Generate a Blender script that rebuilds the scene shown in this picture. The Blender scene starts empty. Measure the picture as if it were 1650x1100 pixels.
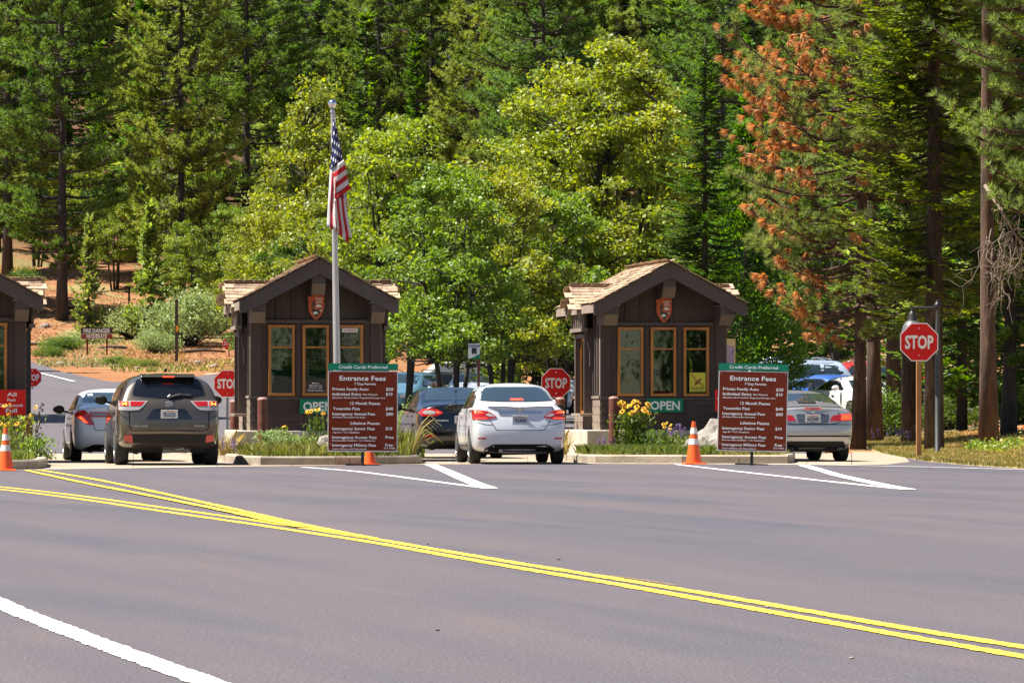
import bpy, bmesh, math, random
import numpy as np
from mathutils import Vector, Matrix, noise as mnoise
from mathutils.bvhtree import BVHTree
from mathutils.geometry import delaunay_2d_cdt

R = math.radians
random.seed(7)
rng = np.random.default_rng(7)
SC = bpy.context.scene
COL = SC.collection

# ------------------------------------------------------------------ camera, world, sun, exposure
FPX = 9000.0                                  # focal length in pixels of the 1650 px wide photograph
HOR = 660.0                                   # horizon row
cd = bpy.data.cameras.new('camera'); cam = bpy.data.objects.new('camera', cd); COL.objects.link(cam)
cam.location = (0, 0, 1.0); cam.rotation_euler = (R(90), 0, 0)
cd.sensor_width = 36; cd.lens = FPX / 1650 * 36; cd.shift_y = (HOR - 550) / 1650
cd.clip_start = 0.5; cd.clip_end = 3000
SC.camera = cam
SUN_TO = Vector((-0.47, -0.035, 0.88)).normalized()
w = bpy.data.worlds.new("World"); SC.world = w; w.use_nodes = True
nt = w.node_tree; bg = nt.nodes['Background']
sky = nt.nodes.new('ShaderNodeTexSky'); sky.sky_type = 'NISHITA'; sky.sun_disc = False
sky.sun_elevation = math.asin(SUN_TO.z); sky.sun_rotation = math.atan2(SUN_TO.x, SUN_TO.y)
sky.air_density = 1.0; sky.dust_density = 0.6; sky.altitude = 1200
nt.links.new(sky.outputs[0], bg.inputs[0]); bg.inputs[1].default_value = 0.05
sd = bpy.data.lights.new('sun', 'SUN'); sd.energy = 5.0; sd.angle = R(0.53); sd.color = (1.0, 0.955, 0.88)
so = bpy.data.objects.new('sun', sd); COL.objects.link(so)
so.rotation_euler = SUN_TO.to_track_quat('Z', 'Y').to_euler(); so.location = (0, 0, 80)
SC.view_settings.view_transform = 'Standard'; SC.view_settings.look = 'None'
SC.view_settings.gamma = 1.0; SC.view_settings.use_curve_mapping = False
SC.view_settings.exposure = 1.4
SC.render.engine = 'CYCLES'
SC.cycles.max_bounces = 6; SC.cycles.diffuse_bounces = 2; SC.cycles.glossy_bounces = 3
SC.cycles.transmission_bounces = 4; SC.cycles.transparent_max_bounces = 8
SC.cycles.caustics_reflective = False; SC.cycles.caustics_refractive = False
SC.cycles.use_denoising = True

# ------------------------------------------------------------------ helpers
def P(x, y, Y):
    "world point seen at photo pixel x, y at distance Y"
    return Vector(((x - 825) / FPX * Y, Y, 1 + (HOR - y) / FPX * Y))
def G(x, y, z=0.0):
    "world point on the level z seen at photo pixel x, y"
    Y = (z - 1) * FPX / (HOR - y)
    return Vector(((x - 825) / FPX * Y, Y, z))

def tag(o, label=None, cat=None, group=None, kind=None):
    if label: o['label'] = label
    if cat: o['category'] = cat
    if group: o['group'] = group
    if kind: o['kind'] = kind
    return o

def thing(name, label, cat, loc=(0, 0, 0), rz=0.0, group=None, rx=0.0, ry=0.0, sc=1.0):
    o = bpy.data.objects.new(name, None); COL.objects.link(o); o.empty_display_size = 0.2
    o.location = loc; o.rotation_euler = (rx, ry, rz); o.scale = (sc, sc, sc)
    return tag(o, label, cat, group)

def link(name, me, parent=None, loc=None):
    o = bpy.data.objects.new(name, me); COL.objects.link(o)
    if parent is not None: o.parent = parent
    if loc is not None: o.location = loc
    return o

def children(o, idx):
    return idx.get(o.name, [])

def copy_tree(root, loc=None, rz=None, label=None, sc=None, group=None):
    idx = {}
    for o in bpy.data.objects:
        if o.parent: idx.setdefault(o.parent.name, []).append(o)
    def rec(o, par):
        c = o.copy(); COL.objects.link(c)
        if par is not None: c.parent = par
        for ch in idx.get(o.name, []): rec(ch, c)
        return c
    r = rec(root, None)
    if loc is not None: r.location = loc
    if rz is not None: r.rotation_euler = (r.rotation_euler[0], r.rotation_euler[1], rz)
    if sc is not None: r.scale = sc if hasattr(sc, '__len__') else (sc, sc, sc)
    if label: r['label'] = label
    if group: r['group'] = group
    return r

class MB:
    def __init__(s): s.v = []; s.f = []; s.m = []; s.uv = {}
    def add(s, vs, fs, m=0):
        b = len(s.v); s.v += [tuple(p) for p in vs]
        for f in fs: s.f.append([b + i for i in f]); s.m.append(m)
        return s
    def box(s, c, d, m=0, rot=None, taper=None):
        hx, hy, hz = d[0] / 2, d[1] / 2, d[2] / 2
        vs = []
        for sz in (-1, 1):
            t = 1.0 if (taper is None or sz < 0) else taper
            for sx, sy in ((-1, -1), (1, -1), (1, 1), (-1, 1)):
                p = Vector((sx * hx * t, sy * hy * t, sz * hz))
                if rot is not None: p = rot @ p
                vs.append(p + Vector(c))
        return s.add(vs, [(3, 2, 1, 0), (4, 5, 6, 7), (0, 1, 5, 4), (1, 2, 6, 5), (2, 3, 7, 6), (3, 0, 4, 7)], m)
    def bar(s, a, b, wx, wz, m=0, up=(0, 0, 1)):
        a = Vector(a); b = Vector(b); d = (b - a); L = d.length; d.normalize()
        u = Vector(up); x = d.cross(u)
        if x.length < 1e-4: x = Vector((1, 0, 0))
        x.normalize(); z = x.cross(d)
        vs = [p + x * (sx * wx / 2) + z * (sz * wz / 2) for p in (a, b) for sx, sz in ((-1, -1), (1, -1), (1, 1), (-1, 1))]
        return s.add(vs, [(0, 1, 2, 3), (7, 6, 5, 4), (1, 0, 4, 5), (2, 1, 5, 6), (3, 2, 6, 7), (0, 3, 7, 4)], m)
    def prism(s, poly, y0, y1, m=0, ax='y'):
        "polygon (a, b) swept along an axis: ax y -> (a, y, b); x -> (x, a, b); z -> (a, b, z)"
        n = len(poly)
        def pt(a, b, t): return (a, t, b) if ax == 'y' else ((t, a, b) if ax == 'x' else (a, b, t))
        vs = [pt(a, b, y0) for a, b in poly] + [pt(a, b, y1) for a, b in poly]
        fs = [list(range(n)), list(range(2 * n - 1, n - 1, -1))] + [[(i + 1) % n, i, n + i, n + (i + 1) % n] for i in range(n)]
        return s.add(vs, fs, m)
    def tube(s, pts, rad, n=8, m=0, cap=True):
        pts = [Vector(p) for p in pts]; k = len(pts)
        if not hasattr(rad, '__len__'): rad = [rad] * k
        vs = []; x = None
        for i, p in enumerate(pts):
            d = pts[min(i + 1, k - 1)] - pts[max(i - 1, 0)]; d.normalize()
            if x is None:
                x = d.cross(Vector((0, 0, 1)))
                if x.length < 1e-3: x = Vector((1, 0, 0))
            x = x - d * x.dot(d); x.normalize(); z = x.cross(d)
            for j in range(n):
                a = 2 * math.pi * j / n; vs.append(p + (x * math.cos(a) + z * math.sin(a)) * rad[i])
        fs = [[i * n + j, i * n + (j + 1) % n, (i + 1) * n + (j + 1) % n, (i + 1) * n + j] for i in range(k - 1) for j in range(n)]
        if cap: fs += [list(range(n - 1, -1, -1)), [(k - 1) * n + j for j in range(n)]]
        return s.add(vs, fs, m)
    def lathe(s, prof, n=16, m=0, c=(0, 0, 0), ax='z'):
        vs = []
        for r, h in prof:
            for j in range(n):
                a = 2 * math.pi * j / n; x, y = r * math.cos(a), r * math.sin(a)
                vs.append(Vector((x, y, h) if ax == 'z' else ((h, x, y) if ax == 'x' else (x, h, y))) + Vector(c))
        k = len(prof)
        fs = [[i * n + j, i * n + (j + 1) % n, (i + 1) * n + (j + 1) % n, (i + 1) * n + j] for i in range(k - 1) for j in range(n)]
        fs += [list(range(n - 1, -1, -1)), [(k - 1) * n + j for j in range(n)]]
        return s.add(vs, fs, m)
    def mesh(s, name, mat, smooth=False, fix=True):
        me = bpy.data.meshes.new(name); me.from_pydata(s.v, [], s.f)
        mats = mat if isinstance(mat, (list, tuple)) else [mat]
        for q in mats: me.materials.append(q)
        if len(mats) > 1: me.polygons.foreach_set('material_index', s.m)
        if fix:
            bm = bmesh.new(); bm.from_mesh(me); bmesh.ops.recalc_face_normals(bm, faces=bm.faces); bm.to_mesh(me); bm.free()
        if smooth:
            me.shade_smooth()
        me.update(); return me
    def build(s, name, mat, parent=None, smooth=False, bevel=0, loc=None, label=None, kind=None, auto=None):
        o = link(name, s.mesh(name, mat, smooth), parent, loc)
        if bevel:
            b = o.modifiers.new('b', 'BEVEL'); b.width = bevel; b.segments = 2; b.limit_method = 'ANGLE'
        if auto: sharp(o.data, auto)
        if label: o['label'] = label
        if kind: o['kind'] = kind
        return o

def sharp(me, deg=35):
    me.shade_smooth()
    bm = bmesh.new(); bm.from_mesh(me)
    for e in bm.edges:
        if len(e.link_faces) == 2 and e.calc_face_angle(0) > R(deg): e.smooth = False
    bm.to_mesh(me); bm.free()

def np_mesh(name, V, k, mat, uv=None, extra=None):
    "polygons of k corners each, V is (n*k, 3)"
    V = np.asarray(V, dtype=np.float32).reshape(-1, 3); n = len(V) // k
    me = bpy.data.meshes.new(name); me.vertices.add(len(V)); me.vertices.foreach_set('co', V.ravel())
    me.loops.add(len(V)); me.loops.foreach_set('vertex_index', np.arange(len(V), dtype=np.int32))
    me.polygons.add(n); me.polygons.foreach_set('loop_start', np.arange(0, len(V), k, dtype=np.int32))
    me.polygons.foreach_set('loop_total', np.full(n, k, dtype=np.int32))
    for q in (mat if isinstance(mat, (list, tuple)) else [mat]): me.materials.append(q)
    me.update(calc_edges=True); return me

def rnd_poly(pts, r=0.02, n=4):
    "round the corners of a 2D polygon"
    out = []; N = len(pts)
    for i in range(N):
        p = Vector(pts[i][:2]); a = Vector(pts[i - 1][:2]); b = Vector(pts[(i + 1) % N][:2])
        rr = pts[i][2] if len(pts[i]) > 2 else r
        da = (a - p); db = (b - p); k = min(rr, da.length * .48, db.length * .48)
        s = p + da.normalized() * k; e = p + db.normalized() * k
        for j in range(n + 1):
            t = j / n; out.append((s * (1 - t) ** 2 + p * (2 * t * (1 - t)) + e * t * t)[:])
    return out

# ------------------------------------------------------------------ materials
def mat(name, col=(.5, .5, .5), rough=.6, metal=0.0, var=0.0, vscale=5.0, bump=0.0, bscale=30.0, coat=0.0, emit=None,
        estr=0.0, spec=.5, rand=0.0, col2=None, stretch=(1, 1, 1), island=0.0, dirt=None):
    m = bpy.data.materials.new(name); m.use_nodes = True; n = m.node_tree.nodes; l = m.node_tree.links
    b = n['Principled BSDF']; b.inputs['Base Color'].default_value = (*col, 1)
    b.inputs['Roughness'].default_value = rough; b.inputs['Metallic'].default_value = metal
    b.inputs['Coat Weight'].default_value = coat; b.inputs['Coat Roughness'].default_value = .03
    b.inputs['Specular IOR Level'].default_value = spec
    if emit: b.inputs['Emission Color'].default_value = (*emit, 1); b.inputs['Emission Strength'].default_value = estr
    co = None
    if var or bump or col2 or dirt:
        tc = n.new('ShaderNodeTexCoord'); mp = n.new('ShaderNodeMapping'); l.new(tc.outputs['Object'], mp.inputs[0])
        mp.inputs['Scale'].default_value = stretch; co = mp.outputs[0]
    cur = None
    if var or col2:
        nz = n.new('ShaderNodeTexNoise'); nz.inputs['Scale'].default_value = vscale; nz.inputs['Detail'].default_value = 6; nz.inputs['Roughness'].default_value = .62
        l.new(co, nz.inputs['Vector'])
        rp = n.new('ShaderNodeMapRange'); rp.inputs['From Min'].default_value = .32; rp.inputs['From Max'].default_value = .68
        l.new(nz.outputs[0], rp.inputs[0])
        mx = n.new('ShaderNodeMix'); mx.data_type = 'RGBA'; l.new(rp.outputs[0], mx.inputs[0])
        a = tuple(c * (1 - var) for c in col); c2 = col2 if col2 else tuple(min(1, c * (1 + var)) for c in col)
        mx.inputs[6].default_value = (*(a if not col2 else col), 1); mx.inputs[7].default_value = (*c2, 1); cur = mx.outputs[2]
    if dirt:
        nz = n.new('ShaderNodeTexNoise'); nz.inputs['Scale'].default_value = dirt[1]; nz.inputs['Detail'].default_value = 8
        l.new(co, nz.inputs['Vector'])
        rp = n.new('ShaderNodeMapRange'); rp.inputs['From Min'].default_value = .52; rp.inputs['From Max'].default_value = .75; rp.inputs['To Max'].default_value = dirt[2]
        l.new(nz.outputs[0], rp.inputs[0])
        mx = n.new('ShaderNodeMix'); mx.data_type = 'RGBA'; l.new(rp.outputs[0], mx.inputs[0]); mx.inputs[7].default_value = (*dirt[0], 1)
        if cur: l.new(cur, mx.inputs[6])
        else: mx.inputs[6].default_value = (*col, 1)
        cur = mx.outputs[2]
    if rand or island:
        src = n.new('ShaderNodeObjectInfo').outputs['Random'] if rand else n.new('ShaderNodeNewGeometry').outputs['Random Per Island']
        k = rand or island
        rp = n.new('ShaderNodeMapRange'); rp.inputs['To Min'].default_value = 1 - k; rp.inputs['To Max'].default_value = 1 + k; l.new(src, rp.inputs[0])
        hs = n.new('ShaderNodeHueSaturation'); l.new(rp.outputs[0], hs.inputs['Value'])
        rp2 = n.new('ShaderNodeMapRange'); rp2.inputs['To Min'].default_value = .5 - k * .05; rp2.inputs['To Max'].default_value = .5 + k * .05
        ml = n.new('ShaderNodeMath'); ml.operation = 'MULTIPLY'; ml.inputs[1].default_value = 7.31; fr = n.new('ShaderNodeMath'); fr.operation = 'FRACT'
        l.new(src, ml.inputs[0]); l.new(ml.outputs[0], fr.inputs[0]); l.new(fr.outputs[0], rp2.inputs[0]); l.new(rp2.outputs[0], hs.inputs['Hue'])
        if cur: l.new(cur, hs.inputs['Color'])
        else: hs.inputs['Color'].default_value = (*col, 1)
        cur = hs.outputs[0]
    if cur: l.new(cur, b.inputs['Base Color'])
    if bump:
        nz = n.new('ShaderNodeTexNoise'); nz.inputs['Scale'].default_value = bscale; nz.inputs['Detail'].default_value = 6; l.new(co, nz.inputs['Vector'])
        bp = n.new('ShaderNodeBump'); bp.inputs['Strength'].default_value = min(1, bump); bp.inputs['Distance'].default_value = .02 * max(1, bump)
        l.new(nz.outputs[0], bp.inputs['Height']); l.new(bp.outputs[0], b.inputs['Normal'])
    return m

def leaf_mat(name, c1, c2, trans=.35, rough=.55, scale=.35, isl=.35, spec=.3):
    m = bpy.data.materials.new(name); m.use_nodes = True; n = m.node_tree.nodes; l = m.node_tree.links
    b = n['Principled BSDF']; out = n['Material Output']
    tc = n.new('ShaderNodeTexCoord'); nz = n.new('ShaderNodeTexNoise'); nz.inputs['Scale'].default_value = scale; nz.inputs['Detail'].default_value = 3
    l.new(tc.outputs['Object'], nz.inputs['Vector'])
    oi = n.new('ShaderNodeObjectInfo'); ge = n.new('ShaderNodeNewGeometry')
    ad = n.new('ShaderNodeMath'); ad.operation = 'MULTIPLY_ADD'; ad.inputs[1].default_value = .55; l.new(ge.outputs['Random Per Island'], ad.inputs[0])
    rp = n.new('ShaderNodeMapRange'); rp.inputs['From Min'].default_value = .3; rp.inputs['From Max'].default_value = .7; rp.inputs['To Max'].default_value = .6; rp.inputs['To Min'].default_value = -.1
    l.new(nz.outputs[0], rp.inputs[0]); l.new(rp.outputs[0], ad.inputs[2])
    mx = n.new('ShaderNodeMix'); mx.data_type = 'RGBA'; l.new(ad.outputs[0], mx.inputs[0]); mx.inputs[6].default_value = (*c1, 1); mx.inputs[7].default_value = (*c2, 1)
    hs = n.new('ShaderNodeHueSaturation'); l.new(mx.outputs[2], hs.inputs['Color'])
    rp = n.new('ShaderNodeMapRange'); rp.inputs['To Min'].default_value = 1 - isl; rp.inputs['To Max'].default_value = 1 + isl
    ml = n.new('ShaderNodeMath'); ml.operation = 'MULTIPLY'; ml.inputs[1].default_value = 13.7; fr = n.new('ShaderNodeMath'); fr.operation = 'FRACT'
    l.new(ge.outputs['Random Per Island'], ml.inputs[0]); l.new(ml.outputs[0], fr.inputs[0]); l.new(fr.outputs[0], rp.inputs[0]); l.new(rp.outputs[0], hs.inputs['Value'])
    rp = n.new('ShaderNodeMapRange'); rp.inputs['To Min'].default_value = .475; rp.inputs['To Max'].default_value = .515; l.new(oi.outputs['Random'], rp.inputs[0]); l.new(rp.outputs[0], hs.inputs['Hue'])
    l.new(hs.outputs[0], b.inputs['Base Color']); b.inputs['Roughness'].default_value = rough; b.inputs['Specular IOR Level'].default_value = spec
    t = n.new('ShaderNodeBsdfTranslucent'); h2 = n.new('ShaderNodeHueSaturation'); h2.inputs['Saturation'].default_value = 1.25; h2.inputs['Hue'].default_value = .485; h2.inputs['Value'].default_value = 1.5
    l.new(hs.outputs[0], h2.inputs['Color']); l.new(h2.outputs[0], t.inputs[0])
    ms = n.new('ShaderNodeMixShader'); ms.inputs[0].default_value = trans; l.new(b.outputs[0], ms.inputs[1]); l.new(t.outputs[0], ms.inputs[2]); l.new(ms.outputs[0], out.inputs[0])
    return m

def text_mb(lines, mb=None, y=-.002, ext=.0008, bold=.012, m=0):
    """lines: (string, x0, x1, zbase, cap height); faces -y"""
    mb = mb or MB()
    for (s, x0, x1, zb, cap) in lines:
        cu = bpy.data.curves.new('t', 'FONT'); cu.body = s; cu.resolution_u = 2; cu.offset = bold; cu.size = 1; cu.extrude = 0
        o = bpy.data.objects.new('t', cu); COL.objects.link(o)
        dg = bpy.context.evaluated_depsgraph_get()
        me = bpy.data.meshes.new_from_object(o.evaluated_get(dg))
        V = np.empty(len(me.vertices) * 3, dtype=np.float32); me.vertices.foreach_get('co', V); V = V.reshape(-1, 3)
        a, b = V[:, 0].min(), V[:, 0].max(); H = .69
        sx = (x1 - x0) / (b - a) if x1 is not None else cap / H
        X = (V[:, 0] - a) * sx + x0; Z = V[:, 1] * cap / H + zb
        mb.add([(X[i], y - ext, Z[i]) for i in range(len(V))], [list(p.vertices) for p in me.polygons], m)
        bpy.data.objects.remove(o); bpy.data.curves.remove(cu); bpy.data.meshes.remove(me)
    return mb
def text_obj(lines, name, material, parent, **kw):
    mb = text_mb(lines, **kw)
    me = bpy.data.meshes.new(name); me.from_pydata(mb.v, [], mb.f); me.materials.append(material); me.update()
    return link(name, me, parent)
# ------------------------------------------------------------------ terrain
def sstep(a, b, x):
    t = np.clip((x - a) / (b - a), 0, 1); return t * t * (3 - 2 * t)
LP = ([-400, 129, 160, 215, 232, 262, 300, 340, 450, 600, 900], [0, 0, 1.05, 2.43, 3.1, 5.7, 9.6, 20, 62, 80, 85])
CP = ([-400, 129, 150, 190, 225, 260, 300, 340, 450, 600, 900], [0, 0, .15, .6, .9, 3.6, 6.4, 17, 58, 78, 85])
RP_ = ([-400, 129, 155, 190, 225, 260, 300, 340, 450, 600, 900], [0, 0, .25, .95, 1.15, 3.6, 7.0, 17, 56, 76, 85])
XE = ([60, 69, 85.7, 94.7, 100, 108.4, 116.9, 145, 155, 200, 260], [18, 13.5, 10.2, 8.68, 8.25, 8.0, 8.2, 8.95, 9.4, 11, 14])
def T(X, Y):
    X = np.asarray(X, float); Y = np.asarray(Y, float)
    px = 825 + FPX * X / np.maximum(Y, 60)
    a = sstep(380, 560, px); b = sstep(1050, 1400, px)
    z = np.interp(Y, *LP) * (1 - a) + np.interp(Y, *CP) * a * (1 - b) + np.interp(Y, *RP_) * a * b
    d = X - np.interp(Y, *XE)
    z = z + .55 * sstep(.1, 7, d) * sstep(60, 75, Y) * (1 - sstep(150, 185, Y))
    return z
def Ts(X, Y): return float(T(X, Y))
def rough_z(X, Y, amp):
    out = np.zeros_like(X)
    for k, (f, a) in enumerate(((.045, 1.0), (.11, .45), (.3, .2), (.8, .09))):
        ph = rng.uniform(0, 50, 4)
        out += a * (np.sin(X * f * 6.1 + ph[0] + 1.7 * np.sin(Y * f * 3 + ph[1])) * np.cos(Y * f * 5.3 + ph[2] + 1.3 * np.sin(X * f * 2.7 + ph[3])))
    return out * amp

def grid_mesh(name, XX, YY, ZZ, material, kind='structure', lab=None):
    ny, nx = XX.shape
    V = np.stack([XX, YY, ZZ], -1).reshape(-1, 3)
    i = np.arange(ny - 1)[:, None] * nx + np.arange(nx - 1)[None, :]
    F = np.stack([i, i + 1, i + nx + 1, i + nx], -1).reshape(-1, 4)
    me = bpy.data.meshes.new(name); me.from_pydata(V.tolist(), [], F.tolist()); me.materials.append(material); me.shade_smooth(); me.update()
    o = link(name, me); o['kind'] = kind
    if lab: o['label'] = lab
    return o

# hillside and forest floor
def ground_material():
    m = bpy.data.materials.new('forest_floor'); m.use_nodes = True; n = m.node_tree.nodes; l = m.node_tree.links
    b = n['Principled BSDF']; b.inputs['Roughness'].default_value = .95; b.inputs['Specular IOR Level'].default_value = .1
    tc = n.new('ShaderNodeTexCoord')
    def nz(scale, det=6, st=(1, 1, 1)):
        mp = n.new('ShaderNodeMapping'); mp.inputs['Scale'].default_value = st; l.new(tc.outputs['Object'], mp.inputs[0])
        k = n.new('ShaderNodeTexNoise'); k.inputs['Scale'].default_value = scale; k.inputs['Detail'].default_value = det; k.inputs['Roughness'].default_value = .65; l.new(mp.outputs[0], k.inputs['Vector']); return k.outputs[0]
    def mr(s, a, c, lo=0, hi=1):
        r = n.new('ShaderNodeMapRange'); r.inputs['From Min'].default_value = a; r.inputs['From Max'].default_value = c; r.inputs['To Min'].default_value = lo; r.inputs['To Max'].default_value = hi; l.new(s, r.inputs[0]); return r.outputs[0]
    def mix(f, a, c):
        x = n.new('ShaderNodeMix'); x.data_type = 'RGBA'; l.new(f, x.inputs[0])
        for s, v in ((6, a), (7, c)):
            if isinstance(v, tuple): x.inputs[s].default_value = (*v, 1)
            else: l.new(v, x.inputs[s])
        return x.outputs[2]
    c = mix(mr(nz(.5), .35, .65), (.34, .14, .06), (.20, .078, .03))
    c = mix(mr(nz(2.2), .45, .7), c, (.33, .19, .10))
    c = mix(mr(nz(9, 4), .5, .75), c, (.13, .07, .04))
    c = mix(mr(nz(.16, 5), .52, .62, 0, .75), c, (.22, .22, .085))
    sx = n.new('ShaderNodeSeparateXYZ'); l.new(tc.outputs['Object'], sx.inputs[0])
    c = mix(mr(sx.outputs[1], 275, 310, 0, .85), c, (.075, .042, .024))      # shade under the forest put into the floor colour, darker further back
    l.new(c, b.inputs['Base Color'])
    bp = n.new('ShaderNodeBump'); bp.inputs['Strength'].default_value = .9; bp.inputs['Distance'].default_value = .12; l.new(nz(3.5, 8), bp.inputs['Height']); l.new(bp.outputs[0], b.inputs['Normal'])
    return m
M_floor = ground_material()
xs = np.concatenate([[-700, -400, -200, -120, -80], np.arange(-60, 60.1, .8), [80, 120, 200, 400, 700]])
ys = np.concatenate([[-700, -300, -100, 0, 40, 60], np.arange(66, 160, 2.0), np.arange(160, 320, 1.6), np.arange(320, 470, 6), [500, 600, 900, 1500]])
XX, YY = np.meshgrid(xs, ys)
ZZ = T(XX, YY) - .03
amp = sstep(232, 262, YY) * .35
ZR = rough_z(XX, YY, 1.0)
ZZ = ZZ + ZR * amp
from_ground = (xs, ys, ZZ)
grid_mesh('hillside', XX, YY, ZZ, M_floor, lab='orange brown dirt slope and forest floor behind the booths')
def HZ(X, Y):
    "height of the modelled ground, rough relief included"
    i = int(np.clip(np.searchsorted(xs, X) - 1, 0, len(xs) - 2)); j = int(np.clip(np.searchsorted(ys, Y) - 1, 0, len(ys) - 2))
    a = (X - xs[i]) / (xs[i + 1] - xs[i]); b = (Y - ys[j]) / (ys[j + 1] - ys[j])
    return float((ZZ[j, i] * (1 - a) + ZZ[j, i + 1] * a) * (1 - b) + (ZZ[j + 1, i] * (1 - a) + ZZ[j + 1, i + 1] * a) * b)
def at(px, Y): X = (px - 825) / FPX * Y; return (X, Y, HZ(X, Y))

# asphalt
def asphalt(name, c1, c2, c3, dark):
    m = bpy.data.materials.new(name); m.use_nodes = True; n = m.node_tree.nodes; l = m.node_tree.links
    b = n['Principled BSDF']; b.inputs['Roughness'].default_value = .8; b.inputs['Specular IOR Level'].default_value = .35
    tc = n.new('ShaderNodeTexCoord')
    def nz(scale, st, det=5, rot=0, w=.6, dist=0):
        mp = n.new('ShaderNodeMapping'); mp.inputs['Scale'].default_value = st; mp.inputs['Rotation'].default_value = (0, 0, rot); mp.vector_type = 'TEXTURE'
        mp.inputs['Scale'].default_value = tuple(1 / q for q in st); l.new(tc.outputs['Object'], mp.inputs[0])
        k = n.new('ShaderNodeTexNoise'); k.inputs['Scale'].default_value = scale; k.inputs['Detail'].default_value = det; k.inputs['Roughness'].default_value = w; k.inputs['Distortion'].default_value = dist; l.new(mp.outputs[0], k.inputs['Vector']); return k.outputs[0]
    def mr(s, a, c, lo=0, hi=1):
        r = n.new('ShaderNodeMapRange'); r.inputs['From Min'].default_value = a; r.inputs['From Max'].default_value = c; r.inputs['To Min'].default_value = lo; r.inputs['To Max'].default_value = hi; l.new(s, r.inputs[0]); return r.outputs[0]
    def mix(f, a, c):
        x = n.new('ShaderNodeMix'); x.data_type = 'RGBA'; l.new(f, x.inputs[0])
        for s, v in ((6, a), (7, c)):
            if isinstance(v, tuple): x.inputs[s].default_value = (*v, 1)
            else: l.new(v, x.inputs[s])
        return x.outputs[2]
    c = mix(mr(nz(1.1, (1, .06, 1), 5, R(11), .55), .36, .64), c1, c2)
    c = mix(mr(nz(.55, (1, .09, 1), 6, R(13), .6, .4), .50, .68, 0, .8), c, dark)
    c = mix(mr(nz(.9, (1, .14, 1), 4, R(9)), .56, .72, 0, .7), c, c3)
    c = mix(mr(nz(1.5, (1, .5, 1), 8, 0, .7), .62, .8, 0, .35), c, dark)
    # aggregate: light and dark grains
    gr = mix(mr(nz(55, (1, 1, 1), 3, 0, .7), .35, .65), (.55, .55, .55), (1.5, 1.5, 1.5))
    mu = n.new('ShaderNodeMix'); mu.data_type = 'RGBA'; mu.blend_type = 'MULTIPLY'; mu.inputs[0].default_value = 1; l.new(c, mu.inputs[6]); l.new(gr, mu.inputs[7])
    v = n.new('ShaderNodeTexVoronoi'); v.inputs['Scale'].default_value = 9; l.new(tc.outputs['Object'], v.inputs['Vector'])
    sp = mr(v.outputs['Distance'], .055, .03, 0, .8)
    c = mix(sp, mu.outputs[2], (.4, .4, .4))
    # tyre marks and small dark stains
    c = mix(mr(nz(3.3, (1, 1, 1), 5, 0, .7), .655, .74, 0, .55), c, (.032, .032, .038))
    l.new(c, b.inputs['Base Color'])
    bp = n.new('ShaderNodeBump'); bp.inputs['Strength'].default_value = .8; bp.inputs['Distance'].default_value = .008; l.new(nz(70, (1, 1, 1), 4), bp.inputs['Height']); l.new(bp.outputs[0], b.inputs['Normal'])
    return m
M_asph = asphalt('asphalt', (.078, .067, .076), (.092, .076, .081), (.102, .080, .076), (.054, .053, .068))
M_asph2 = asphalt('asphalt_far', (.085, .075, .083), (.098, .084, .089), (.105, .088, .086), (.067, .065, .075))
xs2 = np.linspace(-90, 90, 40); ys2 = np.linspace(-120, 128, 60)
XX, YY = np.meshgrid(xs2, ys2); edge = np.interp(YY, *XE)
XX = np.where(XX > edge, np.maximum(edge + .05, 0) + (XX - edge) * (YY < 62), XX)
# road sheet bounded on the right by the verge
rows = []; 
nx = 40
for y in ys2:
    xr = np.interp(y, *XE) + .15 if y > 60 else 90 - (90 - 18) * max(0, (y - 20)) / 40 if y > 20 else 90
    rows.append(np.linspace(-90, xr, nx))
XX = np.array(rows); YY = np.repeat(ys2[:, None], nx, 1)
# small verge step needs finer rows
grid_mesh('road', XX, YY, XX * 0, M_asph, lab='grey asphalt road in front of the entrance booths')

def px_sheet(name, pxs, y0f, y1f, material, dz, rows=30, lab=None):
    pxs = np.asarray(pxs, float); t = np.linspace(0, 1, rows)[:, None]
    Y0 = np.array([y0f(p) for p in pxs]); Y1 = np.array([y1f(p) for p in pxs])
    YY = Y0[None, :] * (1 - t) + Y1[None, :] * t
    XX = (pxs[None, :] - 825) / FPX * YY
    return grid_mesh(name, XX, YY, T(XX, YY) + .006 + (dz - .006) * sstep(128, 140, YY), material, lab=lab)
far_l = lambda p: np.interp(p, [-500, 45, 130, 175, 230, 300, 380, 700], [260, 229, 207, 196, 196, 204, 214, 214])
px_sheet('approach_road', np.linspace(-600, 640, 90), lambda p: 127.9, far_l, M_asph2, .035, 60, 'grey road climbing behind the booths to the left')
px_sheet('parking_lot', np.linspace(590, 1330, 60), lambda p: 127.9, lambda p: 226, M_asph2, .03, 60, 'asphalt of the parking lot behind the booths')
px_sheet('parking_lot', np.linspace(1330, 1700, 30), lambda p: 186, lambda p: 226, M_asph2, .03, 30, 'asphalt of the parking lot beyond the right hand trees')

M_conc = mat('concrete', (.30, .235, .165), .85, var=.16, vscale=1.2, bump=.3, bscale=40, dirt=((.2, .16, .12), .8, .7))
M_curb = mat('curb_concrete', (.34, .285, .21), .85, var=.2, vscale=3, bump=.5, bscale=25, dirt=((.2, .16, .12), 2.5, .8))
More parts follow.
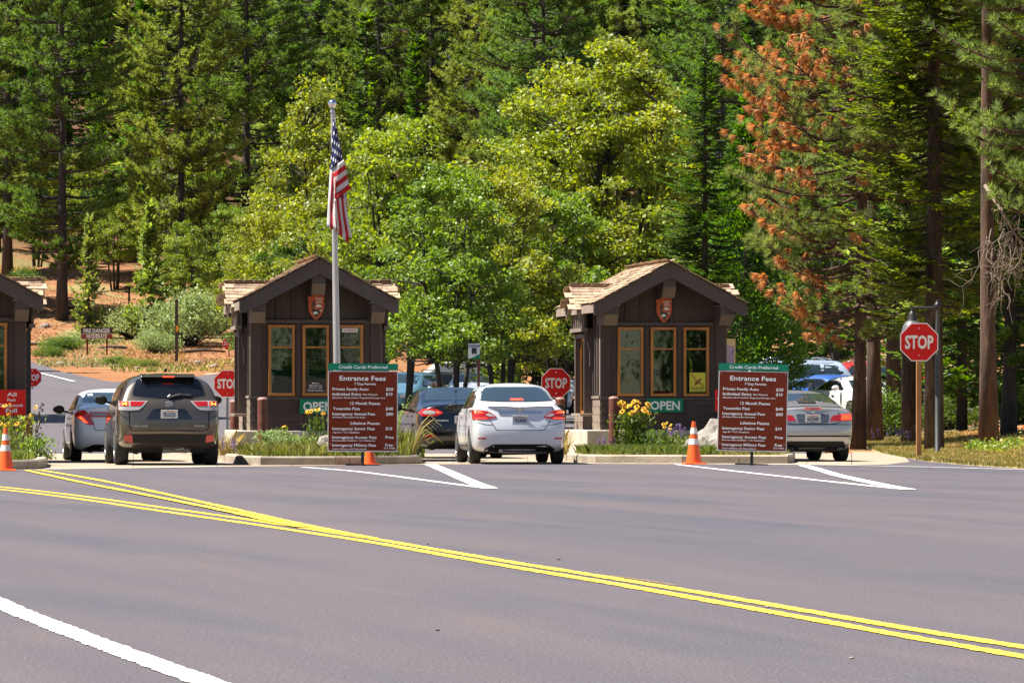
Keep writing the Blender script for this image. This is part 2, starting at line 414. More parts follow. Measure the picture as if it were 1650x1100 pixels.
# concrete lane aprons: joints are real gaps between slabs
def slab(name, pts, z=.006, th=.006, mt=M_conc, parent=None, lab=None):
    mb = MB(); mb.prism([(p[0], p[1]) for p in pts], z - th, z, ax='z'); o = mb.build(name, mt, parent)
    if lab: o['label'] = lab
    return o
near = lambda p: G(p, np.interp(p, [-700, 60, 400, 690, 920, 1280, 1400, 1700], [768, 757, 751.5, 748.3, 747, 748.6, 749.5, 757]))
apron = bpy.data.objects.new('concrete_apron', None); COL.objects.link(apron); tag(apron, 'beige concrete lane apron beside the booths', kind='structure')
edges_px = [-640, -420, -200, -60, 80, 215, 350, 470, 600, 730, 850, 960, 1080, 1200, 1300, 1372]
for a, b in zip(edges_px[:-1], edges_px[1:]):
    A, B = near(a), near(b); 
    for (f0, f1) in ((0, .48), (.485, 1)):
        ya, yb = A.y, B.y; yf = 127.5
        def q(px, yy, t): Y = yy + (yf - yy) * t; return Vector(((px - 825) / FPX * Y, Y))
        slab('slab', [q(a + .4, ya, f0), q(b - .4, yb, f0), q(b - .4, yb, f1), q(a + .4, ya, f1)], parent=apron)
# concrete wedge by the verge, right of the exit lane
pts = [G(1373, 749.3), G(1430, 748.5), G(1466, 744.0), G(1459, 737.6), G(1415, 729), G(1380, 722.6), G(1373, 722)]
slab('slab', pts, parent=apron)

# road markings, real widths
M_yel = mat('yellow_paint', (.80, .50, .03), .6, var=.1, vscale=6, dirt=((.22, .16, .07), 4.5, .75))
M_whi = mat('white_paint', (.80, .77, .70), .6, var=.08, vscale=6, dirt=((.25, .22, .20), 4.5, .7))
M_old = mat('worn_yellow_paint', (.17, .115, .06), .7, var=.25, vscale=2, dirt=((.085, .075, .075), 1.2, 1.0))
def spl(pts, n=12):
    pts = [Vector(p) for p in pts]; out = []
    for i in range(len(pts) - 1):
        p0 = pts[max(i - 1, 0)]; p1 = pts[i]; p2 = pts[i + 1]; p3 = pts[min(i + 2, len(pts) - 1)]
        for j in range(n):
            t = j / n; out.append(.5 * ((2 * p1) + (-p0 + p2) * t + (2 * p0 - 5 * p1 + 4 * p2 - p3) * t * t + (-p0 + 3 * p1 - 3 * p2 + p3) * t ** 3))
    out.append(pts[-1]); return out
def ribbon(name, px, width, material, z, lab, onT=False, jitter=.009):
    pts = [G(*p) for p in px] if not onT else [Vector(p) for p in px]
    c = spl(pts, 30); vs = []; fs = []
    for i, p in enumerate(c):
        d = c[min(i + 1, len(c) - 1)] - c[max(i - 1, 0)]; d.z = 0; d.normalize(); nrm = Vector((-d.y, d.x, 0))
        for s in (-1, 1):
            q = p + nrm * (s * (width / 2 + random.uniform(-jitter, jitter))); q.z = z if not onT else Ts(q.x, q.y) + z; vs.append(q)
    for i in range(len(c) - 1): fs.append((2 * i + 1, 2 * i, 2 * i + 2, 2 * i + 3))
    mb = MB().add(vs, fs); me = bpy.data.meshes.new(name); me.from_pydata(mb.v, [], mb.f); me.materials.append(material); me.update()
    o = link(name, me); o['kind'] = 'structure'; o['label'] = lab; return o
upA = [(62, 757.3), (150, 772), (260, 795), (390, 824), (465, 841), (540, 856.5), (600, 868)]
upB = [(42, 758), (125, 776.5), (250, 801), (375, 826.5), (440, 841), (485, 850.3)]
loC = [(-120, 775), (0, 784.5), (125, 798.5), (250, 816), (375, 833.5), (450, 844.5), (600, 868), (700, 885), (825, 906), (1000, 934), (1175, 963), (1325, 989), (1475, 1015), (1650, 1043), (1800, 1068), (1980, 1098)]
loD = [(-120, 779), (0, 788.5), (125, 803.5), (250, 822), (375, 840), (450, 851), (600, 874), (700, 891.5), (825, 913.5), (1000, 942.5), (1175, 974), (1325, 1001), (1475, 1028), (1650, 1058.5), (1800, 1085), (1980, 1116)]
ribbon('yellow_line', upA, .105, M_yel, .0085, 'upper line of the double yellow pair that splits off towards the left booth lane')
ribbon('yellow_line', upB, .105, M_yel, .0125, 'lower line of the double yellow pair that splits off towards the left booth lane')
ribbon('yellow_line', loC, .105, M_yel, .0045, 'upper line of the main double yellow centre pair')
ribbon('yellow_line', loD, .105, M_yel, .0045, 'lower line of the main double yellow centre pair')
ribbon('faded_line', [(985, 927.5), (1040, 935), (1090, 943.5)], .045, M_old, .0035, 'faded remains of an older yellow line above the centre pair')
ribbon('white_line', [(-160, 895), (0, 972), (100, 1013), (200, 1051), (300, 1087), (420, 1130)], .145, M_whi, .0045, 'broad white edge line in the lower left of the road')
ribbon('white_line', [(487, 752.5), (560, 758), (620, 765), (700, 775.5), (789, 787)], .12, M_whi, .0045, 'thin white line of the chevron in front of the middle booth')
ribbon('white_line', [(693, 748.5), (712, 756), (735, 766), (765, 779), (789, 787)], .22, M_whi, .0085, 'thick white line of the chevron beside the silver sedan')
ribbon('white_line', [(1090, 748), (1150, 755), (1225, 763.5), (1350, 777), (1464, 789)], .12, M_whi, .0045, 'thin white line of the chevron in front of the right booth')
ribbon('white_line', [(1294, 749.5), (1320, 757), (1355, 767), (1415, 780), (1464, 789)], .2, M_whi, .0085, 'thick white line of the chevron near the convertible')
ribbon('white_line', [(900, 746.5), (1080, 747.3), (1280, 749), (1480, 753), (1650, 757.5), (1800, 762)], .12, M_whi, .0165, 'white edge line along the right verge')
ribbon('white_line', [(80, 756), (215, 754.6), (360, 752)], .10, M_whi, .0165, 'white stop line under the dark sport utility vehicle')
ribbon('worn_line', [(610, 752.5), (650, 755), (705, 760)], .035, M_old, .0045, 'faint thin worn line beside the middle island')
def TP(px, Y): X = (px - 825) / FPX * Y; return (X, Y, 0)
ribbon('white_line', [TP(66, 211), TP(92, 203), TP(120, 195)], .14, M_whi, .06, 'white line on the climbing road above the white sedan', onT=True)
ribbon('white_line', [TP(330, 209), TP(362, 211.5), TP(400, 213)], .14, M_whi, .06, 'white line on the far road beside the left stop sign', onT=True)
ribbon('white_line', [TP(340, 132), TP(372, 136), TP(420, 144)], .1, M_whi, .06, 'white line on the road behind the middle booth', onT=True)
# ------------------------------------------------------------------ traffic islands
M_soil = mat('island_soil', (.20, .155, .085), .95, var=.35, vscale=3, bump=.6, bscale=20, dirt=((.13, .15, .05), 1.6, .8))
YAW = R(7.5)
def island(fr_px, depth, lab, joints):
    """fr_px: near edge from left to right in photo pixels on the road"""
    near_ = [G(*p) for p in fr_px]
    d = Vector((-math.sin(YAW), math.cos(YAW), 0)) * depth
    ring = near_ + [near_[-1] + d, near_[0] + d]
    root = bpy.data.objects.new('traffic_island', None); COL.objects.link(root); tag(root, lab, kind='structure')
    ctr = sum(ring, Vector()) / len(ring)
    # kerb pieces
    n = len(ring); H = .165; Wd = .17
    def inner(i):
        p = ring[i]; a = (ring[i] - ring[i - 1]).normalized(); b = (ring[(i + 1) % n] - ring[i]).normalized()
        na = Vector((-a.y, a.x, 0)); nb = Vector((-b.y, b.x, 0)); m = (na + nb); m.normalize(); k = Wd / max(.3, m.dot(na)); return p + m * k
    inn = [inner(i) for i in range(n)]
    for i in range(n):
        a, b, c, e = ring[i], ring[(i + 1) % n], inn[(i + 1) % n], inn[i]
        L = (b - a).length; k = max(1, round(L / 2.4))
        for j in range(k):
            g = .006 / L
            t0, t1 = j / k + g, (j + 1) / k - g
            q = [a.lerp(b, t0), a.lerp(b, t1), e.lerp(c, t1), e.lerp(c, t0)]
            cc = sum(q, Vector()) / 4
            mb = MB()
            lo = [(p.x, p.y, -.02) for p in q]; mi = [(p.x, p.y, H - .03) for p in q]
            hi = [(p.x + (cc.x - p.x) * 0.0, p.y, H) for p in q]
            bev = .025; dirv = (e - a).normalized()
            hi = [(q[0].x + dirv.x * bev, q[0].y + dirv.y * bev, H), (q[1].x + dirv.x * bev, q[1].y + dirv.y * bev, H), (q[2].x, q[2].y, H), (q[3].x, q[3].y, H)]
            vs = lo + mi + hi
            fs = [(3, 2, 1, 0), (8, 9, 10, 11)]
            for r0 in (0, 4):
                for s in range(4): fs.append((r0 + s, r0 + (s + 1) % 4, r0 + 4 + (s + 1) % 4, r0 + 4 + s))
            mb.add(vs, fs); mb.build('kerb_stone', M_curb, root)
    mb = MB(); mb.prism([(p.x, p.y) for p in inn], -.02, H - .03, ax='z'); mb.build('planting_bed', M_soil, root)
    return root, inn
ISL_R, inn_R = island([(908, 738), (913, 742.5), (925, 745.3), (960, 746.3), (1100, 746.8), (1270, 746.8), (1279, 745.5), (1281, 742)], 15, 'kerbed island carrying the right booth', 0)
ISL_M, inn_M = island([(352, 739), (362, 744.5), (384, 748), (420, 749.4), (540, 749.3), (670, 747.8), (680, 745.5), (681, 741)], 15, 'kerbed island carrying the middle booth', 0)
ISL_L, inn_L = island([(-300, 760), (-150, 758.5), (0, 757.3), (60, 756), (74, 753.5), (77, 749)], 15, 'kerbed island carrying the left booth', 0)

# ------------------------------------------------------------------ entrance booths
M_wall = mat('brown_stained_wood', (.062, .041, .034), .8, var=.16, vscale=3, stretch=(1, 1, .3), bump=.25, bscale=30, rand=.1)
M_fas = mat('brown_painted_fascia', (.078, .056, .05), .7, var=.12, vscale=2.5, bump=.15, bscale=22)
M_tan = mat('sunlit_tan_boards', (.23, .175, .13), .8, var=.2, vscale=4, bump=.3, bscale=30, rand=.12)  # sunlight on the side boards put into a paler colour than the front wall
M_beam = mat('beam_bounce_tone', (.13, .10, .08), .7, var=.15, vscale=3)  # light bounced up from the ground, put into a paler beam colour
M_shin = mat('cedar_shingle', (.36, .245, .155), .85, var=.25, vscale=7, stretch=(1, 1, 1), bump=.5, bscale=35, rand=.34)
M_frame = mat('orange_wood_frame', (.42, .155, .022), .5, var=.25, vscale=6, stretch=(1, 1, .3), coat=.15)
M_dark = mat('dark_interior', (.045, .04, .036), .8, var=.2, vscale=4)
M_inner = mat('booth_inside_wall', (.10, .085, .06), .8, var=.2, vscale=2)
M_found = mat('foundation_concrete', (.50, .43, .34), .85, var=.12, vscale=2.5, bump=.4, bscale=30, dirt=((.25, .2, .15), 2, .6))
M_blind = mat('blind_slats', (.42, .42, .38), .5)
M_black = mat('black_metal', (.015, .014, .014), .45)
M_white = mat('white_print', (.80, .80, .77), .5)
M_green = mat('green_sign', (.008, .20, .11), .5, spec=.2, var=.08, vscale=4)
M_red = mat('red_sign', (.66, .016, .014), .5, spec=.2, var=.08, vscale=3)
M_brownsign = mat('brown_sign', (.16, .026, .010), .6, var=.12, vscale=3, spec=.12)
M_yellow = mat('yellow_card', (.65, .55, .04), .6)
M_paper = mat('white_paper', (.75, .72, .70), .7)

def glass_mat(name, tint=(.55, .6, .52), refl=.045):
    m = bpy.data.materials.new(name); m.use_nodes = True; n = m.node_tree.nodes; l = m.node_tree.links
    n.remove(n['Principled BSDF']); out = n['Material Output']
    t = n.new('ShaderNodeBsdfTransparent'); t.inputs[0].default_value = (*tint, 1)
    g = n.new('ShaderNodeBsdfGlossy'); g.inputs['Roughness'].default_value = .02; g.inputs[0].default_value = (.75, .8, .72, 1)
    lw = n.new('ShaderNodeLayerWeight'); lw.inputs[0].default_value = .35
    mr = n.new('ShaderNodeMapRange'); mr.inputs['To Min'].default_value = refl; mr.inputs['To Max'].default_value = 1; l.new(lw.outputs['Fresnel'], mr.inputs[0])
    tc = n.new('ShaderNodeTexCoord'); nz = n.new('ShaderNodeTexNoise'); nz.inputs['Scale'].default_value = 2.2; l.new(tc.outputs['Object'], nz.inputs[0])
    bp = n.new('ShaderNodeBump'); bp.inputs['Strength'].default_value = .10; bp.inputs['Distance'].default_value = .02; l.new(nz.outputs[0], bp.inputs['Height']); l.new(bp.outputs[0], g.inputs['Normal'])
    ms = n.new('ShaderNodeMixShader'); l.new(mr.outputs[0], ms.inputs[0]); l.new(t.outputs[0], ms.inputs[1]); l.new(g.outputs[0], ms.inputs[2]); l.new(ms.outputs[0], out.inputs[0])
    return m
M_glass = glass_mat('window_glass')

SH = {}
def shingle_mesh(k):
    if k not in SH:
        w_ = random.uniform(.17, .25); mb = MB(); L = .26; t = .016
        j = [random.uniform(-.008, .008) for _ in range(4)]
        mb.add([(-w_ / 2, -L, 0), (w_ / 2, -L, 0), (w_ / 2, 0, 0), (-w_ / 2, 0, 0), (-w_ / 2, -L + j[0], t), (w_ / 2, -L + j[1], t), (w_ / 2, 0, .004), (-w_ / 2, 0, .004)],
               [(3, 2, 1, 0), (4, 5, 6, 7), (0, 1, 5, 4), (1, 2, 6, 5), (2, 3, 7, 6), (3, 0, 4, 7)])
        SH[k] = (mb.mesh('shingle', M_shin), w_)
    return SH[k]
for k in range(8): shingle_mesh(k)

def lay_shingles(parent, O, U, D, len_u, len_d, single, expo=.135, joined=None):
    """O ridge corner, U along the ridge, D down the slope (unit). single(u, d) -> own object?"""
    U = Vector(U).normalized(); D = Vector(D).normalized(); N = D.cross(U); 
    if N.z < 0: N = -N
    rows = int(len_d / expo)
    for r in range(rows + 1):
        d = min(len_d + .03, (r + 1) * expo + .0); u = random.uniform(-.12, 0)
        while u < len_u:
            k = random.randrange(8); me, w_ = SH[k]
            c = u + w_ / 2; lift = .012 + (random.random() < .10) * .012 + random.uniform(0, .004)
            if u + w_ * .5 > len_u + .05: break
            jj = random.uniform(-.012, .012); x = Vector(O) + U * c + D * (d + jj - .26) + N * lift
            # shingle local: x along U, -y down slope, z normal; tilt so butt end is proud
            Y_ = -D; tilt = .055
            Yt = (Y_ * math.cos(tilt) - N * math.sin(tilt)).normalized(); Xt = U if U.cross(Yt).dot(N) > 0 else -U; Nt = Xt.cross(Yt)
            Mx = Matrix((Xt, Yt, Nt)).transposed()
            if single(u, d):
                o = link('shingle', me, parent); o.matrix_local = Matrix.Translation(x) @ Mx.to_4x4()
            else:
                b = len(joined.v)
                joined.add([x + Mx @ v.co for v in me.vertices], [list(p.vertices) for p in me.polygons])
            u += w_ + .006
    return

L_B = 3.6; HW = 1.25; ZI = .165
def arrowhead(parent):
    e = MB()
    out = [(0, .24), (.055, .238), (.10, .21), (.145, .235), (.165, .13), (.135, .125), (.16, .06), (.148, -.04), (.12, -.12), (.075, -.19), (.025, -.24), (0, -.255), (-.025, -.24), (-.08, -.19), (-.125, -.12), (-.15, -.04), (-.158, .06), (-.135, .125), (-.168, .13), (-.15, .215), (-.10, .20), (-.055, .232)]
    e.prism(out, -.03, 0); em = e.build('emblem', mat('emblem_rust', (.50, .085, .02), .5), parent)
    inner = [(x * .8, z * .82) for x, z in out]
    m2 = MB()
    # green field at the foot, white mountain and snow, white bison, dark tree, white letters
    M_g = mat('emblem_green', (.02, .045, .02), .5); M_w = M_white
    a = MB(); a.prism([(-.095, -.02), (-.02, -.055), (.05, -.06), (.095, -.03), (.06, -.13), (0, -.215), (-.055, -.13)], -.034, -.0302); a.build('emblem_meadow', M_g, em)
    a = MB(); a.prism([(-.02, .0), (.03, .055), (.06, .035), (.075, .045), (.115, .005), (.08, -.01), (.06, .005), (.03, -.012), (.01, .005)], -.035, -.0302); a.build('emblem_mountain', M_w, em)
    a = MB(); a.prism([(-.075, -.045), (-.06, -.08), (-.058, .02), (-.09, .0), (-.07, .04), (-.085, .045), (-.06, .09), (-.072, .09), (-.05, .14), (-.028, .09), (-.04, .09), (-.02, .045), (-.03, .04), (-.015, 0), (-.045, .02), (-.04, -.08), (-.03, -.045)][::1], -.036, -.0302); a.build('emblem_tree', M_g, em)
    a = MB(); a.prism([(-.06, -.13), (-.05, -.10), (-.02, -.085), (.02, -.095), (.035, -.12), (.02, -.145), (.005, -.13), (-.02, -.14), (-.04, -.15)], -.0365, -.0302); a.prism([(.06, -.07), (.10, -.055), (.115, -.075), (.08, -.085)], -.0365, -.0302); a.build('emblem_bison', M_w, em)
    text_obj([('NATIONAL', -.02, .13, .145, .03), ('PARK', .01, .10, .108, .026), ('SERVICE', .0, .11, .072, .026)], 'emblem_lettering', M_w, em, y=-.031, bold=.02)
    em.location = (0, -.062, 2.985)
    return em

def window(parent, x, z0, z1, wd, blind):
    fr = MB(); t = .055; y0, y1 = -.055, .02; zm = z0 + (z1 - z0) * .685
    fr.box((x - wd / 2 + t / 2, (y0 + y1) / 2, (z0 + z1) / 2), (t, y1 - y0, z1 - z0 - .002))
    fr.box((x + wd / 2 - t / 2, (y0 + y1) / 2, (z0 + z1) / 2), (t, y1 - y0, z1 - z0 - .002))
    for z, h, dy in ((z0 + t / 2, t, .004), (z1 - t / 2, t, .004), (zm, .034, 0)):
        fr.box((x, (y0 + y1) / 2 - dy, z), (wd - 2 * t - .001 if h < .05 else wd + .012, y1 - y0, h))
    f = fr.build('window', M_frame, parent, bevel=.004)
    for a, b in ((z0 + t, zm - .017), (zm + .017, z1 - t)):
        g = MB(); g.box((x, -.012 if a < zm - .2 else -.02, (a + b) / 2), (wd - 2 * t, .006, b - a)); g.build('pane', M_glass, f)
    if blind:
        bl = MB(); z = z1 - t - .02; zb = z0 + t + (.0 if blind == 1 else .45)
        while z > z0 + .07:
            bl.add([(x - wd / 2 + t, .025, z), (x + wd / 2 - t, .025, z), (x + wd / 2 - t, .05, z - .016), (x - wd / 2 + t, .05, z - .016)], [(0, 1, 2, 3)]); z -= .036
        bl.build('blind', M_blind, f)
    return f

def make_booth(loc, label, blinds, yaw):
    b = thing('entrance_booth', label, 'booth', loc, yaw, 'entrance booths in a row')
    # foundation
    m = MB(); m.box((-.09, L_B / 2 + .05, .32), (2 * HW + .42, L_B + .26, .56)); m.build('foundation', M_found, b, bevel=.02)
    zF = .60
    # front and back wall pieces
    wcs = (-.667, -.006, .655); ww = .52; z0, z1 = 1.27, 2.64
    def wallpanel(x0, x1, za, zb, y=.0, mt=M_wall): 
        m = MB(); m.box(((x0 + x1) / 2, y + .06, (za + zb) / 2), (x1 - x0, .12, zb - za)); return m
    m = MB(); cuts = [-HW] + [c for x in wcs for c in (x - ww / 2, x + ww / 2)] + [HW]
    for i in range(0, len(cuts), 2): m.box(((cuts[i] + cuts[i + 1]) / 2, .06, (z0 + z1) / 2), (cuts[i + 1] - cuts[i], .12, z1 - z0))
    m.box((0, .06, (z1 + 2.72) / 2), (2 * HW, .12, 2.72 - z1))
    ztop = lambda x: 3.90 - .535 * abs(x) - .13
    m.prism([(-HW, 2.72), (HW, 2.72), (HW, ztop(HW)), (0, ztop(0)), (-HW, ztop(HW))], 0, .12)
    m.build('front_wall', M_wall, b)
    # lower boards
    nb = 4; hb = (z0 - zF) / nb
    for k in range(nb):
        q = MB(); zz = zF + k * hb; q.add([(-HW, -.022, zz + .002), (HW, -.022, zz + .002), (HW, -.006, zz + hb), (-HW, -.006, zz + hb), (-HW, .12, zz + .002), (HW, .12, zz + .002), (HW, .12, zz + hb), (-HW, .12, zz + hb)],
            [(0, 1, 2, 3), (7, 6, 5, 4), (1, 0, 4, 5), (3, 2, 6, 7), (0, 3, 7, 4), (2, 1, 5, 6)]); q.build('lap_board', M_wall, b)
    # gable battens, belt trim, sill trim, corner boards, mullions
    x = -1.05
    while x < 1.1:
        q = MB(); q.box((x, -.013, (2.75 + ztop(x)) / 2), (.045, .022, ztop(x) - 2.75)); q.build('batten', M_wall, b); x += .30
    for z, h, d in ((2.705, .07, .05), (1.225, .05, .045)):
        q = MB(); q.box((0, -d / 2 - .001, z), (2 * HW + .04, d, h)); q.build('trim_board', M_fas, b, bevel=.004)
    for s in (-1, 1):
        q = MB(); q.box((s * (HW - .09), -.016, (1.25 + 2.67) / 2), (.2, .028, 1.41)); q.build('corner_board', M_wall, b)
    for xx in (-.336, .325):
        q = MB(); q.box((xx, -.014, (1.25 + 2.67) / 2), (.10, .026, 1.41)); q.build('mullion', M_wall, b)
    m = MB(); m.box((0, L_B - .06, (zF + 2.9) / 2), (2 * HW - .3, .1, 2.9 - zF)); m.prism([(-HW, 2.4), (HW, 2.4), (HW, ztop(HW)), (0, ztop(0)), (-HW, ztop(HW))], L_B - .12, L_B - .005); m.build('back_wall', M_inner, b)
    m = MB(); m.box((0, L_B / 2, zF - .0), (2 * HW - .28, L_B - .3, .04)); m.box((0, L_B / 2, 2.86), (2 * HW - .3, L_B - .3, .03)); m.build('floor_and_ceiling', M_inner, b)
    # counter and equipment seen through the glass
    m = MB(); m.box((.1, 1.6, 1.25), (1.6, .5, .06)); m.box((-.5, 1.6, 1.45), (.3, .25, .34)); m.box((.45, 2.6, 1.7), (.5, .3, .9)); m.build('counter', mat('counter_grey', (.14, .13, .12), .6), b)
    for i, x in enumerate(wcs): window(b, x, z0, z1, ww - .006, blinds[i])
    # side walls
    for s in (-1, 1):
        xw = s * HW; xi = s * (HW - .10)
        m = MB()
        def sb(y0, y1, za, zb, out=0, th=.10): m.box((s * (HW - th / 2 + out), (y0 + y1) / 2, (za + zb) / 2), (th, y1 - y0, zb - za))
        sb(.12, 1.05, 1.22, 3.22); sb(2.35, L_B - .12, 1.22, 3.22); sb(1.05, 2.35, 2.55, 3.22); sb(.12, 1.05, zF, 1.22); sb(2.35, L_B - .12, zF, 1.22); sb(1.05, 2.35, zF, .95)
        m.build('side_wall', M_wall, b)
        for k in range(4):
            for (ya, yb) in ((.0, 1.02), (2.38, L_B - .01)):
                q = MB(); zz = zF + k * .155; q.box((s * (HW + .014), (ya + yb) / 2, zz + .075), (.026, yb - ya, .147), rot=Matrix.Rotation(s * .07, 3, 'Y')); q.build('lap_board', M_tan, b)
        for (ya, yb) in ((.0, 1.02), (2.38, L_B - .01)):
            q = MB(); q.box((s * (HW + .02), (ya + yb) / 2, 1.25), (.06, yb - ya, .05)); q.build('trim_board', M_tan, b)
        for y in (.05, .38, .70, .98, 2.42, 2.75, 3.1, 3.52):
            q = MB(); q.box((s * (HW + .013), y, (1.28 + 3.0) / 2), (.024, .06 if .1 < y < 3.4 else .1, 3.0 - 1.28)); q.build('batten', M_tan if y < .1 else M_fas, b)
        # service window bay
        bay = MB(); bx = s * (HW + .09)
        for y in (1.09, 2.31): bay.box((bx, y, 1.68), (.2, .08, 1.56))
        bay.box((bx, 1.70, 2.48), (.2, 1.14, .08)); bay.build('service_window', M_fas, b)
        q = MB(); q.box((s * (HW + .12), 1.7, .90), (.3, 1.36, .055)); q.build('service_shelf', M_tan, b, bevel=.008)
        q = MB(); 
        for y in (1.17, 1.68, 2.24): q.box((s * (HW + .06), y, 1.69), (.05, .05, 1.46))
        q.box((s * (HW + .061), 1.70, 2.41), (.05, 1.0, .05)); q.box((s * (HW + .061), 1.70, .955), (.05, 1.0, .05)); q.build('service_frame', M_frame, b)
        g = MB(); g.box((s * (HW + .06), 1.95, 1.7), (.01, .5, 1.4)); g.build('pane', M_glass, b)
        for y in (.98, 2.42):
            q = MB(); q.bar((s * (HW + .03), y, 2.10), (s * 1.42, y, 2.58), .07, .08); q.box((s * (HW + .05), y, 2.25), (.08, .08, .75)); q.build('knee_brace', M_fas, b)
        # cross gable over the service window
        yc = 1.72; hs = .92; sl = .53; zr = 3.47
        x0, x1 = .6, 1.60
        m = MB()
        for t_ in (-1, 1):
            m.add([(s * x0, yc, zr), (s * x1, yc, zr), (s * x1, yc + t_ * hs, zr - sl * hs), (s * x0, yc + t_ * hs, zr - sl * hs),
                   (s * x0, yc, zr - .06), (s * x1, yc, zr - .06), (s * x1, yc + t_ * hs, zr - sl * hs - .06), (s * x0, yc + t_ * hs, zr - sl * hs - .06)],
                  [(0, 1, 2, 3), (7, 6, 5, 4), (1, 0, 4, 5), (2, 1, 5, 6), (3, 2, 6, 7), (0, 3, 7, 4)])
        m.build('cross_roof', M_fas, b)
        q = MB(); q.prism([(yc - hs + .06, zr - sl * (hs - .06) - .09), (yc, zr - .07), (yc + hs - .06, zr - sl * (hs - .06) - .09), (yc + hs - .06, 2.62), (yc - hs + .06, 2.62)], s * 1.42, s * 1.46, ax='x'); q.build('cross_gable_wall', M_fas, b)
        for j in range(7):
            y = yc - hs + .1 + j * (2 * hs - .2) / 6; zt = zr - sl * abs(y - yc) - .09
            q = MB(); q.box((s * 1.472, y, (2.62 + zt) / 2), (.022, .05, zt - 2.62)); q.build('batten', M_tan, b)
        q = MB(); q.box((s * 1.45, yc, 2.60), (.12, 2 * hs - .06, .07)); q.build('trim_board', M_tan, b)
        q = MB()
        for t_ in (-1, 1): q.bar((s * 1.56, yc, zr - .075), (s * 1.56, yc + t_ * (hs + .01), zr - sl * (hs + .01) - .075), .05, .16)
        q.build('barge_board', M_tan, b)
        J = MB()
        lay_shingles(b, (s * x0, yc, zr + .0), (s, 0, 0), (0, -1, -sl), x1 - x0 + .03, hs * math.hypot(1, sl), lambda u, d: u > .12, joined=J)
        lay_shingles(b, (s * x0, yc, zr + .0), (s, 0, 0), (0, 1, -sl), x1 - x0 + .03, hs * math.hypot(1, sl), lambda u, d: False, joined=J)
        q = MB(); q.bar((s * .7, yc, zr + .03), (s * (x1 + .02), yc, zr + .03), .2, .02)
        q.build('ridge_cap', M_shin, b)
        o = J.build('shingles', mat('cedar_shingles_joined', (.36, .245, .155), .85, island=.34, var=.2, vscale=7, bump=.4) if 'cedar_shingles_joined' not in bpy.data.materials else bpy.data.materials['cedar_shingles_joined'], b); o['kind'] = 'stuff'
    # main roof
    ya, yb = -.86, L_B + .8; hw = 1.51; sl = .535; zr = 3.90
    m = MB()
    for s in (-1, 1):
        m.add([(0, ya, zr), (0, yb, zr), (s * hw, yb, zr - sl * hw), (s * hw, ya, zr - sl * hw), (0, ya, zr - .05), (0, yb, zr - .05), (s * hw, yb, zr - sl * hw - .05), (s * hw, ya, zr - sl * hw - .05)],
              [(0, 1, 2, 3), (7, 6, 5, 4), (1, 0, 4, 5), (2, 1, 5, 6), (3, 2, 6, 7), (0, 3, 7, 4)])
    m.build('roof', M_fas, b)
    for y in (ya - .03, yb + .03):
        for s in (-1, 1):
            q = MB(); h = .285; q.prism([(0, zr + .005), (s * (hw + .02), zr - sl * (hw + .02) + .005), (s * (hw + .02), zr - sl * (hw + .02) - h * .80), (s * (hw - .1), zr - sl * (hw - .1) - h), (0, zr - h - .01)], y - .025, y + .025)
            q.build('barge_board', M_fas, b, bevel=.006)
    for s in (-1, 1):
        q = MB(); q.box((s * (hw + .012), (ya + yb) / 2, zr - sl * hw - .10), (.03, yb - ya, .16)); q.build('eave_board', M_tan, b)
    zb_ = MB()
    for s, xb in ((-1, -1.15), (1, 1.15), (0, 0)):
        zt = 3.045 if s else zr - .31
        q = MB(); q.prism([(.4, zt), (-.80, zt), (-.80, zt - .155), (-.56, zt - .37), (.4, zt - .37)], xb - .13, xb + .13, ax='x')
        q.build('outrigger_beam', M_fas, b, bevel=.006)
        q = MB(); q.prism([(-.8025, zt - .158), (-.5615, zt - .373), (-.5715, zt - .383), (-.8125, zt - .168)], xb - .129, xb + .129, ax='x'); q.build('beam_end_face', M_beam, b)  # chamfer facing that carries the painted bounce light
        q = MB(); q.box((xb, -.45, zt + .012), (.30, .80, .02)); q.build('beam_cap', mat('beam_flashing', (.25, .22, .24), .5) if 'beam_flashing' not in bpy.data.materials else bpy.data.materials['beam_flashing'], b)
    J = MB()
    for s in (-1, 1):
        lay_shingles(b, (0, ya - .06, zr + .0), (0, 1, 0), (s, 0, -sl), yb - ya + .1, hw * math.hypot(1, sl), (lambda u, d: u < 1.05) if s < 0 else (lambda u, d: u < .2), joined=J)
    o = J.build('shingles', bpy.data.materials['cedar_shingles_joined'], b); o['kind'] = 'stuff'
    for k in range(int((yb - ya) / .25)):
        for s in (-1, 1):
            q = MB(); y = ya + k * .25 - .04; q.add([(0, y, zr + .05), (0, y + .24, zr + .04), (s * .14, y + .24, zr - .03), (s * .14, y, zr - .02), (0, y, zr + .03), (0, y + .24, zr + .02), (s * .14, y + .24, zr - .045), (s * .14, y, zr - .035)], [(0, 1, 2, 3), (7, 6, 5, 4), (1, 0, 4, 5), (2, 1, 5, 6), (3, 2, 6, 7), (0, 3, 7, 4)])
            J2 = q.build('ridge_shingle', M_shin, b)
    arrowhead(b)
    return b
def booth_loc(px, Y): return ((px - 825) / FPX * Y, Y, 0)
BR = make_booth(booth_loc(1069, 111), 'brown booth on the right with a yellow card in its right hand window', (0, 0, 0), R(7.5))
BM_ = make_booth(booth_loc(509, 108), 'brown booth in the middle behind the flagpole, with blinds in its windows', (1, 1, 1), R(6.2))
BL = make_booth(booth_loc(-67, 105.3), 'brown booth cut off by the left border of the photo', (0, 0, 0), R(9))

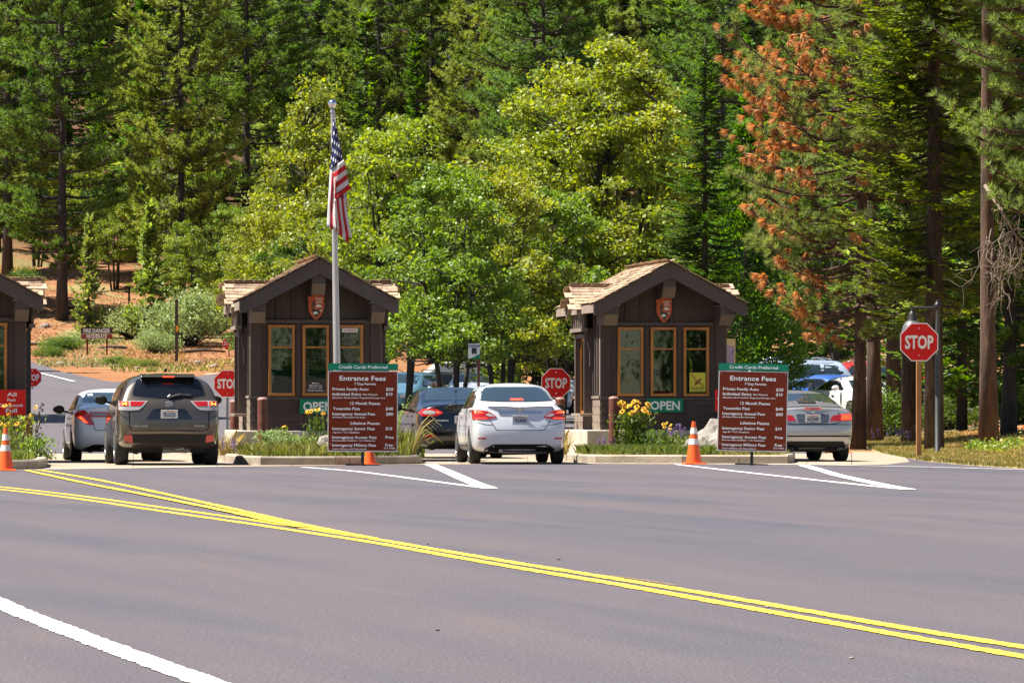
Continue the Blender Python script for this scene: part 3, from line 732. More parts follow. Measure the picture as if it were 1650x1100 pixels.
# things fixed to or standing in the booths
def open_sign(px0, px1, y0, y1, booth, lab):
    s = 9000 / booth.location.y; xc = ((px0 + px1) / 2 - 825) / FPX * booth.location.y - booth.location.x
    o = thing('open_sign', lab, 'sign', (booth.location.x + xc, booth.location.y - .06, 1 + (660 - y1) / s), YAW, 'green open signs')
    wd = (px1 - px0) / s; h = (y1 - y0) / s
    q = MB(); q.box((0, 0, h / 2), (wd, .015, h)); q.build('board', M_green, o)
    text_obj([('OPEN', -wd * .41, wd * .41, h * .2, h * .6)], 'lettering', M_white, o, y=-.009, bold=.03)
open_sign(1042, 1101, 642, 664, BR, 'green board reading OPEN under the windows of the right booth')
open_sign(483, 542, 643, 666, BM_, 'green board reading OPEN under the windows of the middle booth, half hidden by flowers')
# yellow no-item card and notices: inside the panes
def card(booth, x, z0, z1, wd, mt, lab, name, cat, lines, y=.015, tm=None, extra=None):
    o = thing(name, lab, cat, booth.matrix_basis @ Vector((x, y, z0)), YAW)
    q = MB(); q.box((0, 0, (z1 - z0) / 2), (wd, .006, z1 - z0)); q.build('sheet', mt, o)
    if lines: text_obj(lines, 'lettering', tm or M_white, o, y=-.004, bold=.015)
    return o
c1 = card(BR, .68, 1.36, 1.74, .32, M_yellow, 'yellow warning card with a crossed out figure in the right window of the right booth', 'warning_card', 'card', [('DO NOT FEED', -.13, .13, .045, .03), ('WILDLIFE', -.1, .1, .01, .025)], tm=M_black, y=-.035)
q = MB(); q.bar((-.14, -.006, .345), (.14, -.006, .09), .006, .014); q.tube([(-.15, -.005, .085), (.15, -.005, .085)], .004, 4); q.build('crossing_bar', mat('dark_red_print', (.25, .03, .01), .5), c1)
q = MB(); q.prism([(-.07, .13), (-.04, .19), (-.05, .22), (0, .20), (.04, .25), (.08, .27), (.06, .21), (.02, .19), (.04, .14), (.0, .16), (-.03, .13)], -.006, -.0042); q.build('animal_print', mat('dark_red_print2', (.22, .03, .01), .5), c1)
card(BM_, -.006 + .0, 1.32, 1.56, .40, mat('dark_notice', (.05, .025, .018), .5), 'dark notice in the bottom of the centre window of the middle booth', 'notice_board', 'notice', [('More', -.07, .07, .18, .03), ('Money to', -.12, .12, .135, .03), ('Drive 120', -.12, .12, .09, .03), ('Park Passes', -.15, .15, .04, .03)], y=-.035)
card(BM_, .655, 2.50, 2.575, .30, M_paper, 'small white NO SMOKING notice in the right window of the middle booth', 'smoking_notice', 'notice', [('NO SMOKING', -.12, .12, .022, .032)], y=-.035, tm=M_red)

# ------------------------------------------------------------------ signs
def octa(r, y0, y1, c=(0, 0)):
    return [(c[0] + r * math.cos(R(22.5 + 45 * k)), c[1] + r * math.sin(R(22.5 + 45 * k))) for k in range(8)]
M_signback = mat('sign_back', (.3, .3, .3), .4, metal=.5)
M_postwood = mat('stained_post_wood', (.36, .165, .055), .7, var=.2, vscale=6, stretch=(1, 1, .2), bump=.2)
M_steel = mat('galvanised_post', (.22, .22, .21), .45, metal=.6, var=.15, vscale=8)
def stop_sign(loc, zc, wid, rz, label, post='steel', group='red octagonal stop signs', ztop=None, tilt=0):
    o = thing('stop_sign', label, 'stop sign', loc, rz, group); r = wid / 2 / math.cos(R(22.5)); k = wid / .76
    pl = MB(); pl.prism([(x, z + zc) for x, z in octa(r, 0, 0)], -.012, -.006); pl.build('border', M_white, o)
    pl = MB(); pl.prism([(x, z + zc) for x, z in octa(r - .022 * k, 0, 0)], -.016, -.0122); f = pl.build('plate', M_red, o)
    mb = text_mb([('STOP', -.285 * k, .285 * k, zc - .125 * k, .25 * k)], y=-.0165, bold=.03)
    me = bpy.data.meshes.new('lettering'); me.from_pydata(mb.v, [], mb.f); me.materials.append(M_white); link('lettering', me, o)
    q = MB(); 
    for z in (-.27, .27): q.lathe([(.009, -.020), (.012, -.017), (.012, -.015)], 8, c=(0, 0, zc + z * k), ax='y')
    q.build('bolt', M_signback, o)
    q = MB(); zt = ztop if ztop else zc + .1
    if post == 'wood': q.box((.0, .05, zt / 2), (.10, .10, zt)); q.build('post', M_postwood, o, bevel=.008)
    elif post == 'none': pass
    else: q.box((0, .025, zt / 2), (.05, .05, zt)); q.build('post', M_steel if post == 'steel' else M_black, o)
    return o
def gp(x, y, z=0): g = G(x, y, z); return (g.x, g.y, g.z)
stop_sign(gp(1481, 740.5), (740.5 - 551) / 80.5, .765, R(3), 'stop sign on a tall wooden post in the right verge', 'wood')
def sgn(px, yc, s, base, label, wid=.61, **kw):
    Y = FPX / s; X = (px - 825) / FPX * Y; z = 1 + (660 - yc) / s
    return stop_sign((X, Y, base), z - base, wid, R(4), label, **kw)
sgn(366.5, 618, 72, 0.16, 'stop sign at the left rear of the middle booth, above a rusty bollard', post='steel')
sgn(896, 617, 78, 0.16, 'stop sign at the left rear of the right booth, beside the silver sedan', post='steel')
sgn(52, 608, 49, HZ(*at(52, 183.6)[:2]) , 'stop sign just right of the left booth, standing beyond its corner')
sgn(369, 553, 38.5, HZ(*at(369, 233.8)[:2]), 'small distant stop sign on a dark post above the stop sign of the middle booth', post='black', wid=.54)

M_brownframe = M_white
def fee_sign(px_foot, y_foot, s, rz, tilt, label, free_cone=False):
    Y = FPX / s; X = (px_foot - 825) / FPX * Y
    o = thing('fee_sign', label, 'sign', (X, Y, 0.006), rz, 'entrance fee boards', ry=tilt)
    k = 1 / 489.5
    def c(x): return (x - 409) * k
    def zz(y): return (988 - y) * k
    q = MB(); q.box((c(409), 0, (zz(165) + zz(865)) / 2), (c(716) - c(103), .02, zz(158) - zz(865))); q.build('backing_board', M_white, o)
    q = MB(); q.box((c(409), -.013, (zz(167) + zz(860)) / 2), (c(711) - c(112), .006, zz(168) - zz(858))); q.build('fee_panel', M_brownsign, o)
    q = MB(); q.box((c(409), -.002, (zz(95) + zz(156)) / 2), (c(717) - c(102), .028, zz(95) - zz(155))); q.build('header_board', M_green, o)
    Ls = [('Entrance Fees', 205, 610, 245, 40), ('7 Day Permits', 335, 525, 284, 20), ('Private Family Auto', 143, 460, 332, 24), ('$20', 612, 677, 332, 25),
          ('Individual Entry', 143, 398, 376, 24), ('Per Person', 412, 538, 374, 15), ('$10', 612, 670, 375, 25), ('(Bicyclists, Motorcyclists, Organized Groups, etc.)', 143, 605, 402, 12),
          ('12 Month Passes', 300, 562, 457, 25), ('Yosemite Pass', 147, 385, 503, 24), ('$40', 612, 677, 503, 25), ('Interagency Annual Pass', 143, 518, 549, 24), ('$80', 615, 677, 549, 25),
          ('All Federal Recreation Fee Areas', 143, 433, 573, 12), ('Lifetime Passes', 303, 558, 631, 25), ('Interagency Senior Pass', 143, 515, 678, 24), ('$10', 612, 668, 677, 25),
          ('Age 62 + U.S. Residents', 147, 382, 706, 13), ('Interagency Access Pass', 143, 532, 754, 24), ('Free', 610, 682, 752, 24), ('Permanently Disabled - U.S. Residents', 143, 520, 777, 12),
          ('Interagency Military Pass', 143, 527, 823, 24), ('Free', 610, 675, 820, 24), ('Active Military and Dependents', 143, 445, 850, 12), ('(U.S. Only)', 597, 693, 842, 14)]
    for t, a, b, y, h in Ls: text_obj([(t, c(a), c(b), zz(y), h * k)], 'lettering', M_white, o, y=-.017, bold=.018)
    text_obj([('Credit Cards Preferred', c(197), c(625), zz(140), 27 * k)], 'lettering', M_white, o, y=-.017, bold=.016)
    q = MB()
    for x, z in ((-.58, 1.64), (.58, 1.64), (-.58, .38), (.58, .38)): q.lathe([(.006, -.020), (.009, -.018), (.009, -.015)], 6, c=(x, 0, z), ax='y')
    q.build('bolt', M_signback, o)
    q = MB(); q.box((.0, .035, .55), (.05, .05, 1.08)); q.build('post', M_black, o)
    q = MB(); q.box((0, .035, .012), (.60, .07, .024)); q.box((-.23, .06, .06), (.014, .014, .11)); q.box((0, .035, .016), (.06, .62, .03)); q.build('foot', M_black, o)
    return o
fee_sign(584, 748, 89.9, R(0), R(.3), 'brown entrance fee board in front of the flagpole, orange cone behind its foot')
fee_sign(1211, 746.5, 89.3, R(-4), R(1.2), 'brown entrance fee board leaning slightly in front of the right booth')

# red campground sign
o = thing('campground_sign', 'red board reading All Park Campgrounds Full at the left booth', 'sign', P(18, 669, 104.9)[:], R(7.5))
q = MB(); q.box((0, 0, .24), (.54, .015, .485)); q.build('board', M_red, o)
text_obj([('All', -.08, .10, .36, .07), ('Park', -.07, .09, .265, .055), ('Campgrounds', -.22, .22, .165, .055), ('Full', -.10, .11, .055, .075)], 'lettering', M_white, o, y=-.009, bold=.02)
q = MB(); q.box((0, .03, -.1), (.05, .04, 1.0)); q.build('post', M_black, o)
# red sign partly behind the right fee board
o = thing('red_sign', 'red board mostly hidden behind the right entrance fee board', 'sign', P(1166, 662, 107)[:], R(5))
q = MB(); q.box((.05, 0, .2), (.42, .015, .42)); q.build('board', M_red, o)
text_obj([('Campgrounds', -.13, .24, .22, .05), ('Full', -.05, .16, .1, .07)], 'lettering', M_white, o, y=-.009, bold=.02)
q = MB(); q.box((.05, .03, -.2), (.04, .04, .85)); q.build('post', M_black, o)
# map board beside the right booth
Y = 122; o = thing('map_board', 'tan framed coloured map board right of the right booth', 'notice board', (P(1176, 660, Y).x, Y, 0), R(4))
q = MB(); q.box((0, 0, 1.8), (.24, .05, 1.5)); q.build('panel', mat('tan_board', (.5, .36, .16), .6), o)
q = MB(); q.box((0, -.03, 2.1), (.17, .01, .6)); q.build('poster', mat('poster_print', (.45, .30, .25), .6, col2=(.08, .12, .35), vscale=9), o)
q = MB(); q.box((-.1, .0, .55), (.05, .05, 1.1)); q.box((.1, .0, .55), (.05, .05, 1.1)); q.build('post', M_postwood, o)

# fire danger sign
a_ = at(156, 234.5); zt = 1 + (660 - 527.5) / 38.4; zl = 1 + (660 - 545.5) / 38.4
o = thing('fire_danger_sign', 'brown two legged sign reading FIRE DANGER MODERATE on the dirt slope', 'sign', a_, R(2))
q = MB(); q.box((0, 0, (zt + 1 + (660 - 538) / 38.4) / 2 - a_[2]), (1.33, .04, zt - 1 - (660 - 537.5) / 38.4)); q.build('upper_board', mat('dark_brown_sign', (.05, .022, .018), .6), o)
q = MB(); q.box((0, -.003, (zl + 1 + (660 - 538.5) / 38.4) / 2 - a_[2]), (1.33, .04, 1 + (660 - 538.5) / 38.4 - zl)); q.build('lower_board', mat('dark_red_sign', (.26, .03, .025), .6), o)
text_obj([('FIRE DANGER', -.56, .56, 1 + (660 - 536) / 38.4 - a_[2], .17)], 'lettering', M_white, o, y=-.024, bold=.03)
text_obj([('MODERATE', -.43, .43, 1 + (660 - 544.5) / 38.4 - a_[2], .14)], 'lettering', M_white, o, y=-.027, bold=.03)
for x in (-.4, .42):
    q = MB(); q.box((x, .04, (zl - a_[2]) / 2 - .2), (.07, .07, zl - a_[2] + .6)); q.build('post', M_brownsign, o)

# tall marker post and small one on the slope
a_ = at(284.5, 229); o = thing('marker_post', 'tall dark post with a small orange tag on the slope', 'post', a_, 0)
q = MB(); h = (592 - 491) / 39.3; q.box((0, 0, h / 2), (.12, .12, h)); q.build('post_shaft', mat('dark_wood', (.05, .03, .022), .8), o)
q = MB(); q.box((.03, -.08, h - 1.2), (.1, .03, .25)); q.build('marker_tag', mat('orange_tag', (.8, .28, .02), .5), o)
a_ = at(208, 262); o = thing('trail_marker', 'short dark post with a crosspiece among the bushes on the slope', 'post', a_, 0)
q = MB(); q.box((0, 0, .55), (.09, .09, 1.3)); q.build('shaft', bpy.data.materials['dark_wood'], o)
q = MB(); q.box((0, -.06, 1.1), (.4, .04, .1)); q.build('crosspiece', bpy.data.materials['dark_wood'], o)

# green and white shield sign
Y = 150; o = thing('park_sign', 'white and green panel sign on a brown post behind the sedans', 'sign', (P(764, 660, Y).x, Y, 0), R(2))
s = 60.; z = lambda y: 1 + (660 - y) / s
q = MB(); q.box((0, 0, z(565.5)), (.31, .02, .40)); q.build('panel', M_white, o)
q = MB(); q.box((0, -.012, z(557)), (.30, .006, .07)); q.build('green_band', mat('dark_blue_band', (.03, .05, .12), .5), o)
q = MB(); q.prism([(-.15, z(577) - .01), (.15, z(577) - .01), (.15, z(570)), (.0, z(575))], -.016, -.011); q.build('green_corner', M_green, o)
q = MB(); q.box((0, -.012, z(565)), (.13, .006, .14)); q.box((-.05, -.012, z(561.5)), (.02, .008, .06)); q.box((.05, -.012, z(561.5)), (.02, .008, .06)); q.box((-.045, -.012, z(569)), (.03, .008, .05)); q.box((.045, -.012, z(569)), (.03, .008, .05)); q.build('pictogram', M_black, o)
text_obj([('BUS STOP', -.13, .13, z(558.3), .045)], 'lettering', M_white, o, y=-.0155, bold=.02)
q = MB(); q.box((.12, .03, 1.4), (.07, .05, 2.8)); q.build('post', mat('rust_post', (.16, .05, .025), .6), o)

# bollards
M_bol = mat('rusty_bollard', (.15, .045, .026), .6, var=.25, vscale=5, bump=.2, dirt=((.05, .02, .015), 4, .6), metal=.1)
def bollard(px, ytop, ybot, s, label, r=.095):
    Y = FPX / s; zt = 1 + (660 - ytop) / s; zb = .12
    o = thing('bollard', label, 'bollard', ((px - 825) / FPX * Y, Y, zb), 0, 'rusty brown steel bollards round the booths')
    h = zt - zb
    q = MB(); q.lathe([(r, 0), (r, h - .05)], 18); q.build('pipe', M_bol, o, auto=40)
    q = MB(); q.lathe([(r + .004, h - .05), (r + .004, h - .035), (r * .92, h - .015), (r * .6, h), (0.01, h + .004)], 18); q.build('cap', mat('bollard_cap', (.30, .15, .11), .6) if 'bollard_cap' not in bpy.data.materials else bpy.data.materials['bollard_cap'], o, auto=50)
bollard(423, 640, 735, 85, 'rusty bollard at the front left corner of the middle booth')
bollard(378, 644, 730, 80, 'rusty bollard below the stop sign of the middle booth')
bollard(989, 638.5, 735, 83.5, 'rusty bollard at the front left corner of the right booth')
bollard(903, 640, 730, 79, 'rusty bollard below the stop sign of the right booth')
bollard(44.5, 668, 745, 86, 'rusty bollard beside the red campground board')
bollard(1150, 690, 735, 83.5, 'rusty bollard standing in shade behind the boulder of the right island')

# traffic cones
M_or = mat('orange_plastic', (.85, .115, .015), .4, dirt=((.35, .07, .03), 5, .4)); M_ref = mat('reflective_band', (.72, .70, .66), .45)
def cone(loc, h, label, rz=0, upper=True):
    o = thing('traffic_cone', label, 'traffic cone', loc, rz, 'orange traffic cones'); k = h / .72
    q = MB(); q.box((0, 0, .015 * k), (.37 * k, .37 * k, .03 * k), taper=.95); q.build('base', M_or, o, bevel=.008)
    rr = lambda z: (.135 - .105 * z / .72)
    pr = [(rr(z) * k, z * k) for z in (.03, .2, .4, .6, .72)]; pr.append((.01, .72 * k))
    q = MB(); q.lathe([(.155 * k, .028 * k)] + pr, 24); q.build('cone_body', M_or, o, auto=60)
    for a, b in ((.33, .43), (.51, .61)):
        q = MB(); q.lathe([((rr(a) + .003) * k, a * k), ((rr(b) + .003) * k, b * k)], 24); q.build('band', M_ref, o, auto=60)
    return o
cone(gp(1118, 747.7), .79, 'orange cone with two white bands in front of the boulder on the right', R(10))
cone(gp(9, 758.3), .71, 'orange cone with two white bands at the left border of the photo', R(5))
cone((P(596, 747, 100.75).x, 100.75, .006), .60, 'orange cone standing behind the foot of the middle entrance fee board', R(20))

# flagpole and flag
M_pole = mat('aluminium_pole', (.50, .47, .43), .38, metal=.55, var=.1, vscale=4, stretch=(1, 1, .2)); M_ball = mat('polished_ball', (.7, .7, .72), .18, metal=1)
Yp = 103.8; s = FPX / Yp
base = P(545.5, 735, Yp); topz = 1 + (660 - 176) / s; lean = math.atan2((545.5 - 535.5) / s, topz)
pole = thing('flagpole', 'tall aluminium flagpole with a ball on top in front of the middle booth', 'flagpole', (base.x, Yp, .13), 0, ry=-lean)
q = MB(); q.lathe([(.075, 0), (.07, 1.5), (.055, 3.6), (.034, topz - .13)], 20); q.build('shaft', M_pole, pole, auto=60)
q = MB(); q.lathe([(.045, topz - .20), (.05, topz - .18), (.03, topz - .12), (.02, topz - .08)], 16); q.build('truck', M_pole, pole, auto=60)
q = MB(); q.lathe([(max(.004, .083 * math.cos(t)), topz - .03 + .083 * math.sin(t)) for t in np.linspace(-1.5, 1.5, 14)], 20); q.build('ball', M_ball, pole, auto=80)
q = MB(); q.tube([(.05, -.04, 1.2), (.048, -.04, topz - .2)], .006, 5); q.build('halyard', M_white, pole)

def flag_material():
    m = bpy.data.materials.new('flag_cloth'); m.use_nodes = True; n = m.node_tree.nodes; l = m.node_tree.links; b = n['Principled BSDF']
    at_ = n.new('ShaderNodeUVMap'); at_.uv_map = 'UVMap'; sp = n.new('ShaderNodeSeparateXYZ'); l.new(at_.outputs[0], sp.inputs[0])
    def M_(op, a, b_=None, c=None):
        k = n.new('ShaderNodeMath'); k.operation = op
        for i, v in enumerate((a, b_, c)):
            if v is None: continue
            if isinstance(v, (int, float)): k.inputs[i].default_value = v
            else: l.new(v, k.inputs[i])
        return k.outputs[0]
    U, V = sp.outputs[0], sp.outputs[1]          # V: stripes counted from the top 0..13, U: 0 hoist .. 1 fly
    st = M_('MODULO', M_('FLOOR', V), 2)
    mx = n.new('ShaderNodeMix'); mx.data_type = 'RGBA'; l.new(st, mx.inputs[0]); mx.inputs[6].default_value = (.55, .012, .018, 1); mx.inputs[7].default_value = (.72, .68, .66, 1)
    can = M_('MULTIPLY', M_('LESS_THAN', U, .4), M_('LESS_THAN', V, 7))
    # stars in staggered rows
    su = M_('MULTIPLY', U, 13.0 / .4); su = M_('MULTIPLY', U, 15); sv = M_('MULTIPLY', V, 6 / 7)
    row = M_('FLOOR', sv); off = M_('MULTIPLY', M_('MODULO', row, 2), .5)
    fu = M_('SUBTRACT', M_('FRACT', M_('ADD', su, off)), .5); fv = M_('SUBTRACT', M_('FRACT', sv), .5)
    d = M_('ADD', M_('MULTIPLY', fu, fu), M_('MULTIPLY', fv, fv)); star = M_('LESS_THAN', d, .062)
    c2 = n.new('ShaderNodeMix'); c2.data_type = 'RGBA'; l.new(star, c2.inputs[0]); c2.inputs[6].default_value = (.012, .016, .085, 1); c2.inputs[7].default_value = (.75, .75, .78, 1)
    c3 = n.new('ShaderNodeMix'); c3.data_type = 'RGBA'; l.new(can, c3.inputs[0]); l.new(mx.outputs[2], c3.inputs[6]); l.new(c2.outputs[2], c3.inputs[7])
    l.new(c3.outputs[2], b.inputs['Base Color']); b.inputs['Roughness'].default_value = .7
    t = n.new('ShaderNodeBsdfTranslucent'); l.new(c3.outputs[2], t.inputs[0]); ms = n.new('ShaderNodeMixShader'); ms.inputs[0].default_value = .35
    l.new(b.outputs[0], ms.inputs[1]); l.new(t.outputs[0], ms.inputs[2]); l.new(ms.outputs[0], n['Material Output'].inputs[0]); return m
# panels of the hanging flag, corners in photo pixels with a depth offset: (x, y, dy) and (U, V) per corner
panels = [
  # canton hanging from the hoist
  [((536.5, 192, 0), (.02, 0)), ((540, 196, -.03), (.06, 0)), ((553, 257, -.10), (.39, 4.3)), ((532, 274, -.02), (.02, 7))],
  # diagonal stripes right of the canton
  [((532, 274, -.02), (.02, 7)), ((553, 257, -.10), (.39, 7)), ((566, 304, -.02), (.5, 13)), ((540, 322, -.12), (.3, 13))],
  # left fold with upright stripes
  [((532, 270, .0), (.5, 7)), ((540, 290, -.13), (.5, 10.3)), ((543, 372, -.10), (.9, 10.3)), ((526.5, 366, .02), (.9, 7))],
  # lower right fold
  [((538, 322, -.12), (.5, 7)), ((557, 314, -.02), (.5, 12.0)), ((566, 384, .0), (.98, 12.0)), ((541, 366, -.10), (.98, 7.0))],
  # back fold between
  [((535, 300, .03), (.45, 6)), ((560, 309, .03), (.45, 10)), ((561, 393, .02), (.95, 11)), ((536, 368, .03), (.95, 6))],
]
vs = []; fs = []; uvs = []
NN = 14
for pi, pn in enumerate(panels):
    b0 = len(vs)
    for i in range(NN + 1):
        for j in range(NN + 1):
            u, v = i / NN, j / NN
            wgt = ((1 - u) * (1 - v), u * (1 - v), u * v, (1 - u) * v)
            x = sum(w_ * c[0][0] for w_, c in zip(wgt, pn)); y = sum(w_ * c[0][1] for w_, c in zip(wgt, pn)); dd = sum(w_ * c[0][2] for w_, c in zip(wgt, pn))
            uu = sum(w_ * c[1][0] for w_, c in zip(wgt, pn)); vv = sum(w_ * c[1][1] for w_, c in zip(wgt, pn))
            dd += .025 * math.sin(u * 7 + v * 2 + pi) * (v if pi == 0 else 1) + .012 * math.sin(v * 9 + u * 5)
            x += 1.1 * math.sin(v * 5 + pi) * (u if pi else 0)
            p = P(x, y, Yp - .07 + dd); vs.append(p); uvs.append((uu, vv))
    for i in range(NN):
        for j in range(NN):
            a = b0 + i * (NN + 1) + j; fs.append((a, a + NN + 1, a + NN + 2, a + 1))
me = bpy.data.meshes.new('national_flag'); org = P(536.5, 192, Yp); me.from_pydata([tuple(Vector(p) - org) for p in vs], [], fs)
ul = me.uv_layers.new(name='UVMap')
for lp in me.loops: ul.data[lp.index].uv = uvs[lp.vertex_index]
me.materials.append(flag_material()); me.shade_smooth(); fl = link('national_flag', me); fl.location = org
tag(fl, 'limp stars and stripes flag hanging in folds from the flagpole', 'flag')
sm = fl.modifiers.new('s', 'SOLIDIFY'); sm.thickness = .004

# lamp post behind the stop sign
Y = 121; s = FPX / Y; zz_ = lambda y: 1 + (660 - y) / s
xp = P(1510.5, 0, Y).x; zb = HZ(xp, Y)
o = thing('lamp_post', 'black lamp post with a hanging bell lamp behind the tall stop sign', 'street lamp', (xp, Y, zb), 0)
q = MB(); q.lathe([(.10, 0), (.10, .08), (.055, .12), (.045, zz_(495) - zb)], 14); q.build('pole', mat('lamp_pole_paint', (.05, .05, .045), .45), o, auto=50)
q = MB(); q.lathe([(.05, zz_(497) - zb), (.075, zz_(495) - zb), (.075, zz_(490) - zb), (.05, zz_(488) - zb), (.03, zz_(486) - zb), (.045, zz_(485) - zb), (.01, zz_(483) - zb)], 14); q.build('finial', M_black, o, auto=50)
xa = (1470 - 1510.5) / s
q = MB(); q.tube([(0, 0, zz_(496) - zb), (xa, 0, zz_(496) - zb)], .035, 10); q.lathe([(.045, -.03), (.045, .05)], 10, c=(xa, 0, zz_(498) - zb)); q.build('arm', M_black, o, auto=50)
q = MB(); q.lathe([(.03, zz_(500) - zb), (.06, zz_(503) - zb), (.09, zz_(508) - zb), (.10, zz_(514) - zb), (.12, zz_(517) - zb)][::-1], 18, c=(xa, 0, 0)); q.build('lamp_neck', M_black, o, auto=50)
q = MB(); q.lathe([(.10, zz_(516) - zb), (.15, zz_(519) - zb), (.205, zz_(525) - zb), (.235, zz_(533) - zb), (.24, zz_(536) - zb)][::-1], 22, c=(xa, 0, 0)); q.build('lamp_shade', mat('grey_lamp_shade', (.10, .10, .105), .5, metal=.2), o, auto=50)
# ------------------------------------------------------------------ vehicles
def paint(name, col, metal=.5, rough=.32, coat=.8):
    m = mat(name, col, rough, metal=metal, coat=coat, var=.04, vscale=1.5)
    return m
M_tyre = mat('tyre_rubber', (.022, .021, .021), .85, var=.3, vscale=12)
M_rim = mat('alloy_rim', (.42, .42, .42), .3, metal=.9)
M_cglass = mat('car_glass', (.018, .03, .035), .03, spec=1.0, coat=.6)
M_pglass = mat('dark_privacy_glass', (.006, .007, .010), .05, spec=.6)
M_trim = mat('black_trim', (.012, .012, .013), .6, spec=.25)
M_seam = mat('panel_gap', (.004, .004, .004), .9, spec=0)
M_chrome = mat('chrome', (.65, .66, .68), .1, metal=1)
M_lamp = mat('tail_lamp_red', (.34, .006, .006), .12, coat=1, emit=(1, .03, .02), estr=.03)
M_lampb = mat('brake_lamp_lit', (.8, .04, .02), .2, emit=(1, .07, .02), estr=.8)
M_lampy = mat('brake_lamp_core', (.9, .3, .05), .2, emit=(1, .38, .05), estr=1.3)
M_lampw = mat('reversing_lamp', (.36, .34, .33), .15, coat=1)
M_plate = mat('licence_plate', (.62, .62, .62), .45)
M_blue = mat('plate_ink', (.03, .04, .12), .5)
M_under = mat('underbody', (.012, .012, .012), .9)
M_tan2 = M_brownsign

def ring14(h, y):
    "h: 8 points (x, z) or (x, z, y) from bottom centre to roof centre"
    pts = [(p[0], p[2] if len(p) > 2 else y, p[1]) for p in h]
    return pts
def car_body(stations, bow=.07, wheels=None, arch=.37, material=None, parent=None):
    """stations: list of (y, 8 half-section points). The first is the tail, the last the nose."""
    bm = bmesh.new(); RV = []
    cr = bm.edges.layers.float.new('crease_edge')
    N = len(stations)
    for si, (y, h) in enumerate(stations):
        pts = ring14(h, y); r = []
        for p in pts: r.append(bm.verts.new(p))
        left = [bm.verts.new((-p[0], p[1], p[2])) for p in pts[1:-1]]
        RV.append((r, left))
    def L(si, i): r, l = RV[si]; return r[i] if i in (0, 7) else l[i - 1]
    for si in range(N - 1):
        for i in range(7):
            bm.faces.new((RV[si][0][i], RV[si + 1][0][i], RV[si + 1][0][i + 1], RV[si][0][i + 1]))
            bm.faces.new((L(si, i + 1), L(si + 1, i + 1), L(si + 1, i), L(si, i)))
    for si, sg in ((0, -1), (N - 1, 1)):
        r = RV[si][0]; C = [r[0]] + [bm.verts.new((0, (r[i].co.y) + sg * bow, r[i].co.z)) for i in range(1, 7)] + [r[7]]
        for i in range(7):
            for side in (0, 1):
                a = [r[i] if not side else L(si, i), r[i + 1] if not side else L(si, i + 1), C[i + 1], C[i]]
                a = [v for k, v in enumerate(a) if v not in a[:k]]
                if len(a) >= 3:
                    try: bm.faces.new(a)
                    except ValueError: pass
    bmesh.ops.recalc_face_normals(bm, faces=bm.faces)
    for e in bm.edges:
        v0, v1 = e.verts
        for i, c in ((2, .25), (4, .45), (5, .3)):
            for si in range(N - 1):
                for g in (RV[si][0][i], L(si, i)):
                    pass
    # creases along the shoulder and the tail rim
    for si in range(N - 1):
        for i, c in ((2, .3), (4, .55), (5, .25)):
            for a, b in ((RV[si][0][i], RV[si + 1][0][i]), (L(si, i), L(si + 1, i))):
                e = bm.edges.get((a, b)); 
                if e: e[cr] = c
    for i in range(1, 6):
        for f in (lambda k: RV[0][0][k], lambda k: L(0, k)):
            e = bm.edges.get((f(i), f(i + 1)))
            if e: e[cr] = .35
    me = bpy.data.meshes.new('body'); bm.to_mesh(me); bm.free(); me.materials.append(material)
    o = link('body', me); sb = o.modifiers.new('s', 'SUBSURF'); sb.levels = sb.render_levels = 3
    cutters = []
    if wheels:
        for y in wheels:
            for s in (-1, 1):
                q = MB(); q.lathe([(arch, s * .50), (arch, s * 1.3)], 40, c=(0, y, arch * .93), ax='x'); c = q.build('cut', material); cutters.append(c)
        bm = bmesh.new()
        for c in cutters: bm.from_mesh(c.data)
        bmesh.ops.recalc_face_normals(bm, faces=bm.faces)
        cm = bpy.data.meshes.new('cut'); bm.to_mesh(cm); bm.free(); co = link('cutall', cm)
        bo = o.modifiers.new('b', 'BOOLEAN'); bo.operation = 'DIFFERENCE'; bo.object = co; bo.solver = 'EXACT'
    dg = bpy.context.evaluated_depsgraph_get(); nm = bpy.data.meshes.new_from_object(o.evaluated_get(dg)); 
    full = o.modifiers
    # unbored surface for projecting trim
    if wheels:
        o.modifiers.remove(bo); dg = bpy.context.evaluated_depsgraph_get()
    pm = bpy.data.meshes.new_from_object(o.evaluated_get(dg))
    bvh = BVHTree.FromPolygons([v.co.copy() for v in pm.vertices], [list(p.vertices) for p in pm.polygons]); bpy.data.meshes.remove(pm)
    if wheels:
        for c in cutters: bpy.data.objects.remove(c)
        bpy.data.objects.remove(co)
    bpy.data.objects.remove(o)
    nm.name = 'body'; 
    while len(nm.materials) > 1: nm.materials.pop()
    sharp(nm, 42)
    b = link('body', nm, parent)
    return b, bvh

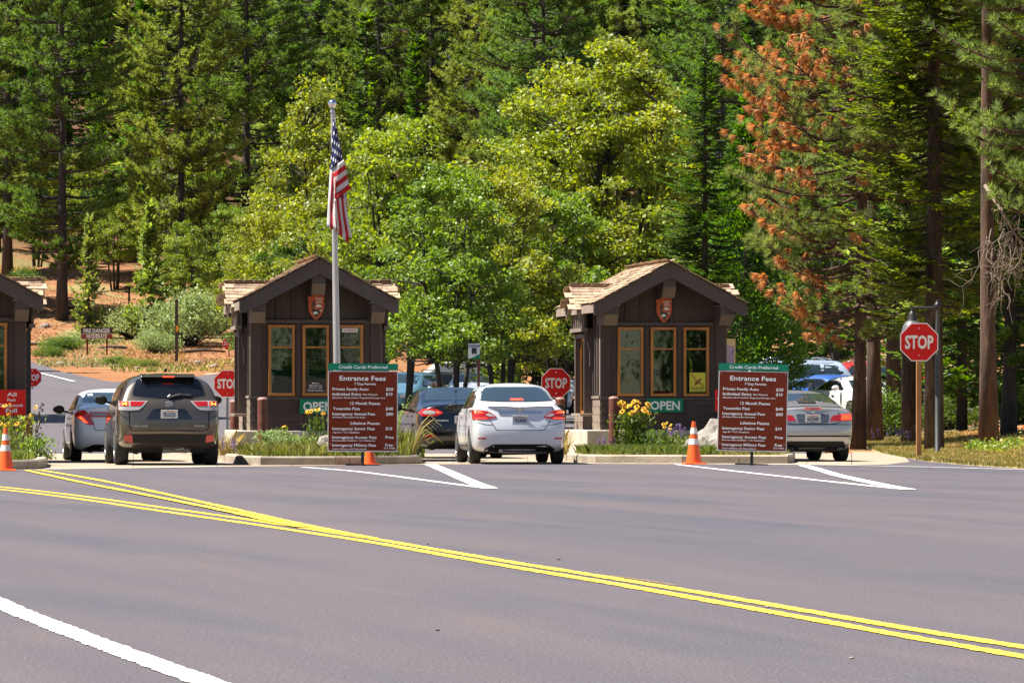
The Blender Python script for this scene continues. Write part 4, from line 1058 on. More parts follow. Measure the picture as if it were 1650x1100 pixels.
class Trim:
    def __init__(s, bvh, root): s.b = bvh; s.r = root
    def hit(s, u, v, mode, off):
        if mode == 'rear': o, d = Vector((u, -3, v)), Vector((0, 1, 0))
        elif mode == 'front': o, d = Vector((u, 12, v)), Vector((0, -1, 0))
        elif mode == 'left': o, d = Vector((-3, u, v)), Vector((1, 0, 0))
        elif mode == 'right': o, d = Vector((3, u, v)), Vector((-1, 0, 0))
        elif mode == 'top': o, d = Vector((u, v, 4)), Vector((0, 0, -1))
        p, n, _, _ = s.b.ray_cast(o, d)
        if p is None:
            q = o + d * (3 if mode in ('rear', 'left', 'right') else 2)
            if mode == 'rear': q = Vector((u, .3, v))
            p, n, _, _ = s.b.find_nearest(q)
        if n.dot(d) > 0: n = -n
        return p + n * off, n
    def patch(s, name, poly, mode, material, off=.004, res=.05, parent=None, rim=.012, smooth=True):
        pts = [Vector(p[:2]) for p in poly]; out = []
        for i, p in enumerate(pts):
            q = pts[(i + 1) % len(pts)]; k = max(1, int((q - p).length / res))
            out += [p.lerp(q, j / k) for j in range(k)]
        xs_ = [p.x for p in out]; ys_ = [p.y for p in out]; pin = []
        def inside(x, y):
            c = False; j = len(out) - 1
            for i in range(len(out)):
                if (out[i].y > y) != (out[j].y > y) and x < (out[j].x - out[i].x) * (y - out[i].y) / (out[j].y - out[i].y) + out[i].x: c = not c
                j = i
            return c
        x = min(xs_) + res * .5
        while x < max(xs_):
            y = min(ys_) + res * .5
            while y < max(ys_):
                if inside(x, y) and min((Vector((x, y)) - q).length for q in out) > res * .4: pin.append(Vector((x, y)))
                y += res
            x += res
        allp = out + pin; n = len(out)
        V, E_, F, _, _, _ = delaunay_2d_cdt(allp, [(i, (i + 1) % n) for i in range(n)], [list(range(n))], 1, 1e-5)
        P3 = []; 
        for v in V:
            p, nn = s.hit(v.x, v.y, mode, off); P3.append((p, nn))
        vs = [p for p, _ in P3]; fs = [list(f) for f in F]
        # rim down to the body
        cnt = {}
        for f in fs:
            for i in range(len(f)):
                e = (f[i], f[(i + 1) % len(f)]); k = tuple(sorted(e)); cnt.setdefault(k, []).append(e)
        m = {}
        for k, e in cnt.items():
            if len(e) == 1:
                a, b = e[0]
                for q in (a, b):
                    if q not in m: m[q] = len(vs); vs.append(P3[q][0] - P3[q][1] * (off + rim))
                fs.append([b, a, m[a], m[b]])
        me = bpy.data.meshes.new(name); me.from_pydata([tuple(v) for v in vs], [], fs); me.materials.append(material)
        bm = bmesh.new(); bm.from_mesh(me); bmesh.ops.recalc_face_normals(bm, faces=bm.faces); bm.to_mesh(me); bm.free(); sharp(me, 50); me.update()
        return link(name, me, parent or s.r)
    def line(s, name, pts, mode, width, material, off=.003, res=.04, parent=None, closed=False):
        pts = [Vector(p) for p in pts]; out = []
        if closed: pts.append(pts[0])
        for i in range(len(pts) - 1):
            k = max(1, int((pts[i + 1] - pts[i]).length / res)); out += [pts[i].lerp(pts[i + 1], j / k) for j in range(k)]
        out.append(pts[-1]); P3 = [s.hit(p.x, p.y, mode, off) for p in out]; vs = []; fs = []
        for i, (p, n) in enumerate(P3):
            t = P3[min(i + 1, len(P3) - 1)][0] - P3[max(i - 1, 0)][0]; t.normalize(); w_ = t.cross(n); w_.normalize()
            vs += [p + w_ * width / 2, p - w_ * width / 2]
        for i in range(len(P3) - 1): fs.append((2 * i, 2 * i + 1, 2 * i + 3, 2 * i + 2))
        me = bpy.data.meshes.new(name); me.from_pydata([tuple(v) for v in vs], [], fs); me.materials.append(material); me.update()
        return link(name, me, parent or s.r)
def mir(poly): return [(-p[0], *p[1:]) for p in poly][::-1]

WH = {}
def wheel_set(root, ys_, r, tw, track, dark=False):
    key = (r, tw, dark)
    if key not in WH:
        t = MB(); pr = [(r * .60, -tw / 2 + .015), (r * .9, -tw / 2), (r * .975, -tw / 2 + .02), (r, -tw / 2 + .045), (r, tw / 2 - .045), (r * .975, tw / 2 - .02), (r * .9, tw / 2), (r * .60, tw / 2 - .015)]
        t.lathe(pr, 36, ax='x')
        tm = t.mesh('wheel', M_tyre); sharp(tm, 40)
        k = MB()
        k.lathe([(r * .63, tw / 2 - .02), (r * .66, tw / 2 - .004), (r * .62, tw / 2), (r * .58, tw / 2 - .03)], 32, ax='x')
        for j in range(5):
            a = 2 * math.pi * j / 5
            for da in (-.16, .16):
                d = Vector((0, math.cos(a + da), math.sin(a + da))); e = Vector((0, math.cos(a + da * 1.4), math.sin(a + da * 1.4)))
                k.bar(Vector((tw / 2 - .035, 0, 0)) + d * r * .10, Vector((tw / 2 - .018, 0, 0)) + e * r * .62, .035, .02)
        k.lathe([(.03, tw / 2 - .05), (.05, tw / 2 - .02), (.02, tw / 2 - .01)], 14, ax='x')
        km = k.mesh('rim', M_rim); sharp(km, 40)
        d = MB(); d.lathe([(r * .60, tw / 2 - .09), (r * .60, tw / 2 - .085)], 24, ax='x'); dm = d.mesh('brake_disc', M_under)
        WH[key] = (tm, km, dm)
    tm, km, dm = WH[key]
    for y in ys_:
        for s in (-1, 1):
            wo = link('wheel', tm, root, (s * (track / 2), y, r)); 
            if s < 0: wo.rotation_euler = (0, 0, math.pi)
            link('rim', km, wo); link('brake_disc', dm, wo)

def mirror_(root, x, y, z, material, s):
    q = MB(); o = link('wing_mirror', None, root) if False else None
    bm = bmesh.new(); bmesh.ops.create_icosphere(bm, subdivisions=3, radius=1)
    for v in bm.verts:
        c = v.co; sx = .12; v.co = Vector((s * x + s * .115 + c.x * sx, y + c.y * (.06 if c.y < 0 else .09), z + c.z * (.085 - .015 * c.x * s)))
    me = bpy.data.meshes.new('wing_mirror'); bm.to_mesh(me); bm.free(); me.materials.append(material); me.shade_smooth(); o = link('wing_mirror', me, root)
    q.add([(s * x + s * .03, y - .062, z - .055), (s * x + s * .2, y - .062, z - .06), (s * x + s * .21, y - .062, z + .055), (s * x + s * .03, y - .062, z + .06)], [(0, 1, 2, 3)]); q.build('mirror_glass', M_pglass, o)
    q = MB(); q.bar((s * (x - .10), y + .04, z - .06), (s * (x + .06), y + .01, z - .03), .06, .04); q.build('mirror_arm', M_trim, o)

def plate_(root, x, y, z, rows, tilt=0):
    o = MB(); o.box((0, 0, 0), (.305, .008, .152)); p = o.build('licence_plate', M_plate, root, bevel=.004); p.location = (x, y, z); p.rotation_euler = (tilt, 0, 0)
    text_obj([(rows[0], -.115, .115, -.048, .072)], 'plate_number', M_blue, p, y=-.006, bold=.035)
    text_obj([(rows[1], -.07, .07, .043, .02)], 'plate_state', M_red, p, y=-.006, bold=.03)
    q = MB(); q.box((.09, -.0055, .055), (.04, .001, .018)); q.box((-.10, -.0055, .055), (.03, .001, .016)); q.build('plate_sticker', M_yellow, p)

def sedan_stations(W=.88, H=1.49, L=4.62, belt=.96, deck=1.07, tail=.0, wsb=3.35, cabin=(1.05, 1.75, 2.55)):
    a, b, c = cabin
    def full(y, zs=.25, wm=W, zsh=belt, g=None):
        return (y, [(0, .19), (W - .12, .19), (W - .035, .30), (wm, .62), (W - .03, zsh)] + g)
    return [
        (.12, [(0, .24, .30), (.60, .24, .26), (.735, .34, .10), (.80, .60, .06), (.775, .93, .14), (.70, 1.01, .16), (.52, deck - .02, .14), (0, deck, .10)]),
        (.30, [(0, .20), (W - .14, .20), (W - .05, .30), (W - .005, .60), (W - .035, .95), (W - .10, 1.03), (W - .26, deck + .0), (0, deck + .02)]),
        full(.62, g=[(W - .13, 1.05), (W - .25, deck + .02), (0, deck + .04)]),
        full(a, g=[(W - .17, 1.16), (W - .28, H - .25), (0, H - .20)]),
        full(b, g=[(W - .185, H - .16), (W - .31, H - .04), (0, H - .003)]),
        full((b + c) / 2, g=[(W - .185, H - .14), (W - .31, H - .03), (0, H + .008)]),
        full(c, g=[(W - .185, H - .16), (W - .31, H - .05), (0, H - .012)]),
        full(wsb - .25, g=[(W - .17, 1.14), (W - .25, H - .29), (0, H - .25)]),
        full(wsb, zsh=.94, g=[(W - .14, 1.0), (W - .28, 1.05), (0, 1.08)]),
        (L - .55, [(0, .19), (W - .16, .19), (W - .05, .30), (W - .01, .55), (W - .07, .82), (W - .18, .9), (W - .36, .95), (0, .97)]),
        (L - .12, [(0, .22), (W - .3, .22), (W - .17, .30), (W - .12, .5), (W - .18, .68), (W - .28, .74), (W - .44, .79), (0, .82)]),
    ]
def common(root, T_, W, belt, H, wsb, cab, gl=M_pglass, ax=(.95, 3.65), back=1.0, doors=True, top=None):
    "side glass, door gaps, handles on both sides"
    a, b, c = cab
    zt = H - .155
    for md in ('left', 'right'):
        T_.patch('side_window', rnd_poly([(back, belt + .075), (back + .28, zt - .12), (b - .02, zt), (c - .05, zt - .005), (wsb - .42, belt + .13), (wsb - .25, belt + .07), (2.2, belt + .045)], .05), md, M_trim, off=.003, res=.12)
        x1 = (2.12 + back * .0)
        for (p, nm) in (([(back + .17, belt + .09), (back + .36, zt - .13), (b + .06, zt - .025), (2.02, zt - .02), (2.02, belt + .07)], 'rear_door_glass'), ([(2.12, belt + .07), (2.12, zt - .02), (c - .08, zt - .03), (wsb - .47, belt + .13), (wsb - .35, belt + .085)], 'front_door_glass')):
            T_.patch(nm, rnd_poly(p, .03), md, gl, off=.007, res=.12)
        T_.line('door_gap', [(2.07, belt + .03), (2.07, .36)], md, .012, M_seam)
        T_.line('door_gap', [(wsb - .15, belt), (wsb - .2, .36)], md, .012, M_seam)
        T_.line('door_gap', [(back + .25, belt), (back + .30, .80), (back + .48, .5)], md, .012, M_seam)
        T_.line('sill_gap', [(back + .5, .33), (wsb - .1, .33)], md, .015, M_seam)
        T_.patch('door_handle', [(1.40, belt - .10), (1.60, belt - .10), (1.60, belt - .14), (1.40, belt - .14)], md, M_chrome, off=.022, res=.1)
        T_.patch('door_handle', [(2.35, belt - .10), (2.55, belt - .10), (2.55, belt - .14), (2.35, belt - .14)], md, M_chrome, off=.022, res=.1)
    for s in (-1, 1):
        for y in ax:
            q = MB(); q.lathe([(.345, s * .48), (.345, s * .50), (.30, s * .50)], 24, c=(0, y, .33), ax='x')
    q = MB(); q.box((0, 2.3, .26), (1.3, 3.9, .14)); q.box((0, ax[0], .34), (1.45, .12, .12)); q.box((0, ax[1], .34), (1.45, .12, .12)); q.build('underbody', M_under, root)
    q = MB()
    for y in ax:
        for s in (-1, 1): q.box((s * .52, y, .42), (.04, .74, .5))
    q.build('wheel_well', M_under, root)
def windscreen(T_, H, wsb, c, W):
    T_.patch('windscreen', rnd_poly([(-.62, wsb - .1), (-.52, c + .18), (.52, c + .18), (.62, wsb - .1)], .06), 'top', M_cglass, off=.004, res=.12)

def head_lamps(T_, L, mode='front'):
    for s in (1, -1):
        pl = [(s * .40, .66), (s * .72, .74), (s * .74, .66), (s * .50, .58)]
        T_.patch('headlight', pl if s > 0 else pl[::-1], 'front', M_lampw, off=.006, res=.08)
    T_.patch('grille', [(-.35, .48), (.35, .48), (.38, .64), (-.38, .64)], 'front', M_trim, off=.005, res=.1)

def place(px, ybase, s, yaw, name, label, cat, group, sc=1.0, z=0.006, g=None):
    Y = FPX / s; X = (px - 825) / FPX * Y
    if g is None: z = z
    return thing(name, label, cat, (X, Y, z), yaw, group, sc=sc)
GR = 'vehicles queueing at the entrance booths'

# --- silver sedan (two lights on, plate 7LFA043)
def silver_sedan():
    root = place(839, 746, 88.0, R(5.5), 'sedan', 'silver sedan with lit brake lights waiting between the middle and right booths', 'car', GR)
    W, H, L = .88, 1.50, 4.6; body = paint('silver_paint', (.70, .70, .71), .12, .30)
    cab = (1.02, 1.62, 2.6)
    b, bv = car_body(sedan_stations(W, H, L, .965, 1.085, cabin=cab), .10, (.97, 3.67), .36, body, root); t = Trim(bv, root)
    common(root, t, W, .965, H, 3.35, cab, ax=(.97, 3.67))
    windscreen(t, H, 3.35, 2.6, W); head_lamps(t, L)
    zt = H - .095
    t.patch('rear_window', rnd_poly([(-.66, 1.17, .05), (-.60, 1.31, .1), (-.53, zt, .06), (.53, zt, .06), (.60, 1.31, .1), (.66, 1.17, .05), (.3, 1.15, .1), (-.3, 1.15, .1)], .05), 'rear', M_cglass, off=.004, res=.07)
    t.patch('window_border', rnd_poly([(-.685, 1.155, .05), (-.62, 1.315, .1), (-.55, zt + .015, .06), (.55, zt + .015, .06), (.62, 1.315, .1), (.685, 1.155, .05), (.3, 1.135, .1), (-.3, 1.135, .1)], .05), 'rear', M_trim, off=.0015, res=.07)
    t.patch('high_brake_light', rnd_poly([(-.12, 1.165), (.12, 1.165), (.115, 1.20), (-.115, 1.20)], .01), 'rear', M_lampb, off=.007, res=.05)
    # spoiler lip
    t.patch('boot_lip', rnd_poly([(-.60, 1.035), (-.3, 1.05), (.3, 1.05), (.60, 1.035), (.56, 1.085), (0, 1.095), (-.56, 1.085)], .015), 'rear', body, off=.035, res=.06)
    for s in (1, -1):
        lp = [(.42, .855), (.55, .95), (.70, .99), (.845, .985), (.85, .81), (.60, .815)]
        lp = [(s * x, z) for x, z in lp]; lp = lp if s > 0 else lp[::-1]
        k = t.patch('tail_light', rnd_poly(lp, .025), 'rear', M_lamp, off=.012, res=.05)
        for pl, mt in (([(.66, .925), (.82, .93), (.82, .965), (.70, .965)], M_lampb), ([(.62, .83), (.82, .825), (.82, .85), (.60, .848)], M_lampb), ([(.46, .865), (.58, .87), (.64, .905), (.58, .93), (.53, .915)], M_lampw), ([(.75, .935), (.81, .935), (.81, .957), (.75, .955)], M_lampy)):
            pl = [(s * x, z) for x, z in pl]; pl = pl if s > 0 else pl[::-1]; t.patch('lamp_element', pl, 'rear', mt, off=.015, res=.05, parent=k)
        pl = [(s * .63, .455), (s * .77, .46), (s * .77, .49), (s * .63, .485)]; t.patch('bumper_reflector', pl if s > 0 else pl[::-1], 'rear', M_lamp, off=.006, res=.05)
    t.patch('chrome_strip', rnd_poly([(-.41, .955), (0, .965), (.41, .955), (.39, .93), (0, .937), (-.39, .93)], .01), 'rear', M_chrome, off=.02, res=.05)
    t.line('boot_gap', [(-.555, .80), (-.50, .72), (-.45, .635), (-.40, .618), (.40, .618), (.45, .635), (.50, .72), (.555, .80)], 'rear', .012, M_seam)
    t.line('boot_gap', [(-.62, 1.02), (-.60, .96)], 'rear', .01, M_seam); t.line('boot_gap', [(.62, 1.02), (.60, .96)], 'rear', .01, M_seam)
    t.line('bumper_gap', [(-.86, .78), (-.62, .72), (-.51, .72)], 'rear', .01, M_seam); t.line('bumper_gap', [(.86, .78), (.62, .72), (.51, .72)], 'rear', .01, M_seam)
    t.patch('lower_valance', rnd_poly([(-.66, .27), (-.50, .365), (.50, .365), (.66, .27), (.6, .2), (-.6, .2)], .03), 'rear', M_trim, off=.006, res=.06)
    q = MB(); q.lathe([(.075, .03), (.085, .02), (.085, 0), (.06, 0), (.055, .03)], 16, c=(0, .05, 1.045), ax='y'); q.box((0, .055, 1.045), (.13, .01, .022))
    e = t.hit(0, 1.02, 'rear', .02)[0]
    q = MB(); q.lathe([(.036, -.006), (.042, 0), (.042, .008)], 18, ax='y'); q.box((0, -.006, 0), (.11, .01, .018)); q.build('badge', M_chrome, root, loc=(0, e.y - .02, 1.0))
    plate_(root, 0, t.hit(0, .81, 'rear', .012)[0].y, .815, ('7LFA043', 'California'))
    y_ = t.hit(.42, .70, 'rear', .004)[0].y
    text_obj([('SENTRA', -.50, -.34, .99, .022)], 'model_lettering', M_chrome, root, y=t.hit(-.42, .99, 'rear', .045)[0].y + .01); text_obj([('PURE DRIVE', .36, .47, .69, .018)], 'badge_lettering', M_blue, root, y=y_ + .0)
    q = MB(); q.tube([(-.36, .05, .24), (-.36, .5, .24)], .035, 12); q.tube([(-.30, .35, .22), (.5, .35, .24)], .06, 10); q.build('exhaust', mat('exhaust_steel', (.35, .33, .3), .35, metal=.8), root, auto=50)
    mirror_(root, .90, 2.95, 1.02, M_trim, -1); mirror_(root, .90, 2.95, 1.02, M_trim, 1)
    wheel_set(root, (.97, 3.67), .315, .205, 1.53)
    return root
silver_sedan()

# --- white sedan at the left
def white_sedan():
    root = place(192, 746, 84.0, R(7.5), 'sedan', 'white sedan mostly hidden behind the dark sport utility vehicle at the left', 'car', GR, sc=.97)
    W, H, L = .91, 1.46, 4.8; body = paint('white_paint', (.90, .90, .90), .0, .28); cab = (1.0, 1.6, 2.7)
    b, bv = car_body(sedan_stations(W, H, L, .965, 1.10, cabin=cab), .10, (1.02, 3.8), .37, body, root); t = Trim(bv, root)
    common(root, t, W, .965, H, 3.45, cab, ax=(1.02, 3.8)); windscreen(t, H, 3.45, 2.7, W); head_lamps(t, L)
    zt = H - .09
    t.patch('rear_window', rnd_poly([(-.70, 1.17, .05), (-.56, zt, .06), (.56, zt, .06), (.70, 1.17, .05)], .05), 'rear', M_cglass, off=.004, res=.07)
    for s in (1, -1):
        lp = [(s * x, z) for x, z in [(.50, .72), (.62, .73), (.86, .90), (.865, 1.0), (.66, 1.01), (.58, .93)]]; lp = lp if s > 0 else lp[::-1]
        k = t.patch('tail_light', rnd_poly(lp, .02), 'rear', M_lamp, off=.012, res=.05)
        for pl, mt in (([(.60, .76), (.68, .77), (.80, .88), (.74, .90)], M_lampb), ([(.66, .78), (.70, .80), (.76, .86), (.70, .86)], M_lampy)):
            pl = [(s * x, z) for x, z in pl]; t.patch('lamp_element', pl if s > 0 else pl[::-1], 'rear', mt, off=.016, res=.05, parent=k)
        pl = [(s * x, z) for x, z in [(.20, .88), (.60, .88), (.57, .98), (.20, .98)]]; k = t.patch('boot_light', rnd_poly(pl if s > 0 else pl[::-1], .01), 'rear', M_lamp, off=.012, res=.05)
        pl = [(s * x, z) for x, z in [(.24, .905), (.55, .905), (.53, .955), (.24, .955)]]; t.patch('lamp_element', pl if s > 0 else pl[::-1], 'rear', M_lampw, off=.016, res=.05, parent=k)
    t.line('boot_gap', [(-.55, .93), (-.47, .62), (.47, .62), (.55, .93)], 'rear', .012, M_seam)
    t.patch('lower_valance', rnd_poly([(-.7, .25), (-.50, .34), (.50, .34), (.7, .25), (.6, .2), (-.6, .2)], .03), 'rear', M_trim, off=.006, res=.06)
    plate_(root, 0, t.hit(0, .79, 'rear', .012)[0].y, .79, ('6XKP218', 'California'))
    mirror_(root, .93, 3.0, 1.03, M_trim, -1); mirror_(root, .93, 3.0, 1.03, M_trim, 1)
    wheel_set(root, (1.02, 3.8), .33, .215, 1.6)
white_sedan()

# --- dark blue-black sedan in the middle lane
def dark_sedan():
    root = place(745, 740.6, 79.0, R(6.5), 'sedan', 'dark blue black sedan ahead of the silver sedan, its left light visible', 'car', GR)
    W, H, L = .925, 1.48, 4.87; body = paint('blue_black_paint', (.003, .004, .010), .1, .2, .6); cab = (.95, 1.6, 2.75)
    b, bv = car_body(sedan_stations(W, H, L, .98, 1.12, cabin=cab), .10, (1.05, 3.9), .38, body, root); t = Trim(bv, root)
    common(root, t, W, .98, H, 3.5, cab, ax=(1.05, 3.9)); windscreen(t, H, 3.5, 2.75, W); head_lamps(t, L)
    zt = H - .085
    t.patch('rear_window', rnd_poly([(-.70, 1.19, .05), (-.58, zt, .06), (.58, zt, .06), (.70, 1.19, .05)], .05), 'rear', M_cglass, off=.004, res=.07)
    for s in (1, -1):
        lp = [(s * x, z) for x, z in [(.37, .93), (.50, .87), (.80, .86), (.88, .93), (.80, 1.0), (.62, 1.03), (.50, 1.01)]]; lp = lp if s > 0 else lp[::-1]
        k = t.patch('tail_light', rnd_poly(lp, .03), 'rear', M_lamp, off=.012, res=.05)
        for pl, mt in (([(.56, .905), (.74, .90), (.80, .93), (.74, .975), (.60, .98), (.53, .945)], M_lampw), ([(.42, .93), (.52, .915), (.52, .98)], M_lampb)):
            pl = [(s * x, z) for x, z in pl]; t.patch('lamp_element', pl if s > 0 else pl[::-1], 'rear', mt, off=.016, res=.05, parent=k)
        pl = [(s * .52, .44), (s * .80, .44), (s * .78, .48), (s * .54, .48)]; t.patch('bumper_reflector', pl if s > 0 else pl[::-1], 'rear', M_lamp, off=.006, res=.05)
    t.line('boot_gap', [(-.60, .88), (-.50, .62), (.50, .62), (.60, .88)], 'rear', .012, M_trim)
    text_obj([('FUSION', -.50, -.28, .76, .03)], 'model_lettering', M_chrome, root, y=t.hit(-.4, .77, 'rear', .012)[0].y, bold=.02)
    t.patch('lower_valance', rnd_poly([(-.7, .25), (-.50, .36), (.50, .36), (.7, .25), (.6, .2), (-.6, .2)], .03), 'rear', M_trim, off=.006, res=.06)
    plate_(root, 0, t.hit(0, .79, 'rear', .012)[0].y, .79, ('7BRT605', 'California'))
    q = MB(); q.tube([(.02, 1.45, 1.46), (.02, 1.30, 1.62)], .006, 5); q.box((.02, 1.46, 1.47), (.05, .09, .03)); q.build('antenna', M_trim, root)
    mirror_(root, .95, 3.05, 1.05, M_trim, -1); mirror_(root, .95, 3.05, 1.05, M_trim, 1)
    wheel_set(root, (1.05, 3.9), .335, .235, 1.62)
dark_sedan()

# --- silver convertible with grey soft top
def convertible():
    root = place(1311, 743, 84.0, R(8), 'convertible', 'silver convertible with a raised grey soft top leaving by the right lane', 'car', GR, sc=.98)
    W, H, L = .845, 1.40, 4.49; body = paint('grey_silver_paint', (.42, .42, .42), .5, .3); cab = (1.0, 1.7, 2.55)
    soft = mat('grey_soft_top', (.07, .07, .075), .9, var=.1, vscale=5)
    b, bv = car_body(sedan_stations(W, H, L, .95, 1.06, cabin=cab, wsb=3.3), .08, (.97, 3.69), .35, body, root); t = Trim(bv, root)
    common(root, t, W, .95, H, 3.3, cab, ax=(.97, 3.69)); windscreen(t, H, 3.3, 2.55, W); head_lamps(t, L)
    zt = H - .10
    t.patch('soft_top', rnd_poly([(-.76, 1.06, .03), (-.70, 1.16, .1), (-.56, H - .055, .12), (-.3, H - .012, .1), (.3, H - .012, .1), (.56, H - .055, .12), (.70, 1.16, .1), (.76, 1.06, .03), (0, 1.085, .2)], .05), 'rear', soft, off=.012, res=.06)
    t.patch('soft_top', rnd_poly([(-.64, .85 + .2), (-.60, 2.5), (.60, 2.5), (.64, .85 + .2)], .05), 'top', soft, off=.012, res=.12)
    t.patch('rear_window', rnd_poly([(-.62, 1.115, .05), (-.50, zt - .005, .06), (.50, zt - .005, .06), (.62, 1.115, .05)], .05), 'rear', M_cglass, off=.045, res=.07)
    t.patch('high_brake_light', rnd_poly([(-.17, 1.02), (.17, 1.02), (.16, 1.045), (-.16, 1.045)], .008), 'rear', mat('faded_red_lens', (.55, .10, .10), .3), off=.018, res=.05)
    for s in (1, -1):
        lp = [(s * x, z) for x, z in [(.33, .80), (.40, .90), (.60, .93), (.795, .95), (.80, .80), (.55, .79)]]; lp = lp if s > 0 else lp[::-1]
        k = t.patch('tail_light', rnd_poly(lp, .015), 'rear', M_lamp, off=.010, res=.05)
        pl = [(s * x, z) for x, z in [(.56, .815), (.77, .82), (.77, .93), (.58, .92)]]; t.patch('lamp_element', pl if s > 0 else pl[::-1], 'rear', M_lampb if s > 0 else M_lamp, off=.014, res=.05, parent=k)
    t.patch('plate_recess', rnd_poly([(-.30, .76), (.30, .76), (.33, .93), (-.33, .93)], .02), 'rear', mat('blue_grey_recess', (.12, .13, .15), .25, metal=.5), off=.004, res=.06)
    t.line('boot_gap', [(-.52, .97), (-.52, .76), (-.45, .735), (.45, .735), (.52, .76), (.52, .97)], 'rear', .012, M_seam)
    t.line('bumper_gap', [(-.82, .725), (.82, .725)], 'rear', .012, M_seam)
    t.line('bumper_moulding', [(-.81, .50), (.81, .50)], 'rear', .03, M_trim)
    t.patch('lower_valance', rnd_poly([(-.68, .28), (-.62, .40), (.62, .40), (.68, .28), (.55, .2), (-.55, .2)], .03), 'rear', M_trim, off=.006, res=.06)
    e = t.hit(0, .965, 'rear', .012)[0]
    q = MB(); q.lathe([(.03, -.006), (.04, 0), (.04, .01)], 18, ax='y'); q.build('badge', M_chrome, root, loc=(0, e.y, .972)); plate_(root, 0, t.hit(0, .84, 'rear', .014)[0].y, .845, ('6GZN481', 'California'))
    q = MB(); q.tube([(-.5, .08, .25), (-.5, .4, .25)], .04, 12); q.tube([(-.41, .08, .25), (-.41, .4, .25)], .04, 12); q.build('exhaust', M_under, root, auto=50)
    mirror_(root, .88, 2.95, 1.0, body, -1); mirror_(root, .88, 2.95, 1.0, body, 1)
    wheel_set(root, (.97, 3.69), .315, .235, 1.46)
convertible()

# --- dark brown grey SUV
def suv_stations(W=.955, H=1.69, L=4.85):
    def full(y, g, zsh=1.08): return (y, [(0, .24), (W - .15, .24), (W - .045, .36), (W, .74), (W - .03, zsh)] + g)
    return [
        (.1, [(0, .32, .28), (.66, .32, .24), (.80, .42, .08), (.875, .72, .04), (.865, 1.10, .10), (.80, 1.24, .20), (.68, 1.57, .44), (0, 1.615, .40)]),
        (.32, [(0, .27), (W - .15, .27), (W - .06, .38), (W - .008, .74), (W - .035, 1.12), (W - .10, 1.28, .36), (W - .25, 1.61, .55), (0, 1.665, .46)]),
        full(.8, [(W - .10, 1.32), (W - .26, 1.635), (0, 1.69)]),
        full(1.6, [(W - .10, 1.34), (W - .26, 1.65), (0, 1.705)]),
        full(2.5, [(W - .10, 1.34), (W - .26, 1.63), (0, 1.69)]),
        full(3.05, [(W - .12, 1.28), (W - .27, 1.52), (0, 1.58)]),
        full(3.55, [(W - .12, 1.14), (W - .25, 1.18), (0, 1.21)], 1.06),
        (4.3, [(0, .25), (W - .15, .25), (W - .05, .36), (W - .01, .70), (W - .07, .98), (W - .15, 1.04), (W - .35, 1.09), (0, 1.11)]),
        (4.72, [(0, .3), (W - .35, .3), (W - .2, .38), (W - .14, .62), (W - .2, .82), (W - .3, .9), (W - .45, .95), (0, .97)]),
    ]
def suv_side(t, W, gl, belt=1.13, zt=1.53, back=.42, wsb=3.4, col=M_trim):
    for md in ('left', 'right'):
        t.patch('side_window', rnd_poly([(back, belt + .16), (back + .18, zt - .02), (.9, zt + .03), (2.6, zt + .02), (3.15, belt + .12), (3.25, belt + .03), (2.2, belt + .0), (.8, belt + .04)], .05), md, M_trim, off=.003, res=.12)
        for nm, p in (('quarter_glass', [(back + .09, belt + .17), (back + .24, zt - .03), (1.0, zt), (1.0, belt + .07)]), ('rear_door_glass', [(1.1, belt + .06), (1.1, zt), (1.95, zt + .005), (1.95, belt + .03)]), ('front_door_glass', [(2.05, belt + .03), (2.05, zt + .005), (2.56, zt - .01), (3.0, belt + .14), (3.1, belt + .06)])):
            t.patch(nm, rnd_poly(p, .04), md, gl, off=.007, res=.12)
        for p in ([(2.0, belt), (2.0, .45)], [(1.05, belt), (1.1, .9), (1.35, .6)], [(3.25, belt), (3.2, .45)]): t.line('door_gap', p, md, .012, M_seam)
        t.line('sill_trim', [(1.45, .42), (3.3, .42)], md, .07, M_trim)
        for u in (1.25, 2.2): t.patch('door_handle', [(u, 1.0), (u + .2, 1.0), (u + .2, .96), (u, .96)], md, M_chrome, off=.022, res=.1)
